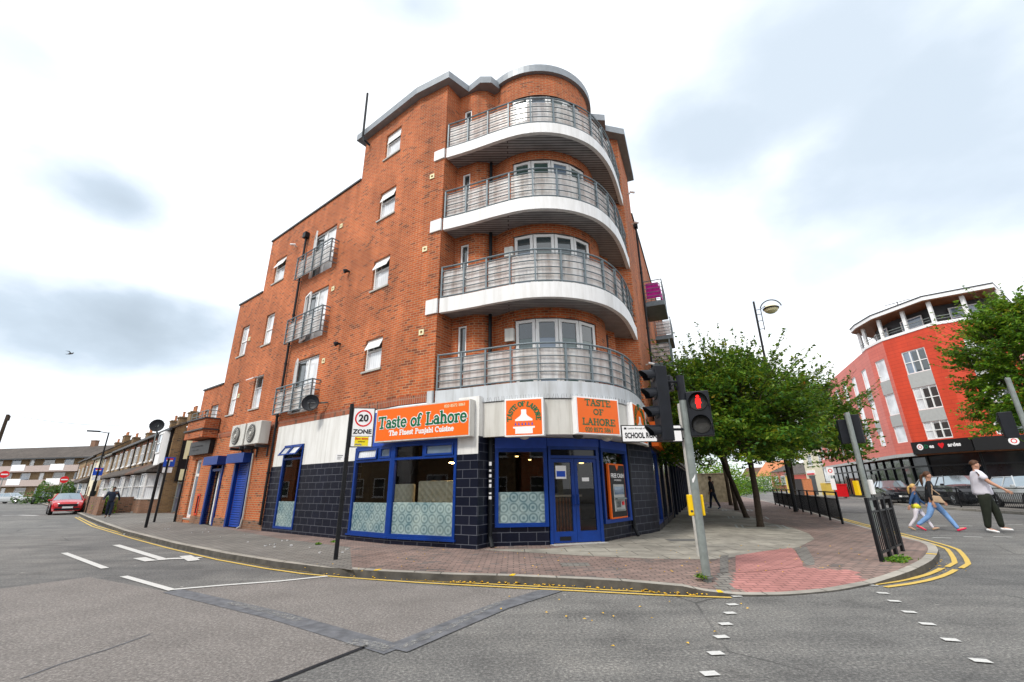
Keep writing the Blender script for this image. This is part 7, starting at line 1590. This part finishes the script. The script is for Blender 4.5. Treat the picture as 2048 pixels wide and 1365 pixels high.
# ================================================================== people
def skinobj(name, chains, mat, parent, lvl=1, root=0):
    """chains: list of [(point, radius), ...]; chains after the first start at an existing point"""
    vs, rs, es = [], [], []
    def idx(p, r):
        for i, q in enumerate(vs):
            if (Vector(q)-Vector(p)).length < 1e-5: return i
        vs.append(tuple(p)); rs.append(r); return len(vs)-1
    for ch in chains:
        ids = [idx(p, r) for p, r in ch]; es += [(a, c) for a, c in zip(ids, ids[1:])]
    me = bpy.data.meshes.new(name); me.from_pydata(vs, es, []); me.materials.append(MATS[mat]); o = bpy.data.objects.new(name, me); COL.objects.link(o)
    if parent is not None: o.parent = parent; ROOTLOC[o.name] = ROOTLOC[parent.name]
    o.modifiers.new('skin', 'SKIN')
    if not me.skin_vertices: me.attributes.new('skin', 'FLOAT', 'POINT')
    for i, r in enumerate(rs):
        rr = r if isinstance(r, tuple) else (r, r); me.skin_vertices[0].data[i].radius = rr; me.skin_vertices[0].data[i].use_root = (i == root)
    o.modifiers['skin'].use_smooth_shade = True
    s_ = o.modifiers.new('sub', 'SUBSURF'); s_.levels = lvl; s_.render_levels = lvl
    return o
def person(label, loc, facing, h, pose, top, bottom, shoes, skin='skin', hair='hair_dark', sleeves='long', hairlen=0, female=False, hem=None, build=1.):
    """pose angles in degrees: thighL/R, kneeL/R (flex back), armL/R (swing forward +), elL/R (flex), lean"""
    ang = math.atan2(facing[1], facing[0]); r_ = thing('person', label, 'person', loc, ang); s = h/1.75; b_ = build
    def rot(l, a): return (l*math.sin(rad(a)), -l*math.cos(rad(a)))     # forward, up
    P = {}; lean = pose.get('lean', 4); hz = .92
    P['pel'] = (0, 0, hz); P['wai'] = (math.sin(rad(lean))*.14, 0, hz+.14); P['che'] = (math.sin(rad(lean))*.36, 0, hz+.36); P['nec'] = (math.sin(rad(lean))*.55, 0, hz+.55); P['hed'] = (P['nec'][0]+.015, 0, P['nec'][2]+.07); P['crn'] = (P['nec'][0]+.025, 0, P['nec'][2]+.235)
    sw = .175*b_ if not female else .155*b_; hw = .085
    for sd, y in (('L', 1), ('R', -1)):
        P['hip'+sd] = (0, y*hw, hz-.05); a = pose['thigh'+sd]; dx, dz = rot(.42, a); P['kne'+sd] = (dx, y*(hw+.01), hz-.05+dz); k = a-pose['knee'+sd]; dx2, dz2 = rot(.42, k); P['ank'+sd] = (dx+dx2, y*(hw+.005), hz-.05+dz+dz2)
        fa = k+90-pose.get('foot'+sd, 0); fx, fz = rot(.17, fa); P['toe'+sd] = (P['ank'+sd][0]+fx, y*(hw+.02), P['ank'+sd][2]-.04+fz)
        P['sho'+sd] = (P['nec'][0]-.005, y*sw, P['nec'][2]-.06); a = pose['arm'+sd]; dx, dz = rot(.29, a); out_ = pose.get('out'+sd, .05); P['elb'+sd] = (P['sho'+sd][0]+dx, y*(sw+out_), P['sho'+sd][2]+dz); k = a+pose['el'+sd]; dx2, dz2 = rot(.25, k); P['wri'+sd] = (P['elb'+sd][0]+dx2, y*(sw+out_*1.3), P['elb'+sd][2]+dz2); dx3, dz3 = rot(.08, k); P['pal'+sd] = (P['wri'+sd][0]+dx3, y*(sw+out_*1.3), P['wri'+sd][2]+dz3); P['hk'+sd] = k
    zmin = min(min(P['ankL'][2]-.075, P['ankR'][2]-.075), min(P['toeL'][2], P['toeR'][2])-.03)
    P = {k: ((v[0]*s, v[1]*s, (v[2]-zmin)*s) if isinstance(v, tuple) else v) for k, v in P.items()}
    def ch(*items): return [(P[n_], (r if not isinstance(r, tuple) else r) if not isinstance(r, (int, float)) else r*s) for n_, r in items]
    t2 = lambda a, c: (a*s*b_, c*s*b_)
    body = [[(P['pel'], t2(.13, .10)), (P['wai'], t2(.12, .09)), (P['che'], t2(.135, .10)), (P['nec'], .052*s), (P['hed'], (.062*s, .075*s)), ((P['hed'][0]+.012*s, 0, P['hed'][2]+.075*s), (.082*s, .100*s)), (P['crn'], (.06*s, .07*s))]]
    for sd in 'LR':
        body.append([(P['che'], 0)]+ch(('sho'+sd, .05), ('elb'+sd, .038*b_), ('wri'+sd, .026), ('pal'+sd, .034)))
        kx = P['hk'+sd]; pal = Vector(P['pal'+sd]); fw = Vector((math.sin(rad(kx)), 0, -math.cos(rad(kx)))); sdv = Vector((fw.z*-1, 0, fw.x))*1.0
        for f_, (o_, l_) in enumerate(((-.027, .068), (-.009, .078), (.009, .074), (.027, .058))):
            a_ = pal+sdv*o_*s+fw*.028*s; c_ = a_+fw*l_*.55*s; e_ = c_+(fw*.8+Vector((0, -.5 if sd == 'L' else .5, 0))).normalized()*l_*.5*s
            body.append([(tuple(pal), 0), (tuple(a_), .0095*s), (tuple(c_), .0088*s), (tuple(e_), .0075*s)])
        th = pal-fw*.03*s-sdv*.035*s; body.append([(tuple(pal), 0), (tuple(th), .011*s), (tuple(th+(fw*.8-sdv*.5).normalized()*.045*s), .009*s)])
        body.append([(P['pel'], 0)]+ch(('hip'+sd, .08), ('kne'+sd, .052*b_), ('ank'+sd, .036), ('toe'+sd, .03)))
    bo = skinobj('body', body, skin, r_, 1)
    hd = Vector((P['hed'][0]+.012*s, 0, P['hed'][2]+.065*s))
    # face
    mb = MB(); 
    for y in (1, -1): mb.lathe(hd+Vector((.088*s, y*.03*s, .012*s)), (1, 0, 0), [(0, .010*s), (.006*s, .004*s)], 8)
    mb.build('eyes', 'sign_black', r_, world=False)
    mb = MB(); mb.add([hd+Vector(v)*s for v in [(.088, 0, .02), (.104, 0, -.018), (.09, .016, -.022), (.09, -.016, -.022)]], [(0, 1, 2), (0, 3, 1), (1, 3, 2)]); mb.build('nose', skin, bo, world=False)
    for y in (1, -1): mb = MB(); mb.lathe(hd+Vector((.0, y*.076*s, 0)), (0, y, 0), [(0, .028*s), (.012*s, .03*s), (.016*s, .015*s)], 10); mb.build('ear', skin, bo, world=False)
    # hair: cap following the skull, longer when asked
    mb = MB(); nu, nv = 16, 9; vs = []
    for j in range(nv):
        el = rad(90-j*(112 if hairlen or female else 92)/(nv-1))
        for i in range(nu):
            az = 2*math.pi*i/nu; fr_h = max(0, math.cos(az)); rx = .108; e2 = el if fr_h < .3 else max(el, rad(22)*fr_h+el*(1-fr_h)); e2 = max(e2, rad(-35) if fr_h < .3 else rad(28)*min(1, fr_h*1.6))
            wv = 1+.03*math.sin(az*7+j*2)
            vs.append(hd+Vector((-.012+math.cos(az)*math.cos(e2)*rx*wv, math.sin(az)*math.cos(e2)*.089*wv, .035+math.sin(e2)*.108*wv))*s)
    mb.add(vs, [(j*nu+i, j*nu+(i+1) % nu, (j+1)*nu+(i+1) % nu, (j+1)*nu+i) for j in range(nv-1) for i in range(nu)]); hb = mb.build('hair', hair, r_, world=False, smooth=True)
    if hairlen:
        a_ = hd+Vector((-.09, 0, .05))*s; skinobj('ponytail', [[(tuple(a_), .03*s), (tuple(a_+Vector((-.07, 0, -.04))*s), .042*s), (tuple(a_+Vector((-.10, .01, -.04-hairlen*.5))*s), .045*s), (tuple(a_+Vector((-.10, .02, -.05-hairlen))*s), .015*s)]], hair, r_, 1)
    # clothes a little larger than the body
    g = 1.13; waz = P['pel'][2]; low_ = (P['pel'][0], 0, waz-.09*s)
    tchn = [[(low_, t2(.175, .145)), (P['pel'], t2(.172, .140)), (P['wai'], t2(.162, .130)), (P['che'], t2(.175, .135)), ((P['nec'][0], 0, P['nec'][2]-.05*s), t2(.09, .075)), ((P['nec'][0], 0, P['nec'][2]-.01*s), (.058*s, .058*s))]]
    for sd in 'LR':
        S_, E_, W_ = Vector(P['sho'+sd]), Vector(P['elb'+sd]), Vector(P['wri'+sd]); c_ = [(P['che'], 0), (tuple(S_), .072*s*b_)]
        if sleeves == 'short': c_ += [(tuple(S_.lerp(E_, .72)), .066*s*b_)]
        else: c_ += [(tuple(E_), .052*s*b_), (tuple(E_.lerp(W_, .95)), .04*s)]
        tchn.append(c_)
    skinobj('top', tchn, top, r_, 1)
    if hem: mb = MB(); mb.lathe((P['pel'][0], 0, waz-.10*s), (0, 0, 1), [(0, .165*s*b_), (.10*s, .15*s*b_), (.16*s, .14*s*b_)], 16); mb.build('shirt_hem', hem, r_, world=False, smooth=True)
    bchn = [[((P['pel'][0], 0, waz+.03*s), t2(.150, .118)), ((P['pel'][0], 0, waz-.06*s), t2(.155, .128))]]
    for sd in 'LR':
        H_, K_, A_ = Vector(P['hip'+sd]), Vector(P['kne'+sd]), Vector(P['ank'+sd]); wd = .078 if bottom != 'cloth_pale' else .066
        bchn.append([((P['pel'][0], 0, waz-.06*s), 0), (tuple(H_.lerp(K_, .18)), .105*s*b_), (tuple(K_), wd*.98*s*b_), (tuple(K_.lerp(A_, 1.02)), (.066 if female is False else .055)*s)])
        A_, T_ = Vector(P['ank'+sd]), Vector(P['toe'+sd]); d_ = (T_-A_); heel = A_-d_.normalized()*.05*s; heel.z -= .035*s; 
        skinobj('shoe', [[(tuple(heel), .038*s), (tuple(heel.lerp(T_, .55)), (.042*s, .036*s)), (tuple(T_+d_.normalized()*.03*s), (.036*s, .024*s))]], shoes, r_, 1)
    skinobj('trousers', bchn, bottom, r_, 1)
    return r_, P, s
RT = np.array([.72, -.69])   # picture right, where these people stand
pm = gnd(1992, 1066, 0)[:2]
person('man in pale t-shirt and dark trousers striding right across the main road', (*pm, 0), (.80, -.60), 2.04, dict(thighL=22, kneeL=22, thighR=-8, kneeR=2, armR=30, elR=22, armL=-12, elL=18, outL=.1, outR=.10, lean=1, footL=0), 'cloth_white', 'cloth_olive', 'sign_white', hair='hair_brown', sleeves='short', build=1.3)
pw = gnd(1882, 1063, 0)[:2]
wr, wP, ws = person('woman in black top and pale blue jeans with pink shoes striding right', (*pw, 0), (.76, -.65), 1.86, dict(thighL=32, kneeL=8, thighR=-22, kneeR=28, armL=8, elL=25, armR=-12, elR=18, outL=.09, lean=5, footR=-20), 'cloth_black', 'cloth_denim', 'cloth_pink', hair='hair_brown', female=True, hairlen=.30, build=.95)
t_ = thing('shoulder_bag', 'tan shoulder bag with pale strap hanging at the woman in black top', 'bag', (*pw, 0), math.atan2(-.65, .76))
bx, bz = wP['pel'][0]+.14, wP['pel'][2]+.06
mb = MB(); mb.hexa([(bx-.13, -.27, bz-.12), (bx+.15, -.27, bz-.16), (bx+.15, -.17, bz-.16), (bx-.13, -.17, bz-.12), (bx-.12, -.25, bz+.08), (bx+.08, -.25, bz+.06), (bx+.08, -.19, bz+.06), (bx-.12, -.19, bz+.08)]); mb.build('bag_body', 'cloth_tan', t_, world=False, bevel=.03)
mb = MB(); mb.tube([(bx-.1, -.22, bz+.1), (wP['shoR'][0]+.05, -.20, wP['shoR'][2]-.1), (wP['shoR'][0], -.13*ws, wP['shoR'][2]+.085), (wP['shoR'][0]-.04, -.19, wP['shoR'][2]-.1), (bx+.08, -.22, bz+.1)], .014, 6); mb.build('strap', 'cloth_tan', t_, world=False)
pg = gnd(1846, 1062, 0)[:2]
person('blonde girl in blue jacket, yellow hem and white leggings walking beside the woman', (*pg, 0), (.76, -.65), 1.42, dict(thighL=26, kneeL=6, thighR=-16, kneeR=22, armR=-30, elR=8, armL=18, elL=25, outR=.12, lean=6, footR=-15), 'cloth_blue', 'cloth_pale', 'cloth_tan', hair='hair_blond', female=True, hairlen=.26, hem='cloth_yellow', build=.95)
pk = gnd(1430, 1019)[:2]
person('person in dark jacket and navy trousers walking away along the tan wall', (*pk, .12), (-.55, .83), 1.78, dict(thighL=16, kneeL=6, thighR=-12, kneeR=16, armL=-15, elL=35, armR=15, elR=25, lean=4), 'cloth_black', 'cloth_navy', 'cloth_blue', skin='skin_brown', hair='hair_dark')
pl2 = gnd(214, 1036)[:2]
person('person in dark clothes walking on the side street footway by the garden wall', (*pl2, .12), (.60, -.8), 1.52, dict(thighL=12, kneeL=4, thighR=-12, kneeR=12, armL=-22, elL=15, armR=20, elR=20, outL=.12, outR=.14, lean=3), 'cloth_navy', 'cloth_navy', 'cloth_black', skin='skin_brown', hair='hair_dark', build=1.15)
# bird
d = ray(141, 708); o = CO+d*24; t_ = thing('bird', 'small dark bird gliding against the left clouds', 'bird', tuple(o)); x, y, z = o
mb = MB(); mb.tube([(x-.16, y, z-.02), (x-.05, y, z), (x+.08, y, z+.01), (x+.15, y, z+.03)], [.012, .045, .04, .012], 8)
for s_ in (1, -1):
    mb.add([(x-.03, y, z+.02), (x+.06, y, z+.02), (x+.02, y+s_*.12, z+.12), (x-.08, y+s_*.25, z+.10), (x-.02, y+s_*.1, z+.09)], [(0, 1, 2, 4), (4, 2, 3)])
mb.add([(x-.14, y-.03, z-.02), (x-.26, y-.05, z-.02), (x-.26, y+.05, z-.02), (x-.14, y+.03, z-.02)], [(0, 1, 2, 3)]); mb.build('body', 'dark_grey', t_)
for p_ in list(bpy.data.meshes):
    if p_.users == 0: bpy.data.meshes.remove(p_)

# repeats of one kind share a group
GROUPS = {'terraced_house': 'terraced houses up the side street', 'cherry_tree': 'street trees along the main road footway', 'shop_sign': 'shop fascia signs', 'pendant_lamp': 'pendant lamps inside the restaurant', 'parked_car': 'cars parked along the streets',
          'guard_rail': 'black pedestrian guard rails', 'air_conditioner': 'air conditioners on the side street wall', 'opposite_house': 'houses across the streets mirrored in the glass', 'security_camera': 'small cameras and lamps on the walls', 'booth_seat': 'cream booths inside the restaurant',
          'manhole_cover': 'covers in the footway', 'satellite_dish': 'satellite dishes', 'garden_wall': 'front garden walls of the terrace', 'traffic_signal': 'traffic signals of the junction', 'street_lamp': 'street lamps', 'no_entry_sign': 'no entry signs at the street end', 'tree_grille': 'tree grilles round the trunks',
          'bush': 'bushes and garden trees', 'far_house': 'distant houses up the main road', 'wall_floodlight': 'wall lights by the Juliet balconies', 'meter_box': 'white boxes on the recessed brick', 'utility_cabinet': 'cabinets before the garage block', 'person': 'people walking'}
for o_ in bpy.data.objects:
    if o_.parent is None and 'label' in o_:
        g_ = GROUPS.get(o_.name.split('.')[0])
        if g_ and o_.get('kind') is None: o_['group'] = g_
